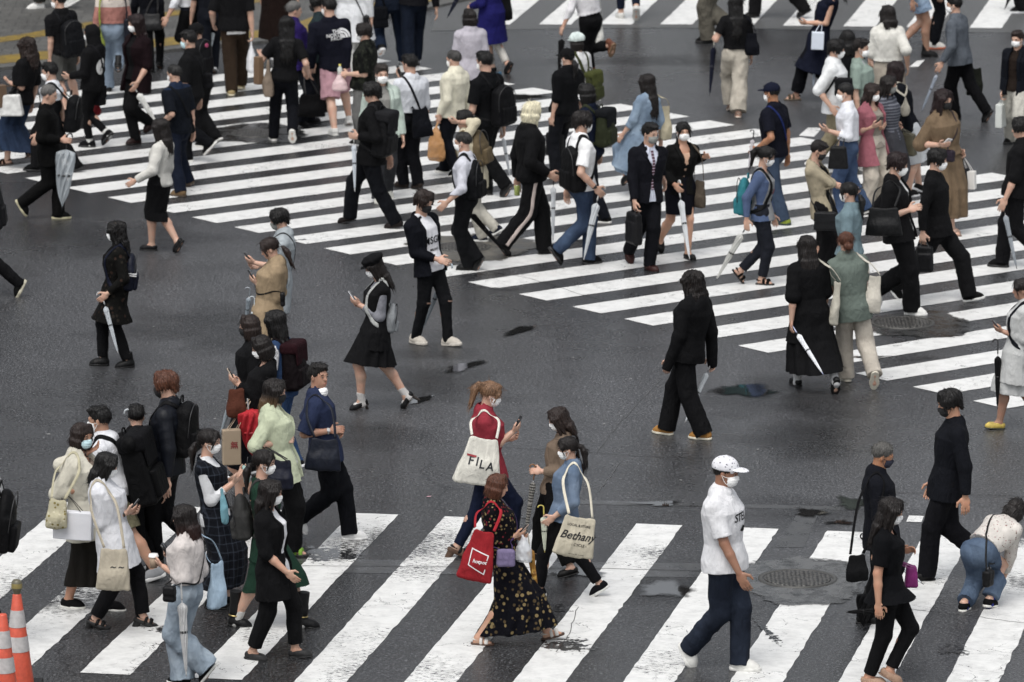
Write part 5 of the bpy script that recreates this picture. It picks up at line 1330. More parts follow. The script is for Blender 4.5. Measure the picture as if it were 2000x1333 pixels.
def item_cup(D, side, label, px=None, kind='cup'):
    arm = D['arms'][0 if side == 'L' else 1]; c = arm['palm'] + arm['d'] * .03
    if px: c = pix_local(D, px, c)
    def at(v): return (v[0] + c, v[1], v[2])
    if kind == 'cup':
        root = item_root(D, 'paper_cup', own(D, label), 'paper cup', c)
        child(root, c, 'cup', at(lathe([(.001, -.06), (.028, -.06), (.04, .04), (.001, .04)])), mat('paper', '#a98f74'))
        child(root, c, 'lid', at(lathe([(.043, .036), (.044, .046), (.04, .05), (.038, .062), (.001, .062)])), mat('plain', '#e6e4e0', rough=.35))
    elif kind == 'bottle':
        root = item_root(D, 'bottle', own(D, label), 'bottle', c)
        child(root, c, 'bottle_body', at(lathe([(.001, -.09), (.03, -.09), (.032, .05), (.014, .08), (.014, .09), (.001, .09)])), mat('vinyl', '#cfd6cf', alpha=.6))
        child(root, c, 'bottle_cap', at(lathe([(.016, .085), (.016, .105), (.001, .105)])), mat('plain', '#d8c93c'))
    elif kind == 'tumbler':
        root = item_root(D, 'cup', own(D, label), 'cup', c)
        child(root, c, 'cup_body', at(lathe([(.001, -.08), (.03, -.08), (.04, .07), (.001, .07)])), mat('plain', '#9fc0b8', rough=.4))
        child(root, c, 'straw', tube([c + A(0, 0, .06), c + A(.01, 0, .15)], .004, 6), mat('plain', '#1b1b1b'))
    else:
        root = item_root(D, 'drink_can', own(D, label), 'can', c)
        child(root, c, 'can_body', at(lathe([(.001, -.06), (.03, -.06), (.033, -.05), (.033, .05), (.028, .06), (.001, .06)])), mat('plain', '#9fae4c', pat=None, rough=.3))
        child(root, c, 'can_end', at(lathe([(.028, .06), (.026, .063), (.001, .063)])), mat('metal', '#c0c0c0'))
ITEMS['cup'] = item_cup
def wear(D, name, kind, side, col, label=None):
    """bracelet or watch on the wrist: part of the person"""
    arm = D['arms'][0 if side == 'L' else 1]; H = D['H']
    v = sdf([seg(arm['wr'] - arm['d'] * .03, arm['wr'] - arm['d'] * .012, .0185 * H, .0185 * H, k=.002, c0=True, c1=True)] + ([rbox(arm['wr'] - arm['d'] * .02 - arm['pn'] * .018 * H, (.016, .016, .006), .004, (arm['d'], arm['th'], arm['pn']))] if kind == 'watch' else []), .005)
    link(name, to_mesh(name, v[0], [v[1], v[2]]), [mat('plain', col, rough=.3)], D['body'])
# ------------------------------------------------------------------ the people, placed by where head and feet are seen; yaw 0 = walking to the right, 90 = away
P = person
K, K2, N, W = '#141416', '#1a1a1d', '#161922', '#dcdcda'
SK = ('sneaker', '#101011', '#1b1b1c'); SKW = ('sneaker', '#121213', '#d4d2cc'); SWH = ('sneaker', '#d0cfca', '#d8d7d2'); LOK = ('loafer', '#121111', '#0c0b0b'); LOB = ('loafer', '#3a2418', '#1a120c'); CVK = ('canvas', '#141415', '#d6d4cc')
JN, JN2, JL = '#1b2740', '#2b3c58', '#7f93a8'
def T(w=.35, **k): return dict(w=w, **k)
# --- along the top
P('person in white slip-on shoes on the pavement', 'walking off past the yellow strip', (102, -228), [(72, 20, 0), (132, 15, 30)], 180, 'm', top=('tee', K2), bot=('trousers', '#33332f', T(.4, len=.9)), shoe=SWH)
P('person in black tee with a big backpack', 'and grey shorts, head turned aside', (112, -14), [(124, 226, 0), (152, 216, 15)], 128, 'm', L=('down', 98, 125), hy=35, mask='w', top=('tee', K, {'ease': .022}), bot=('shorts', '#4a4a47', T(.7, len=1.0)), shoe=SK, hair=('short', 'blk'), it=[('pack', 'large black backpack with a front pocket on @', '#0f1014', 1.1)])
P('person in pink blouse with white yoke', 'and pale jeans, seen from behind', (218, -56), [(212, 178, 0), (232, 140, 30)], 95, 'f', top=('tucked', '#b07468', {'pat': ('yoke', '#c9bdb2', 1.17), 'ease': .02}), bot=('trousers', '#7f90a2', T(.3)), hair=('pony', 'dk'), shoe=('boot', '#121212', '#0c0c0c'), it=[('bag', 'cross', 'sR', (248, 70), (16, 70), 'slim navy shoulder bag hanging beside @', '#141826'), ('bag', 'tote', 'sL', (196, 75), (12, 50), 'yellow green folded bag hanging beside @', '#8d9a2f')])
P('person in dark jacket with grey shoulder bag', 'walking away towards the pavement', (287, -70), [(296, 142, 0), (312, 134, 20)], 85, 'f', top=('jacket', '#0f1118'), bot=('trousers', K, T(.1)), hair=('long', 'blk'), shoe=LOK, it=[('bag', 'cloth', 'sR', (297, 42), (36, 34), 'grey leather shoulder bag on the back of @', '#2a2a2b', 90, None, None, 'leather')])
d = P('person in dark red shirt with white mask', 'and tattooed forearm, boots and long brown hair', (263, 30), [(262, 282, 0), (286, 258, 35)], 222, 'f', mask='w', hy=-12, hair=('long', 'red'), inner=('tee', K), top=('big', '#1c0d12', {'open': (.035, .05), 'hem': -.12, 'ease': .026, 's': 1.15, 'name': 'open_shirt'}), bot=('trousers', K, T(.2)), L=('down', 263, 172), shoe=('boot', '#2c1412', '#150c0a'), it=[('umb', 'L', (312, 250), 'wrapped white umbrella held at the side of @', '#d5d5d0', 'fabric', 1.5, '#d8d8d4', False)])
P('person in white shirt with navy backpack', 'and black trousers near the kerb', (362, -82), [(372, 138, 0), (390, 118, 35)], 150, 'm', L=('down', 321, 46), top=('tucked', '#d2d4d8', {'ease': .024}), bot=('trousers', K, T(.35)), shoe=LOK, it=[('pack', 'small navy backpack on @', '#141824', .85)])
P('person in black tee and brown trousers', 'with white hem showing, walking away', (455, -72), [(452, 186, 0), (470, 176, 10)], 88, 'm', Rr=('carry', 494, 78), L=('down', 417, 52), inner=('tee', W, {'hem': -.05}), top=('tee', K, {'ease': .03, 's': .95}), bot=('trousers', '#33261a', T(.4)), shoe=('canvas', '#b09a68', '#cfc4a4'), hair=('short', 'blk'), it=[('bag', 'plastic', 'hR', (491, 116), (26, 52), 'white plastic shopping bag hanging from the hand of @', '#d8d8da')])
P('person in dark trousers with white umbrella', 'mostly hidden behind the brown trousers', (408, -76), [(405, 150, 0), (418, 142, 25)], 95, 'm', top=('tee', N), bot=('trousers', '#10141e', T(.3)), it=[('umb', 'L', (409, 105), 'clear umbrella held upright beside @', '#b9c3c9', 'vinyl', 1.0, '#c9c9c6', True, (418, 55))])
P('person in long dark brown coat', 'half hidden behind the purple jacket', (545, -135), [(535, 116, 0), (552, 110, 20)], 90, 'f', top=('coat', '#221511', {'hem': -.36}), bot=('trousers', K, T(.2)), hair=('mid', 'dk'))
P('person in white long shirt with black strap', 'walking away at the kerb', (690, -98), [(682, 160, 0), (700, 150, 25)], 85, 'f', top=('shirt', '#ccced0', {'hem': -.2, 'ease': .03, 'flare': .03}), bot=('trousers', '#b9b9b4', T(.4)), hair=('mid', 'blk'), it=[('bag', 'cross', 'xR', (715, 40), (22, 20), 'tiny black crossbody bag of @', K)])
P('person in navy jacket and jeans', 'with a dark bag, stepping onto the pavement', (757, -112), [(742, 108, 30), (788, 124, 0)], 100, 'm', top=('jacket', '#131c2c', {'ease': .03}), bot=('trousers', '#18253a', T(.35)), hair=('short', 'blk'), it=[('bag', 'sling', 'sL', (741, 34), (32, 42), 'round dark bag slung on the hip of @', '#0e1016', 90)])
P('person in black jacket and dark jeans', 'with white script on the thigh', (812, -116), [(798, 135, 0), (812, 126, 15)], 95, 'm', top=('jacket', '#141419', {'hem': -.02}), bot=('trousers', '#141d2d', T(.4)), hair=('short', 'blk'))
# --- upper left
d = P('person in black tee and long denim skirt', 'with wavy brown hair and sandals', (50, 74), [(12, 324, 10), (55, 308, 30)], 150, 'f', L=('fwd', 12, 160), top=('tee', K, {'ease': .018, 's': .95}), bot=('skirt', '#25344c', {'len': .82, 'flare': .35, 'pat': ('fade', '#304462')}), hair=('wavy', 'br'), shoe=('sandal', '#2a1c14', '#4a3222'), it=[('bag', 'hand', 'eL', (22, 206), (42, 42), 'white leather handbag on the arm of @', '#cfcfcb', 20, None, '#1a1a1a'), ('bag', 'paper', 'eL', (4, 188), (16, 44), 'brown paper bag carried by @', '#6b5138', 60)])
d = P('person in black hooded top with round emblem', 'striding in black leggings', (176, 50), [(172, 288, 0), (206, 280, 48)], 158, 'm', L=('fwd', 128, 152), hat=('hood', K), hair=None, mask='w', top=('hoodie', K, {'ease': .02}), bot=('trousers', K, T(0, len=.88)), shoe=('sneaker', '#151517', '#151516', '#c8c8c4'), it=[('bag', 'sling', 'xR', (196, 186), (26, 40), 'black drawstring bag at the hip of @', K2, 90), ('bag', 'cloth', 'hR', (189, 212), (14, 24), 'small red pouch swinging beside @', '#8a1520')])
chest_text(d, None, '#cfcfcc', back=True, drop=.15, side=-.02, shapes=[[(.085 * math.cos(a * .3141), .105 * math.sin(a * .3141)) for a in range(20)]])
chest_text(d, [('P', 0, .0, .13, .3)], '#0c0c0c', back=True, drop=.16, side=-.015).name = 'emblem'
d = P('person in white shirt with black school backpack', 'walking left behind the grey-haired walker', (94, 124), [(66, 335, 0), (150, 398, 20)], 172, 'm', mask='w', top=('tucked', '#d0d2d6', {'ease': .022}), bot=('trousers', K, T(.3)), shoe=SK, H=1.66, pelx=.6, it=[('pack', 'black backpack with white lettering on @', '#0e0f12', 1.0, (143, 222))])
d = P('grey-haired person in black long sleeves', 'holding a half open clear umbrella', (100, 168), [(118, 428, 0), (46, 418, 58)], 0, 'm', Rr=('waist', 132, 276), hy=-10, hp=12, hair=('grey', 'gry'), top=('sweat', '#0c0c0c', {'hem': -.12, 'ease': .016}), bot=('trousers', '#0d0d0d', T(.35)), shoe=('sneaker', '#141414', '#bdb58f'), it=[('umb', 'R', (121, 412), 'half open clear umbrella with black ribs held by @', '#aeb6bb', 'vinyl', 2.6, '#15151a', True, None, None, (.0, 0, -.8), .5)])
P('person in black tee with sling bag', 'and short black hair, walking left', (366, 62), [(362, 316, 0), (405, 300, 48)], 165, 'm', mask='b', top=('tee', K, {'ease': .024, 's': .95}), bot=('trousers', '#0d0f14', T(.35)), shoe=SKW, it=[('bag', 'sling', 'xR', (390, 158), (50, 30), 'black messenger bag across the back of @', K2, 10)])
P('person in black cap with pink-badged backpack', 'half hidden behind the sling bag', (381, 48), [(398, 288, 0), (416, 284, 30)], 150, 'm', hat=('cap', K), top=('tee', K), bot=('trousers', K, T(.3)), shoe=SKW, it=[('pack', 'black backpack with a pink badge on @', '#141417', 1.0, (394, 108))])
c, B, dm, rt, bd = PEOPLE[-1]['pack']
child(rt, c, 'badge', sdf([ell(c - B[0] * dm[0] * 1.02 + B[2] * dm[2] * .62, (.012, .05, .035), B)], .006), mat('plain', '#b8386a'))
d = P('balding person in dark polo', 'with a grey bag on the back and tan boots', (338, 128), [(350, 384, 0), (368, 366, 20)], 140, 'm', mask='w', hair=('grey', '#2b2a29'), Rr=('down', 379, 272), L=('down', 312, 246), top=('polo', '#10151e', {'ease': .022, 's': .95, 'pat': ('yoke', '#1d2b44', 1.28)}), bot=('trousers', '#131b2c', T(.4)), shoe=('canvas', '#7a6142', '#4a3a28'), it=[('bag', 'sling', 'xR', (358, 236), (42, 56), 'dark sling pack with cords on the back of @', '#14161a', 80)])
P('long-haired person in white sweater', 'and black pencil skirt, walking away', (311, 234), [(292, 489, 0), (346, 503, 58)], 158, 'f', L=('down', 254, 360), top=('sweat', '#c4c2ba', {'ease': .014, 'hem': -.02}), bot=('skirt', K, {'len': .6, 'flare': 0, 'pleat': None}), hair=('long', 'dk'), shoe=('loafer', '#161618', '#0b0b0b'))
P('person with black backpack at the edge', 'only a backpack and a trailing shoe in view', (-70, 300), [(38, 578, 62), (-80, 580, 0)], 180, 'm', top=('tee', K), bot=('trousers', K, T(.2)), shoe=('runner', '#121312', '#b9b39a'), it=[('pack', 'black backpack of @', K2, 1.15)])
# --- upper middle, left group
d = P('long-haired person in black tee', 'holding hands, seen from behind', (560, 33), [(534, 274, 0), (572, 276, 55)], 92, 'f', L=('fwd', 508, 106), Rr=('out', 602, 148), top=('tee', K, {'tight': 1}), bot=('trousers', '#0e1017', T(.25)), hair=('xlong', 'blk'), shoe=SKW, it=[('bag', 'cloth', 'eL', (524, 150), (26, 76), 'beige jacket draped over the arm of @', '#8d7c6b', 0, None, None, 'fabric', .07), ('bag', 'paper', 'eL', (505, 138), (16, 54), 'brown paper bag hanging beside @', '#7a5c3e', 40)])
d = P('person in navy long-sleeved top and pink shorts', 'with white lettering on the back', (640, -3), [(652, 264, 0), (682, 246, 20)], 100, 'm', hy=40, mask='w', L=('out', 606, 146), Rr=('down', 676, 145), fat=1.1, top=('sweat', '#131523', {'ease': .014, 'fat': 1.08, 'hem': -.02}), bot=('shorts', '#b88a94', T(.9, len=.98, fat=1.1)), hair=('short', 'blk'), shoe=SWH, it=[])
arc = lambda r0, r1: [(.047 + r1 * math.sin(a) - .0, -.06 + r1 * math.cos(a)) for a in [k * math.pi / 16 for k in range(9)]] + [(.047 + r0 * math.sin(a), -.06 + r0 * math.cos(a)) for a in [k * math.pi / 16 for k in range(8, -1, -1)]]
chest_text(d, [('THE', -.0, .035, .062, 0), ('NORTH', -.03, -.01, .062, 0), ('FACE', -.012, -.055, .062, 0)], '#d4d4d4', back=True, drop=.09, side=.035, shapes=[arc(.105, .13), arc(.07, .095), arc(.0, .06)])
P('grey-haired person in purple jacket', 'carrying a black tote, head turned aside', (577, 4), [(609, 241, 0), (585, 248, 20)], 18, 'm', hy=-5, hair=('grey', 'gry'), top=('jacket', '#2d1c63', {'ease': .03, 'hem': -.06}), bot=('trousers', N, T(.45)), shoe=LOK, it=[('bag', 'tote', 'hR', (608, 205), (52, 46), 'black tote bag low in the hand of @', K)])
P('person in teal jacket with black mask', 'behind the navy lettered top', (617, -8), [(620, 232, 0), (638, 226, 20)], 170, 'm', mask='k', hair=('thick', 'blk'), top=('jacket', '#26363a'), bot=('trousers', K, T(.3)))
d = P('person in camouflage shirt', 'holding a clear bag with a bottle', (708, 48), [(700, 285, 0), (722, 300, 20)], 168, 'm', mask='w', hair=('thick', 'dk'), L=('waist', 668, 146), top=('polo', '#101210', {'ease': .03, 's': .98, 'pat': ('camo', '#23261f', '#33372c', 13.0)}), bot=('trousers', '#6a6a68', T(.4)), it=[('bag', 'plastic', 'hL', (663, 162), (32, 32), 'pinkish plastic bag in the hand of @', '#d9bcbc', 0, None, None, None, None, None, None, None, '#222222', None, None, None, .6), ('cup', 'L', 'drink bottle with yellow cap held by @', (664, 142), 'bottle')])
P('person in white shirt with phone at the ear', 'and black trousers, seen from behind', (798, 108), [(786, 367, 0), (816, 371, 10)], 125, 'm', L=('face', 778, 145), Rr='down', mask=None, hy=15, top=('tucked', '#c9ccd2', {'ease': .018, 'collar': '#c4c8d0'}), bot=('trousers', '#0e0f14', T(.3, belt='#111111')), shoe=('loafer', '#2c2018', '#15100c'), hair=('short', 'blk'), it=[('bag', 'cloth', 'xR', (823, 238), (36, 60), 'dark navy shoulder bag at the side of @', '#11131a', 70, {'camoff': .38, 'tilt': -8}), ('phone', 'L', 'smartphone pressed to the ear of @')])
P('elderly person in mint jacket with white mask', 'coming the other way behind the black backpack', (746, 128), [(738, 397, 0), (757, 385, 20)], 285, 'f', mask='w', hair=('short', '#3a322c'), hp=2, inner=('tee', '#8f8d88'), top=('jacket', '#aebdb2', {'open': (.04, .05), 'ease': .03}), bot=('trousers', '#3a3c40', T(.35)), shoe=('runner', '#c8c7bd', '#d0cfc4'))
P('person in black jacket with large black backpack', 'striding left with a clear umbrella', (724, 163), [(680, 437, 15), (772, 447, 10)], 160, 'm', L=('down', 688, 268), top=('jacket', '#121214', {'ease': .024}), bot=('trousers', '#0d0f15', T(.4)), shoe=('loafer', '#1c1210', '#0e0b0a'), hair=('thick', 'blk'), it=[('pack', 'large grey black backpack with lid on @', '#1b1b1d', 1.12, (750, 262), '#232326'), ('umb', 'L', (693, 375), 'clear umbrella hanging from the hand of @', '#b4bcc4')])
# --- upper middle
P('person in blue coat', 'carrying a navy umbrella and a black bag', (948, -84), [(992, 152, 60), (958, 140, 0)], 140, 'f', L=('waist', 914, 16), top=('coat', '#1d1c66', {'ease': .03, 'hem': -.26}), bot=('trousers', '#b8b4ac', T(0, len=.9)), hair=('mid', 'dk'), shoe=('loafer', '#101011', '#0c0c0c'), it=[('umb', 'L', (873, 36), 'navy umbrella pointing down in the hand of @', '#151a2c', 'fabric', 1.3, '#1a1a1a', True, (905, -25)), ('bag', 'cloth', 'sR', (988, 14), (30, 52), 'black shoulder bag behind @', K, 90)])
P('person in lavender cardigan', 'with a short dark bob, walking away', (917, 18), [(908, 258, 0), (938, 252, 20)], 105, 'f', top=('cardigan', '#b2adb6', {'ease': .022, 'hem': -.09}), bot=('skirt', K, {'len': .45}), hair=('bob', 'dk'), it=[('bag', 'cloth', 'hR', (972, 168), (20, 62), 'blue cloth bag in the hand of @', '#3b5f78', 60)])
P('grey-haired person in cream shirt', 'carrying a tan shopping bag', (884, 100), [(866, 338, 0), (893, 346, 20)], 145, 'm', mask='w', hair=('grey', '#4a4846'), L=('carry', 856, 236), top=('shirt', '#d2cdb6', {'ease': .03, 'collar': True}), bot=('trousers', '#10131c', T(.4)), shoe=SKW, it=[('bag', 'plastic', 'hL', (852, 282), (42, 66), 'tan plastic shopping bag carried by @', '#b47f42', 0, None, None, None, None, None, None, None, '#222222', None, None, None, .9)])
P('person in black polo with slim backpack', 'carrying a white umbrella', (944, 102), [(948, 380, 0), (986, 388, 55)], 140, 'm', mask='w', Rr=('down', 983, 260), top=('polo', '#0e0f12', {'ease': .018}), bot=('trousers', '#101113', T(.35)), shoe=('boot', '#141414', '#0e0e0e'), hair=('short', 'blk'), it=[('pack', 'slim black backpack on @', '#0e0e11', 1.0), ('umb', 'R', (996, 345), 'white umbrella trailing behind @', '#cfd3d6', 'vinyl', .9, '#d0d0d0', True, None, None, None, .9)])
P('curly-haired person in cream shirt', 'with a khaki backpack, one hand raised to the head', (905, 218), [(938, 472, 0), (960, 464, 30)], 160, 'm', L=('face', 884, 236), hair=('thick', 'blk'), top=('shirt', '#c9bfa2', {'ease': .028, 's': 1.5, 'hem': -.12}), bot=('trousers', '#b9b5a8', T(.2)), shoe=('sneaker', '#1b2233', '#cfcfca'), it=[('pack', 'khaki and olive backpack on @', '#6e5e42', 1.0, (938, 290), None, 'round')])
d = P('person in white shirt with black sports backpack', 'carrying a folded black umbrella', (901, 260), [(912, 528, 0), (932, 530, 60)], 165, 'm', mask='w', hair=('grey', '#33312f'), L=('down', 864, 405), top=('tucked', '#c3c4cd', {'ease': .02, 'collar': '#c3c4cd'}), bot=('trousers', '#121316', T(.45)), shoe=('loafer', '#151515', '#0d0d0d'), it=[('pack', 'black sports backpack with a front pocket on @', '#111215', 1.05, (926, 352), None, 'round'), ('umb', 'R', (985, 492), 'long black umbrella trailing from @', '#131316', 'fabric', 1.1, '#1a1a1a', True)])
d = P('blond person in black sweatshirt', 'and black track trousers with a white side stripe', (1041, 199), [(1068, 496, 0), (988, 502, 52)], 18, 'm', mask='k', hy=12, hair=('bob', 'blond'), Rr=('down', 1083, 348), L=('down', 1010, 362), top=('sweat', K, {'ease': .026}), bot=('trousers', K, T(.55, side='#c9b8b0')), shoe=('loafer', '#151515', '#101010'), it=[('umb', 'R', (1080, 470), 'clear umbrella with black handle held by @', '#aeb2b6', 'vinyl', .95, '#15151a'), ('cup', 'L', 'green drink can held low by @', (1010, 372), 'can')])
P('person in black cap with long tied hair', 'and a grey patterned bag on the shoulder', (1106, 97), [(1082, 348, 0), (1108, 340, 25)], 135, 'm', mask='w', hat=('cap', K), hair=('tied', 'blk'), L=('carry', 1076, 246), top=('tee', '#0e0f12', {'ease': .03, 's': 1.1}), bot=('trousers', '#12141a', T(.35)), shoe=('loafer', '#5a4630', '#2a2018'), it=[('bag', 'cloth', 'sR', (1116, 212), (30, 78), 'grey patterned tote bag on the shoulder of @', '#2c2c2b', 70, None, None, 'fabric'), ('bag', 'brief', 'hR', (1084, 282), (42, 46), 'soft black case carried by @', K)])
P('person in white bonnet', 'with an olive green backpack', (1124, 67), [(1140, 300, 0), (1158, 294, 20)], 140, 'f', hat=('bonnet', '#c3cfcb'), hair=('bob', 'dk'), top=('tee', '#c8c8c8'), bot=('trousers', N, T(.3)), it=[('pack', 'olive green rucksack on @', '#3d4220', .9, (1160, 168), '#4a4f22')])
P('person with black bob and navy top', 'with a green and black rucksack', (1143, 164), [(1178, 436, 0), (1146, 424, 20)], 155, 'f', mask='w', hair=('bob', 'blk'), top=('tee', '#141d33', {'ease': .02}), bot=('trousers', '#10131c', T(.25)), shoe=SKW, it=[('pack', 'moss green rucksack with black lid on @', '#2f3420', .98, (1182, 250), '#16181c')])
d = P('person in white tee with black backpack', 'and jeans, striding right', (1141, 220), [(1155, 516, 0), (1090, 512, 55)], 22, 'm', mask='w', hair=('thick', 'dk'), Rr=('down', 1172, 378), top=('tee', '#dcdcdc', {'ease': .022}), bot=('trousers', '#2c3b54', T(.25, pat=('fade', '#425672'))), shoe=SK, it=[('pack', 'boxy black backpack on @', '#111113', 1.05, (1120, 330)), ('umb', 'R', (1140, 508), 'clear umbrella held beside the leg of @', '#b4b9bc', 'vinyl', 1.25, '#c9c9c6')])
wear(d, 'wristwatch', 'watch', 'R', '#1a1a1a')
P('person in white blouse with brown ankle boots', 'hurrying away with a white bag', (1137, -70), [(1195, 108, 66, .12), (1152, 152, 0)], 128, 'f', L=('out', 1095, 64), top=('tucked', '#d2d0d2', {'ease': .028}), bot=('trousers', K, T(.3, len=.8)), hair=('mid', 'dk'), shoe=('boot', '#70402a', '#8a6a48'), it=[('umb', 'L', (1090, 160), 'black umbrella in the hand of @', '#0e0e10', 'fabric', 1.4, '#141414'), ('bag', 'cloth', 'sR', (1171, 62), (14, 52), 'white cloth bag hanging behind @', '#cfcec6', 80)])
P('person in cropped jeans with white sneakers', 'crossing far away, legs only in view', (1224, -205), [(1212, 36, 0), (1243, 38, 55)], 92, 'f', top=('tee', K), bot=('trousers', '#141d30', T(0, len=.85)), shoe=('canvas', '#c9c8c2', '#bcbbb5'))
P('person in baggy khaki trousers', 'and black shoes, trunk out of view', (1395, -160), [(1378, 84, 0), (1418, 70, 30)], 170, 'm', top=('tee', K), bot=('trousers', '#6b665a', T(.8)), shoe=('sneaker', '#141414', '#101010'), L='pocket')
d = P('long-haired person in wide beige trousers', 'holding a navy parasol with white frill', (1437, -8), [(1442, 230, 8), (1428, 218, 20)], 95, 'f', L=('waist', 1392, 74), hair=('xlong', 'blk'), top=('teetuck', '#141416', {'s': .7, 'ease': .016}), bot=('trousers', '#b0a899', T(.95, len=.98)), shoe=('sandal', '#b09684', '#c4b5a4'), it=[('umb', 'L', (1386, 188), 'navy parasol with white frill held by @', '#191d30', 'fabric', 1.1, '#d8d2c2'), ('bag', 'cloth', 'sR', (1468, 85), (26, 46), 'black shoulder bag on the right of @', '#0e1018', 80)])
P('person in black trousers running on far crossing', 'with black heeled boots', (1515, -200), [(1562, 34, 30), (1470, 36, 10)], 175, 'f', top=('tee', K), bot=('trousers', K, T(.55)), shoe=('boot', '#0d0d0d', '#0a0a0a'))
d = P('person in navy sleeveless tunic', 'looking at a phone, striding left', (1612, -48), [(1550, 196, 0), (1632, 190, 45)], 178, 'f', L=('phone', 1566, 46), hp=18, hair=('tied', 'blk'), skin='#cfa488', top=('sleeveless', '#12172a', {'hem': -.26, 'flare': .06, 'ease': .014}), bot=('trousers', '#0f1016', T(.4, len=.9)), shoe=('sandal', '#5a4c3c', '#6a5a46'), it=[('phone', 'L', 'smartphone in the hand of @'), ('bag', 'paper', 'eL', (1597, 80), (24, 34), 'white gift bag on the arm of @', '#c9d2de', 0), ('umb', 'L', (1588, 172), 'pale umbrella hanging below the arm of @', '#9aa5b3', 'vinyl', .8, '#8f9aa8', True, (1594, 98), None, None, .95)])
P('black-haired person in dark clothes', 'hidden between the white blouse and white tee', (1655, 60), [(1650, 310, 0), (1664, 304, 15)], 95, 'f', hair=('mid', 'blk'), top=('tee', '#0e0f14'), bot=('trousers', K, T(.3)))
P('person in white oversized tee with black sling', 'one hand in the pocket of beige trousers', (1636, 80), [(1596, 338, 35), (1650, 340, 0)], 348, 'm', mask='w', hair=('thick', 'blk'), Rr='pocket', top=('big', '#d4d6d6', {'ease': .026}), bot=('trousers', '#8f8468', T(.35)), shoe=SWH, it=[('bag', 'sling', 'xR', (1648, 170), (34, 36), 'black chest sling bag worn by @', K2)])
P('person in mint collared dress', 'with white mask, beside the white oversized tee', (1684, 78), [(1694, 335, 0), (1706, 328, 20)], 345, 'f', mask='w', hair=('short', 'dk'), L=('strap', 1706, 130), top=('dress', '#8fa297', {'hem': -.27, 's': .9, 'collar': '#a3a3a8', 'puff': .004}), bot=('skirt', '#8fa297', {'len': .6, 'flare': .3}), shoe=SWH)
P('person in white blouse and beige skirt', 'with shoulder length dark hair, seen from behind', (1733, 12), [(1726, 262, 0), (1748, 252, 25)], 88, 'f', hy=25, hair=('mid', 'dk'), Rr=('down', 1774, 140), top=('tucked', '#cdcbc2', {'s': 1.15, 'ease': .03, 'puff': .008}), bot=('skirt', '#a3998a', {'len': .7, 'flare': .25}), shoe=('sandal', '#a08468', '#7a624c'))
d = P('person in denim shorts with black sneakers', 'bare legs striding on the far side', (1788, -130), [(1814, 112, 0), (1768, 104, 30)], 8, 'f', top=('tee', '#b89aa0'), bot=('shorts', '#87a0bc', T(.8, len=.62, pat=('fade', '#9db3ca'))), skin='#a8836a', shoe=('boot', '#101010', '#0d0d0d'))
P('person in tight black jeans and white sneakers', 'half hidden behind the bare legs', (1826, -150), [(1828, 96, 0), (1814, 88, 25)], 10, 'm', top=('tee', K), bot=('trousers', '#0d1016', T(.1)), shoe=('sneaker', '#c9c5bd', '#c9683a'))
P('person in grey suit jacket', 'striding left with an olive bag and grey umbrella', (1861, -6), [(1862, 234, 0), (1926, 240, 58)], 155, 'm', mask='w', hair=('short', 'blk'), L=('down', 1834, 134), hy=15, top=('jacket', '#5f666f', {'ease': .02, 'collar': '#c2cbd8'}), bot=('trousers', '#0d0d10', T(.35)), shoe=('boot', '#101010', '#0c0c0c'), it=[('umb', 'L', (1800, 218), 'grey umbrella pointing ahead of @', '#7c8592', 'vinyl', .85, '#8a94a0', False, None, None, None, .95), ('bag', 'cloth', 'hR', (1905, 158), (36, 56), 'dark olive bag carried behind @', '#22251c', 70)])
P('person at the far crossing edge', 'only dark umbrella and sleeve in view', (1985, -215), [(1990, 26, 0), (2004, 20, 20)], 180, 'm', top=('tee', K), bot=('trousers', K, T(.3)), it=[('umb', 'L', (1962, 20), 'dark umbrella poking in above the far stripes beside @', '#15181a', 'fabric', 1.6, '#1a1a1a', True, (1985, -40))])
d = P('person in dark navy jacket and white trousers', 'carrying a white paper bag', (1986, 62), [(1972, 280, 0), (1994, 294, 0)], 235, 'm', mask='w', hair=('short', 'br'), Rr=('carry', 1957, 190), inner=('tee', '#2a201a'), top=('jacket', '#10141d', {'open': (.04, .05), 'ease': .024}), bot=('trousers', '#b9b6ab', T(.5)), shoe=SK, it=[('bag', 'paper', 'hR', (1955, 226), (28, 46), 'white paper shopping bag held by @', '#c6cac4', 10)])
# --- right group
d = P('person in white dress shirt and blue jeans', 'with a black handbag hung on the forearm', (1648, 164), [(1640, 425, 0), (1690, 420, 20)], 178, 'm', mask='w', hair=('thin', 'blk'), L=('face', 1612, 254, .03), top=('tucked', '#d2d4da', {'s': 1.45, 'ease': .02, 'collar': '#d2d4da'}), bot=('trousers', '#40567a', T(.4, belt='#111111', pat=('fade', '#51688a'))), shoe=SKW, it=[('bag', 'hand', 'eL', (1637, 308), (36, 44), 'black leather handbag on the forearm of @', '#101012')])
P('person in pink open shirt and cream trousers', 'looking at a phone held in both hands', (1706, 165), [(1692, 418, 0), (1716, 408, 20)], 320, 'f', mask='w', hair=('mid', 'br'), Rr=('phone', 1716, 246), L=('phone', 1728, 250), inner=('tee', '#9a9184', {'neck': 1.1}), top=('rolled', '#a8606c', {'open': (.05, .08), 'hem': -.15, 'flare': .03, 'ease': .026, 'name': 'open_shirt'}), bot=('trousers', '#c0b6a6', T(.7, len=.95)), shoe=('sandal', '#1a1512', '#2a2018'), it=[('phone', 'R', 'smartphone held by @')])
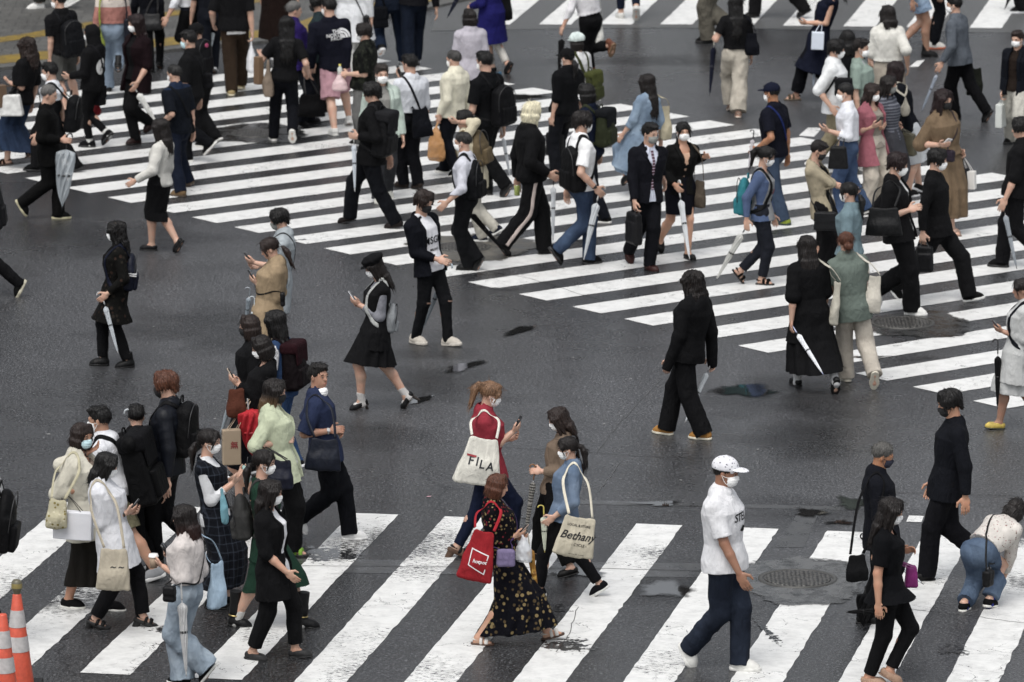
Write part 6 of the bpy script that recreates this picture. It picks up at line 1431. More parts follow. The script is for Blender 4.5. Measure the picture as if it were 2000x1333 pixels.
P('person in grey striped top and grey skirt', 'with grey mask and olive handbag', (1738, 150), [(1738, 402, 0), (1752, 394, 15)], 335, 'f', mask='g', hair=('mid', 'dk'), L=('carry', 1757, 250), top=('tee', '#4a4d58', {'pat': ('stripe', '#777a84', 28.0), 's': .95}), bot=('skirt', '#45464c', {'len': .75, 'flare': .1}), it=[('bag', 'hand', 'hL', (1773, 282), (32, 44), 'olive grey handbag carried by @', '#5a5644', 0)])
P('long-haired person in dark jacket with white strap', 'walking behind the grey striped top', (1752, 122), [(1778, 385, 0), (1796, 378, 20)], 30, 'f', hair=('long', 'red'), top=('jacket', '#11141c', {'hem': -.14}), bot=('skirt', '#b4b8bc', {'len': .55}), it=[('bag', 'cloth', 'sR', (1768, 206), (10, 40), 'white strapped bag at the back of @', '#a8a294', 60)])
d = P('person in long brown dress with black mask', 'long dark hair, holding a white phone case', (1845, 177), [(1862, 460, 0), (1838, 452, 15)], 310, 'f', mask='k', hy=8, hair=('long', 'red'), Rr=('fwd', 1845, 286), L=('carry', 1882, 305), top=('half', '#7a654c', {'ease': .026, 'hem': .02, 'puff': .014, 's': 1.1, 'blouse': .006}), bot=('skirt', '#7a654c', {'len': .84, 'flare': .35, 'pleat': (11, .07)}), shoe=('sandal', '#b09080', '#8a6c5a'), it=[('phone', 'R', 'white phone in the hand of @', '#d8d8d8'), ('bag', 'hand', 'hL', (1884, 345), (18, 34), 'small black and white bag held by @', '#16161c'), ('bag', 'paper', 'hL', (1896, 352), (20, 36), 'white gift bag with pink ribbon held by @', '#d2cfca', 30), ('bag', 'cross', 'xR', (1856, 305), (18, 24), 'little purple pouch hung across @', '#2c2230')])
d = P('person in navy polo and navy white cap', 'with a white drawstring bag on the back', (1505, 164), [(1528, 440, 0), (1508, 424, 15)], 148, 'm', mask='w', hat=('cap', '#161b30'), hair=('short', 'blk'), skin='#a8764f', L=('down', 1470, 298), top=('polo', '#131522', {'ease': .022}), bot=('trousers', '#3a4a60', T(.35)), shoe=('runner', '#8fa01c', '#2a3a34'), it=[('bag', 'cloth', 'xR', (1512, 276), (42, 58), 'white drawstring bag with bold print on the back of @', '#cfd2d6', 80, None, '#1d2c66', 'fabric'), ('umb', 'L', (1462, 332), 'clear umbrella with black hook carried by @', '#b4b0b4', 'vinyl', .9, '#15151a', True, (1472, 262))])
d = P('long-haired person in pale denim dress', 'with a cream bag, walking away', (1262, 146), [(1220, 360, 48), (1262, 386, 0)], 140, 'f', hair=('xlong', 'dk'), L=('down', 1210, 272), top=('dress', '#768ca3', {'hem': -.3, 's': 1.5, 'ease': .026, 'flare': .06, 'pat': ('fade', '#90a5b9')}), bot=('skirt', '#768ca3', {'len': .7, 'flare': .5, 'pat': ('fade', '#90a5b9')}), shoe=('loafer', '#15171c', '#101010'), it=[('bag', 'tote', 'sR', (1300, 238), (22, 70), 'cream canvas bag on the shoulder of @', '#b5ab8e', 60)])
# --- middle of the crossing
d = P('person in navy suit with striped tie', 'carrying a black briefcase', (1272, 243), [(1271, 530, 0), (1230, 512, 50)], 297, 'm', mask='g', hy=16, hair=('short', 'blk'), Rr='carry', L=('down', 1298, 362), inner=('shirt', '#c3c8d8', {'collar': True, 'tie': ('#4a2530', ('stripe', '#a898a8', 30.0))}), top=('jacket', '#12131b', {'open': (.048, .03, .5), 'ease': .019}), bot=('trousers', '#101117', T(.3, belt='#0e0e0e')), shoe=('loafer', '#3a1a17', '#120d0c'), it=[('bag', 'brief', 'hR', (1238, 446), (44, 62), 'black leather briefcase carried by @', '#141417', 0)])
d = P('person in black skirt suit', 'gesturing with one raised hand', (1335, 240), [(1346, 507, 0), (1290, 490, 55)], 292, 'f', mask='w', hy=-10, hp=2, hair=('tied', 'blk'), Rr=('waist', 1324, 370), L=('out', 1385, 306), inner=('tee', '#c8a287', {'neck': 1.3, 'vneck': 1.2}), top=('jacket', '#131313', {'open': (.042, .012, .52), 'ease': .012, 'hem': -.05}), bot=('skirt', '#10111a', {'len': .42, 'flare': 0, 'pleat': None}), skin='#cfa183', shoe=('loafer', '#101010', '#0b0b0b'), it=[('umb', 'R', (1347, 507), 'white umbrella planted in front of @', '#c6cacd', 'vinyl', 1.0, '#d6d6d4', True, None, None, (.3, 0, -.75), .9), ('bag', 'tote', 'sL', (1366, 378), (26, 56), 'brown grey tote bag on the shoulder of @', '#5e5346', 30)])
d = P('person in grey raglan shirt with turquoise backpack', 'trailing a clear umbrella', (1502, 289), [(1492, 557, 0), (1448, 552, 52)], 348, 'f', mask='w', hp=16, hair=('highpony', 'blk'), Rr=('down', 1458, 442), L=('down', 1514, 438), top=('shirt', '#8f9193', {'pat': ('raglan', '#52658a', .125), 'ease': .012, 'hem': -.05, 'neck': .9}), bot=('trousers', '#23262f', T(.1, len=.9)), shoe=('sandal', '#141210', '#1c1814'), it=[('pack', 'bright turquoise backpack on @', '#1f7d88', 1.0, (1454, 385), None, 'round', '#121416'), ('umb', 'R', (1397, 550), 'clear umbrella with black handle trailing from @', '#b2b2ac', 'vinyl', 1.25, '#15151a', True, None, None, (-.45, 0, -.7))])
chest_text(d, [('G', -.085, 0, .085, 0), ('S', .085, 0, .085, 0)], '#1d2438', drop=.15)
chest_text(d, [('IRL', .0, 0, .085, 0)], '#a02a30', drop=.15)
d = P('person in beige cardigan and long black dress', 'reading a phone', (1606, 279), [(1598, 540, 0), (1622, 532, 20)], 345, 'f', mask='k', hp=22, hair=('short', 'dk'), Rr=('phone', 1676, 378), inner=('tee', K, {'vneck': 1.0, 'hem': -.1}), top=('cardigan', '#a79b80', {'open': (.05, .07), 's': 1.2, 'hem': -.08}), bot=('skirt', K, {'len': .85, 'flare': .15}), shoe=LOK, it=[('phone', 'R', 'smartphone in the hand of @'), ('bag', 'cross', 'xR', (1612, 432), (44, 38), 'flat black leather crossbody bag of @', '#17181b')])
P('person in blue grey tee with curly ponytail', 'behind the green blouse', (1655, 358), [(1650, 640, 0), (1672, 632, 20)], 160, 'f', mask='w', hair=('tied', 'blk'), top=('tee', '#708890', {'ease': .022, 's': .95}), bot=('trousers', '#0f1013', T(.3)), it=[])
d = P('person in black overshirt over white tee', 'arms folded in front, carrying a black tote', (1758, 302), [(1786, 616, 0), (1712, 592, 52)], 345, 'm', mask='w', hair=('thick', 'red'), hp=10, Rr=('waist', 1790, 408), L=('cross', 1760, 392), inner=('tee', '#d8d8d6'), top=('big', '#141416', {'open': (.035, .03), 'ease': .024, 's': 1.05, 'name': 'overshirt'}), bot=('trousers', '#141416', T(.55)), shoe=('sneaker', '#d6d5d0', '#dad9d4'), it=[('bag', 'tote', 'sR', (1726, 432), (66, 58), 'large black leather tote at the side of @', '#101113', 10, None, None, 'leather')])
wear(d, 'bracelet', 'band', 'L', '#8a8a8a')
P('person in black button shirt and black trousers', 'carrying a black folder bag', (1834, 294), [(1886, 590, -12), (1752, 586, 50)], 345, 'm', mask='w', hair=('thick', 'blk'), Rr=('carry', 1802, 470), top=('shirt', '#141416', {'ease': .018, 'collar': True}), bot=('trousers', '#141416', T(.5, belt='#1a1a1a')), shoe=('sneaker', '#101010', '#d0d0cc'), it=[('bag', 'brief', 'hR', (1806, 506), (34, 52), 'flat black folder bag in the hand of @', '#141417', 10)])
P('person in black tee at the right edge', 'walking left with a clear umbrella', (1992, 232), [(1952, 522, 0), (2025, 515, 30)], 165, 'm', hair=('thick', 'blk'), L=('down', 1958, 402), top=('tee', K, {'ease': .03, 's': 1.1, 'hem': -.04}), bot=('trousers', '#141417', T(.4)), shoe=SK, it=[('umb', 'L', (1986, 526), 'clear umbrella held upright by @', '#8e959c', 'vinyl', .9, '#15151a', True, None, None, (-.1, 0, -.75))])
# --- the middle ground
d = P('long-haired person in black hoodie and wide trousers', 'with mustard yellow sneakers', (1350, 530), [(1297, 848, 0), (1370, 858, 0)], 148, 'm', L='down', Rr='down', top=('hoodie', '#141416', {'ease': .03, 's': 2.5}), bot=('trousers', '#151517', T(.55)), hair=('wavy', 'dk'), shoe=('canvas', '#b07a2c', '#cfc9b4'), it=[('umb', 'R', (1337, 828), 'slim grey umbrella slanting down behind the legs of @', '#a4a9ac', 'vinyl', .9, '#888888', False, None, None, (-.2, .34, -.6), .9)])
d = P('long-haired person in long black dress', 'with a white umbrella and white socks', (1576, 462), [(1555, 752, 0), (1632, 768, 60)], 105, 'f', hair=('long', 'dk'), L=('down', 1545, 640), top=('dress', '#131315', {'s': 1.15, 'hem': -.2, 'ease': .024, 'puff': .006, 'flare': .03}), bot=('skirt', '#131315', {'len': .82, 'flare': .5, 'pleat': (9, .06)}), shoe=('loafer', '#141416', '#0a0a0a', '#c4c4c4'), it=[('umb', 'L', (1608, 732), 'white umbrella slanting across the dress of @', '#cfd2d6', 'vinyl', 1.0, '#b9bfe0', True, None, None, (-.4, -.3, -.6), .95), ('bag', 'cloth', 'sR', (1632, 590), (16, 90), 'narrow cream cloth bag beside @', '#b9b4a4', 70)])
d = P('person in green blouse and cream trousers', 'with an auburn bun and white tote', (1652, 453), [(1652, 744, 5), (1708, 756, 66)], 98, 'f', hair=('lowbun', 'aub'), L='fwd', top=('half', '#6d7a71', {'ease': .03, 'hem': -.09, 's': .7, 'neck': 1.2, 'blouse': -.004}), bot=('trousers', '#b9b0a2', T(.5)), shoe=('sneaker', '#a8a08c', '#c6c0ae'), it=[('bag', 'tote', 'sR', (1706, 572), (30, 78), 'white cloth tote on the right shoulder of @', '#c4beb0', 75)])
d = P('person in white dress at the right edge', 'holding a phone, yellow shoes', (1994, 546), [(1945, 838, -5), (2025, 868, 40)], 178, 'f', hair=('pony', 'dk'), L=('phone', 1946, 645), skin='#b08870', top=('dress', '#b9bab8', {'s': 1.6, 'ease': .024, 'hem': -.2, 'flare': .02}), bot=('skirt', '#b9bab8', {'len': .58, 'flare': .3}), shoe=('loafer', '#c9ae3c', '#2b3324'), it=[('phone', 'L', 'dark red smartphone held upright by @', '#3a1618'), ('umb', 'L', (1948, 800), 'black umbrella hanging from the wrist of @', '#0e0e10', 'fabric', 1.2, '#141414', True, (1949, 676)), ('pack', 'navy black backpack on @', '#10131c', 1.0)])
d = P('wavy-haired person in dark floral tunic', 'with navy backpack and grey umbrella', (224, 434), [(196, 714, 0), (246, 718, 5)], 182, 'f', mask='w', hair=('wavy', 'blk'), L=('down', 200, 584), top=('shirt', '#12110f', {'hem': -.2, 'flare': .05, 'ease': .018, 'pat': ('floral', '#2b2620', '#3a2a22', 18.0, .3)}), bot=('trousers', K, T(.15, len=.92)), shoe=('boot', '#0e0e0e', '#0a0a0a'), it=[('pack', 'glossy navy backpack with two white stripes on @', '#12172a', .95, (252, 532), None, 'round', None, 0, True, True, ('stripe', '#c8c8c8', .0001) if False else None, 'leather'), ('umb', 'L', (231, 692), 'grey umbrella with a black band held by @', '#9aa0a4', 'vinyl', 1.0, '#aaaaaa', True, None, None, (.05, .2, -.7), .9)])
c, B, dm, rt, bd = PEOPLE[-1]['pack']
for z in (.1, .0): child(rt, c, 'white_stripe', sdf([rbox(c + B[2] * dm[2] * (z - .05), (dm[0] * 1.12, dm[1] * 1.1, .007), .004, B)], .005), mat('plain', '#c4c4c4'))
d = P('person in pale grey long shirt', 'with grey mask, looking at a phone', (540, 411), [(530, 702, 0), (556, 694, 15)], 178, 'm', mask='g', hp=14, hair=('thick', 'blk'), L=('phone', 486, 512), Rr=('phone', 494, 522), top=('half', '#a2aaae', {'hem': -.2, 'ease': .03, 's': 1.2}), bot=('trousers', '#8d959a', T(.4)), it=[('phone', 'L', 'black smartphone raised by @'), ('bag', 'cross', 'xR', (562, 530), (12, 28), 'thin black crossbody bag on the back of @', K), ('umb', 'R', (478, 640), 'clear umbrella under the phone of @', '#8f9aa2', 'vinyl', .9, '#9aa2a8', True, (488, 570), None, (.1, 0, -.7), .9)])
d = P('person in beige trench coat with low ponytail', 'looking down at a phone', (518, 468), [(512, 764, 0), (538, 758, 15)], 182, 'f', hp=24, hair=('tied', 'br'), L=('phone', 490, 548), Rr=('phone', 497, 550), top=('coat', '#a38c6b', {'ease': .032, 'hem': -.3, 'flare': .02, 'hood': False}), bot=('trousers', K, T(.2)), it=[('phone', 'L', 'dark smartphone held low by @'), ('bag', 'cross', 'xL', (552, 585), (10, 30), 'thin black crossbody strap bag of @', K), ('umb', 'L', (495, 690), 'clear umbrella hooked over the arm of @', '#a9b3b8', 'vinyl', 1.2, '#b4bcc0', True, (497, 590), None, (.1, 0, -.7), .8)])
d = P('person in white printed tee and dark cardigan', 'with black mask and ripped black jeans', (832, 376), [(815, 672, 0), (880, 676, -5)], 322, 'm', mask='k', hair=('thick', 'br'), hp=14, Rr=('waist', 868, 512), inner=('tee', '#d2d2d6', {'hem': -.04, 'fat': 1.0}), top=('cardigan', '#10121a', {'open': (.058, .075), 'ease': .018, 'hem': -.06}), bot=('trousers', '#17181b', T(0)), shoe=('runner', '#bdb5a8', '#c4bdb0'), it=[('umb', 'L', (826, 642), 'grey umbrella trailing behind the legs of @', '#7e868c', 'vinyl', .95, '#b9c9d2', True, (872, 525), None, (-.3, 0, -.7), .9)])
d['top'] = [o for o in d['body'].children if o.name.startswith('tee')][0]
chest_text(d, [('MSGM', 0, .0, .105, .05), ('MILANO', 0, -.1, .035, 0)], '#15161a', drop=.155, side=.0)
for i, g in enumerate(d['legs']):   # rips at the knees
    ribbon_on(d, 'ripped_knee', bezier_path([g['knee'] + A(.2, -.035, .01), g['knee'] + A(.2, .035, .0)], 8), A(-1, 0, 0), .008, mat('skin', '#8d7160'), d['bot'])
d = P('person in black flat cap and pinafore dress', 'with phone, heels and white socks', (722, 504), [(704, 800, 0), (792, 806, 58)], 188, 'f', mask='w', hp=24, hat=('beret', '#151517'), hair=('long', 'dk'), L=('phone', 688, 590), Rr=('phone', 694, 596), inner=('shirt', '#8d8e96', {'ease': .011, 's': 1.8, 'puff': .008}), top=('sleeveless', '#161618', {'hem': -.12, 'neck': 1.2, 'ease': .018, 'flare': .02, 'name': 'pinafore'}), bot=('skirt', '#161618', {'len': .46, 'flare': .42, 'pleat': (10, .07)}), shoe=('pump', '#151517', '#2c2118', '#bfbcb8'), it=[('phone', 'L', 'white smartphone in the hands of @', '#d0d0d4'), ('pack', 'small silver grey backpack with fluffy charm on @', '#8d9194', .72, (763, 622), None, 'round', '#a9aba8')])
# --- left foreground group
P('brown-haired person in black with black mask', 'walking left in front of the trench coat', (484, 616), [(470, 935, 0), (492, 928, 15)], 182, 'f', mask='k', hair=('bob', 'br'), top=('shirt', '#141416', {'ease': .014}), bot=('trousers', K, T(.2)))
d = P('long black-haired person in denim overalls', 'with a maroon handled backpack', (534, 608), [(560, 925, 0), (578, 918, 15)], 160, 'f', hair=('xlong', 'blk'), inner=('tee', '#d0d0d2', {'s': .8}), top=('sleeveless', '#2f4a72', {'hem': -.05, 'neck': 1.6, 'ease': .012, 'name': 'overalls_bib'}), bot=('trousers', '#34527e', T(.3)), it=[('pack', 'black and maroon backpack with a tall handle on @', '#150d10', 1.05, (574, 715), '#2c0f16')])
d = P('person in black top with dark bob and white mask', 'reading a pale phone', (502, 658), [(462, 1003, 0), (486, 996, 30)], 186, 'f', H=1.62, mask='w', hp=22, hair=('bob', 'dk'), L=('phone', 450, 742), Rr=('phone', 458, 750), top=('shirt', '#131315', {'ease': .014, 'neck': 1.0}), bot=('skirt', '#14161e', {'len': .5, 'flare': .1}), skin='#c9a087', shoe=('loafer', '#16130f', '#0e0c0a'), it=[('phone', 'L', 'pale gold smartphone in the hands of @', '#c2ae98'), ('umb', 'R', (430, 850), 'grey clear umbrella slanting below @', '#8d979e', 'vinyl', 1.2, '#9aa2a8', True, (462, 752), None, (.25, 0, -.7), .9), ('bag', 'paper', 'eL', (452, 873), (36, 70), 'brown kraft paper bag with red characters carried by @', '#a08b70', 5, [('無', .12, .06, .42, 0)], '#b39b80', None, None, None, None, None, '#8a1c1c'), ('bag', 'cloth', 'eL', (462, 785), (34, 58), 'rust brown jacket draped over the arm of @', '#5c3020', 0, None, None, 'fabric', .07), ('umb', 'R', (495, 900), 'red umbrella loosely folded point down beside @', '#c41424', 'fabric', 3.2, '#b0b0b0', False, (484, 786, .0, .34), None, (0, .05, -.7))])
d = P('person in lime green shirt and black mask', 'with ombre hair, carrying a navy tote', (540, 743), [(577, 1086, 0), (548, 1078, 15)], 355, 'f', mask='k', hy=-10, hair=('mid', 'dk', '#7a5a34'), Rr=('waist', 566, 862), inner=('tee', '#d4d4d2', {'neck': .9}), top=('rolled', '#bdc5a4', {'open': (.03, .05), 'ease': .03, 'hem': -.11, 's': 1.2, 'name': 'open_shirt'}), bot=('trousers', K, T(.5)), shoe=('sandal', '#7fae2c', '#2a2a28'), it=[('bag', 'tote', 'eR', (548, 925), (46, 62), 'navy leather tote hanging from the arm of @', '#12162a', 5, None, '#0f0f12', 'leather')])
wear(d, 'hair_band', 'band', 'R', '#101010')
d = P('person in navy short-sleeved shirt', 'smiling with mask pulled under the chin', (622, 712), [(690, 1054, 0), (590, 1040, 40)], 357, 'm', mask='w', lowmask=True, hy=-42, hp=-2, hair=('short', '#201c1a'), skin='#b58a70', Rr=('waist', 662, 842), L=('waist', 660, 845), top=('polo', '#2d3858', {'ease': .02, 's': .98, 'hem': -.07, 'collar': True}), bot=('trousers', '#0e1016', T(.4)), shoe=('canvas', '#d4d4d2', '#dcdcda'), it=[('bag', 'cloth', 'sR', (632, 886), (64, 66), 'dark navy leather shoulder bag under the arm of @', '#171d2c', 8, None, None, 'leather')])
wear(d, 'wristwatch', 'watch', 'R', '#c4c4c4')
d = P('person in white blouse and plaid pinafore', 'holding a mint tumbler', (412, 840), [(420, 1188, 0), (442, 1180, 15)], 352, 'f', mask='w', hy=-8, hair=('tied', 'dk'), Rr=('fwd', 470, 935), L=('fwd', 478, 922), inner=('shirt', '#cfd0d2', {'ease': .012, 's': 1.6, 'puff': .006}), top=('sleeveless', '#14171f', {'hem': .02, 'neck': 1.4, 'ease': .016, 'name': 'pinafore_bib', 'pat': ('plaid', '#39404c', 13.0)}), bot=('skirt', '#14171f', {'len': .84, 'flare': .5, 'pat': ('plaid', '#39404c', 13.0), 'pleat': (10, .05)}), shoe=LOK, it=[('cup', 'L', 'mint green drink cup with black straw held by @', (482, 925), 'tumbler'), ('bag', 'cloth', 'eR', (436, 985), (14, 80), 'light blue cloth strap hanging from the arm of @', '#6fa6b4', 0, None, None, 'fabric', .02)])
d = P('person in green dress with grey rucksack', 'and tall black boots with gold chain', (519, 881), [(466, 1224, 5), (598, 1226, 5)], 355, 'f', mask='w', hy=-8, hair=('tied', 'dk'), top=('dress', '#1d3d2e', {'s': .3, 'hem': -.1, 'neck': 1.2, 'ease': .012}), bot=('skirt', '#1d3d2e', {'len': .6, 'flare': .3}), shoe=('tallboot', '#141416', '#0a0a0a', '#b9b8b4'), it=[('pack', 'grey canvas rucksack on @', '#3c3c3b', .95, (474, 1010), None, 'round')])
for s_ in [o for o in d['body'].children if o.name.startswith('shoe')]:
    inst('boot_chain', tpl('boot_chain', lambda: to_mesh('boot_chain', *(lambda r: (r[0], [r[1], r[2]]))(tube([(.05 * math.cos(t) - .015, .05 * math.sin(t), .105) for t in [k * math.pi / 8 for k in range(17)]], .007, 6)))), mat('metal', '#c9b06a'), s_, Matrix.Identity(4))
d = P('person in black cardigan over white top', 'with cropped black trousers and grey loafers', (532, 940), [(497, 1289, 8), (584, 1284, -3)], 346, 'f', mask='w', hy=4, hair=('mid', 'dk'), skin='#c79c80', Rr=('down', 572, 1130), inner=('tee', '#d8d8da', {'vneck': .7, 'hem': -.04}), top=('cardigan', '#131315', {'open': (.045, .06), 's': 1.25, 'hem': -.17, 'ease': .024}), bot=('trousers', '#141416', T(.25, len=.86)), shoe=('loafer', '#343434', '#1c1c1c'))
d = P('person in sheer white blouse and wide jeans', 'holding a coffee cup, seen from behind', (356, 988), [(352, 1336, 0), (400, 1330, 52)], 162, 'f', hair=('mid', 'dk', '#3a1f18'), L=('fwd', 306, 1102), Rr=('phone', 325, 1085), top=('tucked', '#c9c1bc', {'s': 1.5, 'ease': .028, 'puff': .012}), bot=('trousers', '#8b9ba9', T(.85, pat=('fade', '#a2afba'))), shoe=CVK, it=[('cup', 'L', 'takeaway coffee cup with white lid held by @', (300, 1096), 'cup'), ('phone', 'R', 'smartphone held over the coffee by @'), ('umb', 'L', (364, 1322), 'clear umbrella standing beside the jeans of @', '#a9a9a8', 'vinyl', 1.25, '#b8b8b6', False, (354, 1150, .0, .3), None, (0, .05, -.75), .8), ('bag', 'tote', 'sR', (424, 1140), (44, 96), 'light blue cloth tote behind @', '#a2bbcf', 70, None, None, 'fabric'), ('bag', 'cross', 'xL', (331, 1160), (26, 34), 'little black box bag of @', '#141416')])
d = P('black-haired person in long white shirt', 'reading a phone, in black platform sandals', (216, 888), [(188, 1228, 0), (281, 1224, 0)], 355, 'f', mask='w', hp=18, hair=('mid', 'blk'), Rr=('phone', 262, 998), L=('phone', 268, 1000), top=('rolled', '#cfd0d4', {'s': 1.5, 'ease': .034, 'hem': -.17, 'flare': .02}), bot=('trousers', '#141417', T(.25, len=.92)), shoe=('platform', '#121010', '#100e0d'), it=[('phone', 'R', 'dark smartphone in both hands of @'), ('bag', 'tote', 'sR', (222, 1110), (60, 86), 'natural canvas tote bag with a line drawing on @', '#b3a994', 5, [('~ ~', .1, .05, .3, .3)])])
wear(d, 'bracelet', 'band', 'R', '#1a1a1a')
d = P('person in cream shirt and light blue mask', 'one hand raised to the cheek', (162, 828), [(140, 1188, 0), (217, 1192, 5)], 345, 'f', mask='b', hy=-25, hair=('bob', 'br'), L=('face', 186, 876), Rr=('waist', 184, 952), skin='#b98a6c', inner=('tee', '#8a7a6c', {'neck': 1.2}), top=('rolled', '#c6c1b0', {'open': (.045, .05), 's': 1.5, 'ease': .032, 'hem': -.13, 'name': 'open_shirt'}), bot=('skirt', '#221f1b', {'len': .8, 'flare': .1}), shoe=CVK, it=[('bag', 'paper', 'eR', (143, 1026), (78, 56), 'white paper shopping bag with black cord handles carried by @', '#d2d3d8', 5, None, '#141414'), ('bag', 'tote', 'sR', (112, 1002), (40, 60), 'cream patterned tote behind @', '#b8b192', 10, None, None, 'fabric', None, ('floral', '#8a7c3c', '#c9c2a4', 30.0, .3))])
wear(d, 'wristwatch', 'watch', 'L', '#1a1512')
d = P('person in white hooded top and khaki shorts', 'with a huge black rucksack', (190, 796), [(262, 1112, 0), (302, 1136, 18)], 170, 'm', H=1.74, mask='w', hair=('short', 'blk'), pelx=.6, top=('hoodie', '#cdced2', {'s': 1.2}), bot=('shorts', '#6c674f', T(.7, len=.95)), shoe=('runner', '#8d8f92', '#c8c8c6'), skin='#b48a6e', it=[('pack', 'huge black rucksack with a water bottle pocket on @', '#0b0b0d', 1.35, (276, 915), '#101013', 'roll'), ('umb', 'R', (262, 1000), 'clear umbrella stuck upright in the rucksack of @', '#a9adb0', 'vinyl', 1.1, '#c0c6ca', True, (258, 820), None, None, .85)])
c, B, dm, rt, bd = PEOPLE[-1]['pack']
d = P('black-haired person in black behind the rucksack', 'walking away, mostly hidden', (266, 792), [(276, 1108, 0), (290, 1102, 15)], 95, 'm', hair=('short', 'blk'), top=('hoodie', '#131315'), bot=('trousers', K, T(.3)), shoe=SK)
d = P('auburn-haired person in dark leather jacket', 'with black mask and black backpack', (320, 728), [(296, 1098, 0), (372, 1085, 30)], 168, 'm', mask='k', hair=('thick', 'aub'), top=('jacket', '#10141e', {'leather': 1, 'ease': .024, 'hem': -.04}), bot=('trousers', '#131315', T(.3)), shoe=('boot', '#0e0e0e', '#3a3a38'), it=[('pack', 'worn black backpack with white logo on @', '#101012', 1.0, (362, 838))])
d = P('person with round black backpack at left edge', 'walking left past the traffic cones', (-34, 868), [(-6, 1262, 0), (-70, 1268, 0)], 176, 'm', top=('tee', '#c9c9c6', {'hem': -.1}), bot=('trousers', '#141416', T(.35)), it=[('pack', 'round black backpack of @', '#101012', 1.12, (6, 1018), None, 'round')])
# --- central foreground
d = P('person in red tee with light brown ponytail', 'reading a phone, white tote on shoulder', (967, 749), [(893, 1088, 25), (1012, 1128, 15)], 2, 'f', mask='w', hp=20, hair=('highpony', 'ltbr'), L=('phone', 1008, 856), Rr=('phone', 1014, 836), top=('tee', '#a42b3c', {'ease': .026, 's': .95, 'hem': -.07}), bot=('trousers', '#161f38', T(0, len=.95)), shoe=('platform', '#1c1a18', '#5a3d26'), it=[('phone', 'R', 'thin dark smartphone in the hands of @'), ('bag', 'tote', 'sR', (938, 898), (76, 98), 'white canvas tote with black and red logo carried by @', '#cfccc0', 5, [('F', -.26, -.03, .3, .12), ('I', -.1, -.03, .3, .12), ('L', .03, -.07, .3, .12), ('A', .25, -.1, .3, .1)], None, None, .055, None, None, [('#a8202c', [(-.37, .1), (-.12, .085), (-.13, .045), (-.37, .06)])], '#20232a', {'tilt': -10, 'flare': -.16})])
d = P('person in black floral dress with auburn bob', 'with a red tote and white sandals', (977, 927), [(940, 1260, 0), (1062, 1250, -14)], 354, 'f', hp=12, hair=('bob', 'aub'), skin='#cfa183', Rr=('phone', 1020, 1046), L=('phone', 1024, 1052), top=('shirt', '#100d13', {'ease': .022, 's': 1.7, 'puff': .006, 'hem': .03, 'blouse': .006, 'pat': ('floral', '#8f7a4c', '#7a1c2c', 30.0, .3)}), bot=('skirt', '#0f0f18', {'len': .92, 'flare': .2, 'pleat': (9, .07), 'pat': ('floral', '#8f7a4c', '#5a4a30', 22.0, .33)}), shoe=('sandal', '#cfcbc4', '#5c3e2c'), it=[('phone', 'R', 'rose smartphone in the hands of @', '#9a8478'), ('bag', 'tote', 'sR', (936, 1082), (58, 106), 'bright red tote bag with a white square logo on @', '#a50f1e', 5, [('hotpot', .06, -.12, .17, .2)], '#b01224', None, None, None, None, [[(-.28, .1), (.32, .02), (.32, .0), (-.28, .08)], [(-.28, .1), (-.3, -.22), (-.27, -.22), (-.25, .1)], [(-.3, -.2), (.3, -.33), (.3, -.35), (-.3, -.22)], [(.3, .02), (.28, -.08), (.31, -.08), (.33, .02)], [(.28, -.24), (.26, -.34), (.3, -.34), (.31, -.24)]], '#d8d4d4', {'tilt': -12, 'flare': -.18}), ('bag', 'cross', 'xR', (988, 1090), (36, 36), 'lilac purple pouch bag hanging at the waist of @', '#7d7096', 10, None, '#5a447a', 'fabric'), ('bag', 'plastic', 'hR', (1022, 1074), (38, 50), 'crumpled clear plastic bag held by @', '#c9ccd0', 0, None, None, None, None, None, None, None, '#222222', None, None, None, .55), ('umb', 'L', (1052, 1190), 'yellow patterned umbrella hanging before @', '#b07a1c', 'fabric', 1.1, '#c9c4b8', False, (1032, 1050), ('floral', '#2c3a24', '#d8a83c', 16.0, .3), (.1, 0, -.7))])
d = P('brown-haired person in beige and black sweater', 'walking left with a striped umbrella', (1082, 800), [(1046, 1094, -5), (1112, 1126, 12)], 184, 'f', mask='w', hp=22, hair=('mid', 'br'), L=('waist', 1042, 922), top=('sweat', '#7d6a58', {'ease': .012, 's': 1.9}), bot=('trousers', '#0c0c0e', T(.4, len=.9)), shoe=('loafer', '#100f0f', '#0b0b0b'), it=[('umb', 'L', (1026, 1048), 'brown and white striped umbrella with a wooden hook held by @', '#8d8a84', 'fabric', 1.0, '#8a5a28', True, None, ('stripe', '#2a2826', 30.0), (.0, 0, -.7)), ('bag', 'cloth', 'sR', (1128, 905), (24, 62), 'dark brown bag on the back of @', '#231a17', 80)])
d = P('person in blue denim jacket with dark ponytail', 'with lettered tote and yellow hooked umbrella', (1104, 856), [(1048, 1166, 5), (1160, 1182, 32)], 183, 'f', mask='w', hp=12, hair=('pony', 'dk'), L=('down', 1070, 1020), top=('jacket', '#60758f', {'ease': .022, 'hem': -.02, 'pat': ('fade', '#7d90a8'), 's': 1.75}), bot=('trousers', '#141417', T(.1, len=.9)), shoe=('sneaker', '#15161a', '#d2d1cc'), it=[('bag', 'tote', 'sL', (1126, 1046), (74, 84), 'cream canvas tote with black script lettering carried by @', '#c2b9a2', 8, [('LOCAL & STORE', 0, .24, .085, 0), ('Bethany', 0, .0, .29, .45), ('- CYCLE -', .08, -.2, .1, 0), ('------- x -------', .06, -.42, .08, 0)], '#cfc8b4', None, .045, None, None, None, '#1c1b1a', {'tilt': 12}), ('umb', 'L', (1064, 1080), 'clear umbrella with a yellow hook handle held by @', '#c3c8b4', 'vinyl', 1.1, '#c9b83c', True, (1062, 996), None, (.05, 0, -.6))])
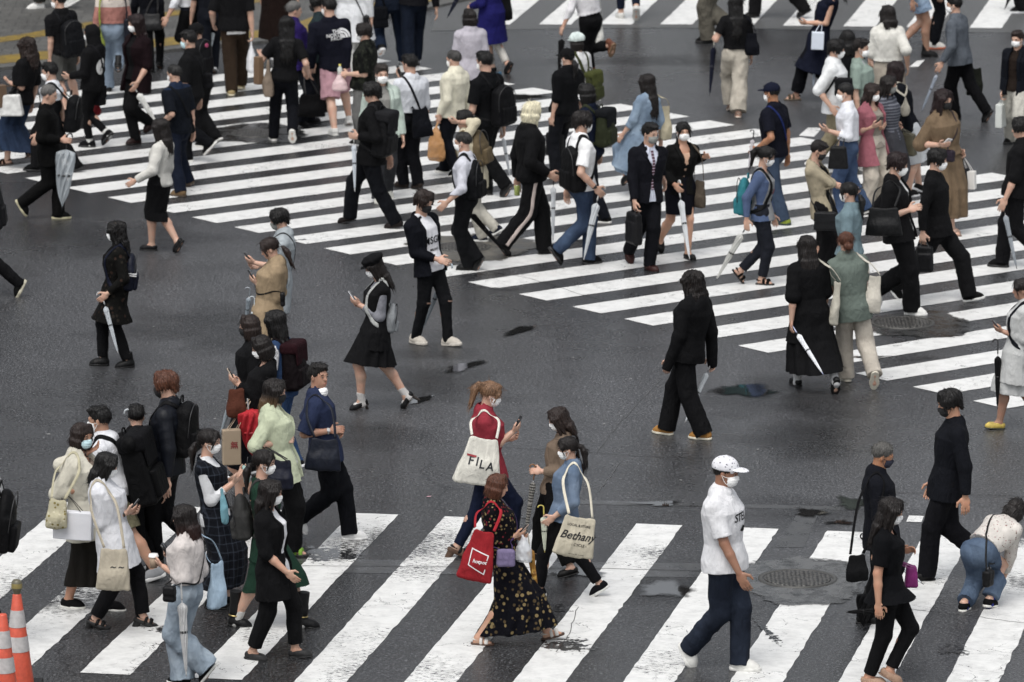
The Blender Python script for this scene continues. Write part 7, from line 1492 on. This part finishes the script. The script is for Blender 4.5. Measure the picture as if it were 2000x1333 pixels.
# --- right foreground
d = P('person in white tee and spotted white cap', 'striding right in dark jeans and white shoes', (1421, 896), [(1346, 1308, 62), (1452, 1310, 0)], 342, 'm', mask='w', hat=('cap', '#d6d6da', ('floral', '#4a4a5c', '#6a6a7c', 42.0, .22)), hair=('thin', 'blk'), skin='#9a6f54', Rr=('down', 1454, 1142), top=('tee', '#d4d4d6', {'ease': .022, 'fat': 1.1, 'hem': -.05, 's': .85}), bot=('trousers', '#1b2230', T(.35, pat=('fade', '#2b3444'))), shoe=('sneaker', '#cfcec8', '#d2d1cb'))
chest_text(d, [('STEL', 0, .0, .1, .1)], '#1d1d20', drop=.1, side=-.03)
chest_text(d, None, '#2a2c2a', drop=.16, shapes=[[(-.07, 0), (-.04, .02), (.0, .035), (.05, .015), (.08, 0), (.05, -.025), (-.03, -.02)]]).name = 'emblem'
d = P('grey-haired person in dark suit', 'with navy mask, black tote and umbrella', (1733, 868), [(1694, 1218, 0), (1722, 1210, 15)], 358, 'm', mask='n', hp=18, hair=('grey', '#5b5955'), skin='#a87650', Rr='carry', top=('jacket', '#15171f', {'ease': .026, 'hem': -.1, 'collar': '#9fb0d0'}), bot=('trousers', '#0d0d10', T(.4)), shoe=LOK, it=[('bag', 'tote', 'sR', (1674, 1108), (40, 56), 'black cloth tote hanging behind @', '#131315', 10), ('umb', 'R', (1685, 1258), 'loosely rolled black umbrella low beside @', '#141416', 'fabric', 2.2, '#111111', False, (1690, 1150), None, (-.1, 0, -.6)), ('umb', 'L', (1804, 1142), 'white umbrella with black hook under the arm of @', '#cfd2d6', 'vinyl', .95, '#15151a', True, (1690, 1058), None, (.8, 0, -.3), .95)])
d = P('person in black peplum top with white hair clip', 'in black trousers and beige flats', (1748, 976), [(1703, 1338, 0), (1752, 1336, 30)], 352, 'f', mask='w', hp=14, hy=-4, hair=('long', 'dk'), skin='#c08f70', Rr=('down', 1716, 1196), L=('waist', 1780, 1076), top=('tee', '#0d0e12', {'ease': .016, 'hem': -.06, 'flare': .045, 'neck': .9}), bot=('trousers', '#131315', T(.1, len=.92)), shoe=('loafer', '#b08c72', '#8a6a54'), it=[('bag', 'hand', 'eL', (1780, 1126), (24, 44), 'magenta pink handbag on the arm of @', '#8f1f78', 10), ('umb', 'R', (1652, 1196), 'umbrella with a curved cane handle held behind @', '#0e0e10', 'fabric', 1.0, '#b08c62', True, (1720, 1194), None, (-.5, 0, -.1))])
d = P('person in black suit jacket and white-looped black mask', 'striding left in black trousers', (1848, 765), [(1804, 1134, 0), (1915, 1120, 45)], 184, 'm', mask='k', hp=14, hair=('thick', 'blk'), skin='#c29272', L='down', top=('jacket', '#14161d', {'ease': .018, 'hem': -.09}), bot=('trousers', '#141419', T(.4)), shoe=LOK, it=[('umb', 'R', (1884, 1010), 'clear umbrella hanging behind @', '#a9aba8', 'vinyl', 1.0, '#c0c0c0', False, (1886, 965), None, (-.05, 0, -.6))])
d = P('person in floral white blouse and jeans', 'bending down to touch the ground', (1906, 985), [(1884, 1192, 0), (1934, 1188, 10)], 62, 'f', H=1.56, pelx=.1, hair=('bob', 'dk'), Rr=('floor', 1954, 1166), L=('fwd', 1900, 1120), top=('tucked', '#c9c3bb', {'ease': .022, 's': 1.9, 'pat': ('floral', '#8a7466', '#a4686c', 38.0, .2)}), bot=('trousers', '#4c5f78', T(.5, pat=('fade', '#647890'), len=.92)), shoe=CVK + ('#2a3590',), extra=dict(headup=(.6, -.2, .55), headf=(.7, 0, -.7), tf=(.3, 0, -.95), pz=.53, nb=(.36, -.12, .2)), it=[('bag', 'cross', 'xR', (1930, 1130), (28, 34), 'small black bag swinging under @', '#0e0e10')])
# ------------------------------------------------------------------ traffic cones
def cone(px, py, top, hbar, label, lamp=False):
    g = gp(px, py); Hc = 0.72 * 1.12
    root = bpy.data.objects.new('traffic_cone', None); COL.objects.link(root); root.location = g; tag(root, label, 'traffic cone', 'traffic cones')
    R0 = lambda z: .135 - .098 * (z - .03) / (Hc - .03)
    def band(z0, z1, o): return lathe([(R0(z0) + o, z0), (R0(z1) + o, z1)], 32)
    mo, mw = mat('plain', '#dd4a1c', rough=.4), mat('plain', '#b9b6b4', rough=.35)
    link('cone_body', to_mesh('cone_body', *(lambda r: (r[0], [r[1], r[2]]))(lathe([(R0(.03), .03), (R0(Hc), Hc), (.03, Hc + .01), (.001, Hc + .01)], 32))), [mo], root)
    for z0, z1 in ((Hc * .66, Hc * .84), (Hc * .4, Hc * .56)):
        link('reflective_band', to_mesh('reflective_band', *(lambda r: (r[0], [r[1], r[2]]))(band(z0, z1, .003))), [mw], root)
    link('base', sdf_mesh('base', [rbox((0, 0, .016), (.2, .2, .016), .012)], .012), [mat('plain', '#d2441a' if not lamp else '#161616', rough=.5)], root)
    if lamp:
        l = link('lamp', to_mesh('lamp', *(lambda r: (r[0], [r[1], r[2]]))(lathe([(.03, Hc), (.035, Hc + .03), (.045, Hc + .05), (.045, Hc + .11), (.03, Hc + .13), (.001, Hc + .135)], 20))), [mat('plain', '#6b6650', rough=.3)], root)
        link('lamp_lens', to_mesh('lamp_lens', *(lambda r: (r[0], [r[1], r[2]]))(lathe([(.047, Hc + .06), (.047, Hc + .1)], 20))), [mat('plain', '#9a8a4a', rough=.15)], l)
cone(36, 1342, 0, 0, 'orange traffic cone with a lamp on top, the tallest one', True)
cone(8, 1384, 0, 0, 'orange traffic cone with grey bands, plain top, in front of the lamp cone')
cone(-24, 1420, 0, 0, 'orange traffic cone cut off by the picture corner, nearest of the cones')

# scraps of litter
vs = []
for px, py, w in ((838, 972, .035), (1232, 742, .02), (690, 640, .018), (300, 640, .02), (420, 820, .02), (1120, 700, .018), (1560, 640, .02), (95, 850, .03), (1480, 880, .018), (880, 1000, .02), (1330, 940, .02), (620, 560, .02), (1180, 830, .02)):
    g = gp(px, py); a = RNG.uniform(0, 3); vs.append([(g.x + w * math.cos(a + k * 1.57) * (1 if k % 2 else .5), g.y + w * math.sin(a + k * 1.57) * (1 if k % 2 else .5)) for k in range(4)])
tag(flat_mesh('litter', vs[1:], .011, mat('paper', '#a8a8a4')), 'tiny pale scraps of paper scattered on the asphalt', kind='stuff')
tag(flat_mesh('paper_scrap', vs[:1], .011, mat('paper', '#c9909a')), 'tiny pink scrap of paper on the open asphalt', 'litter')
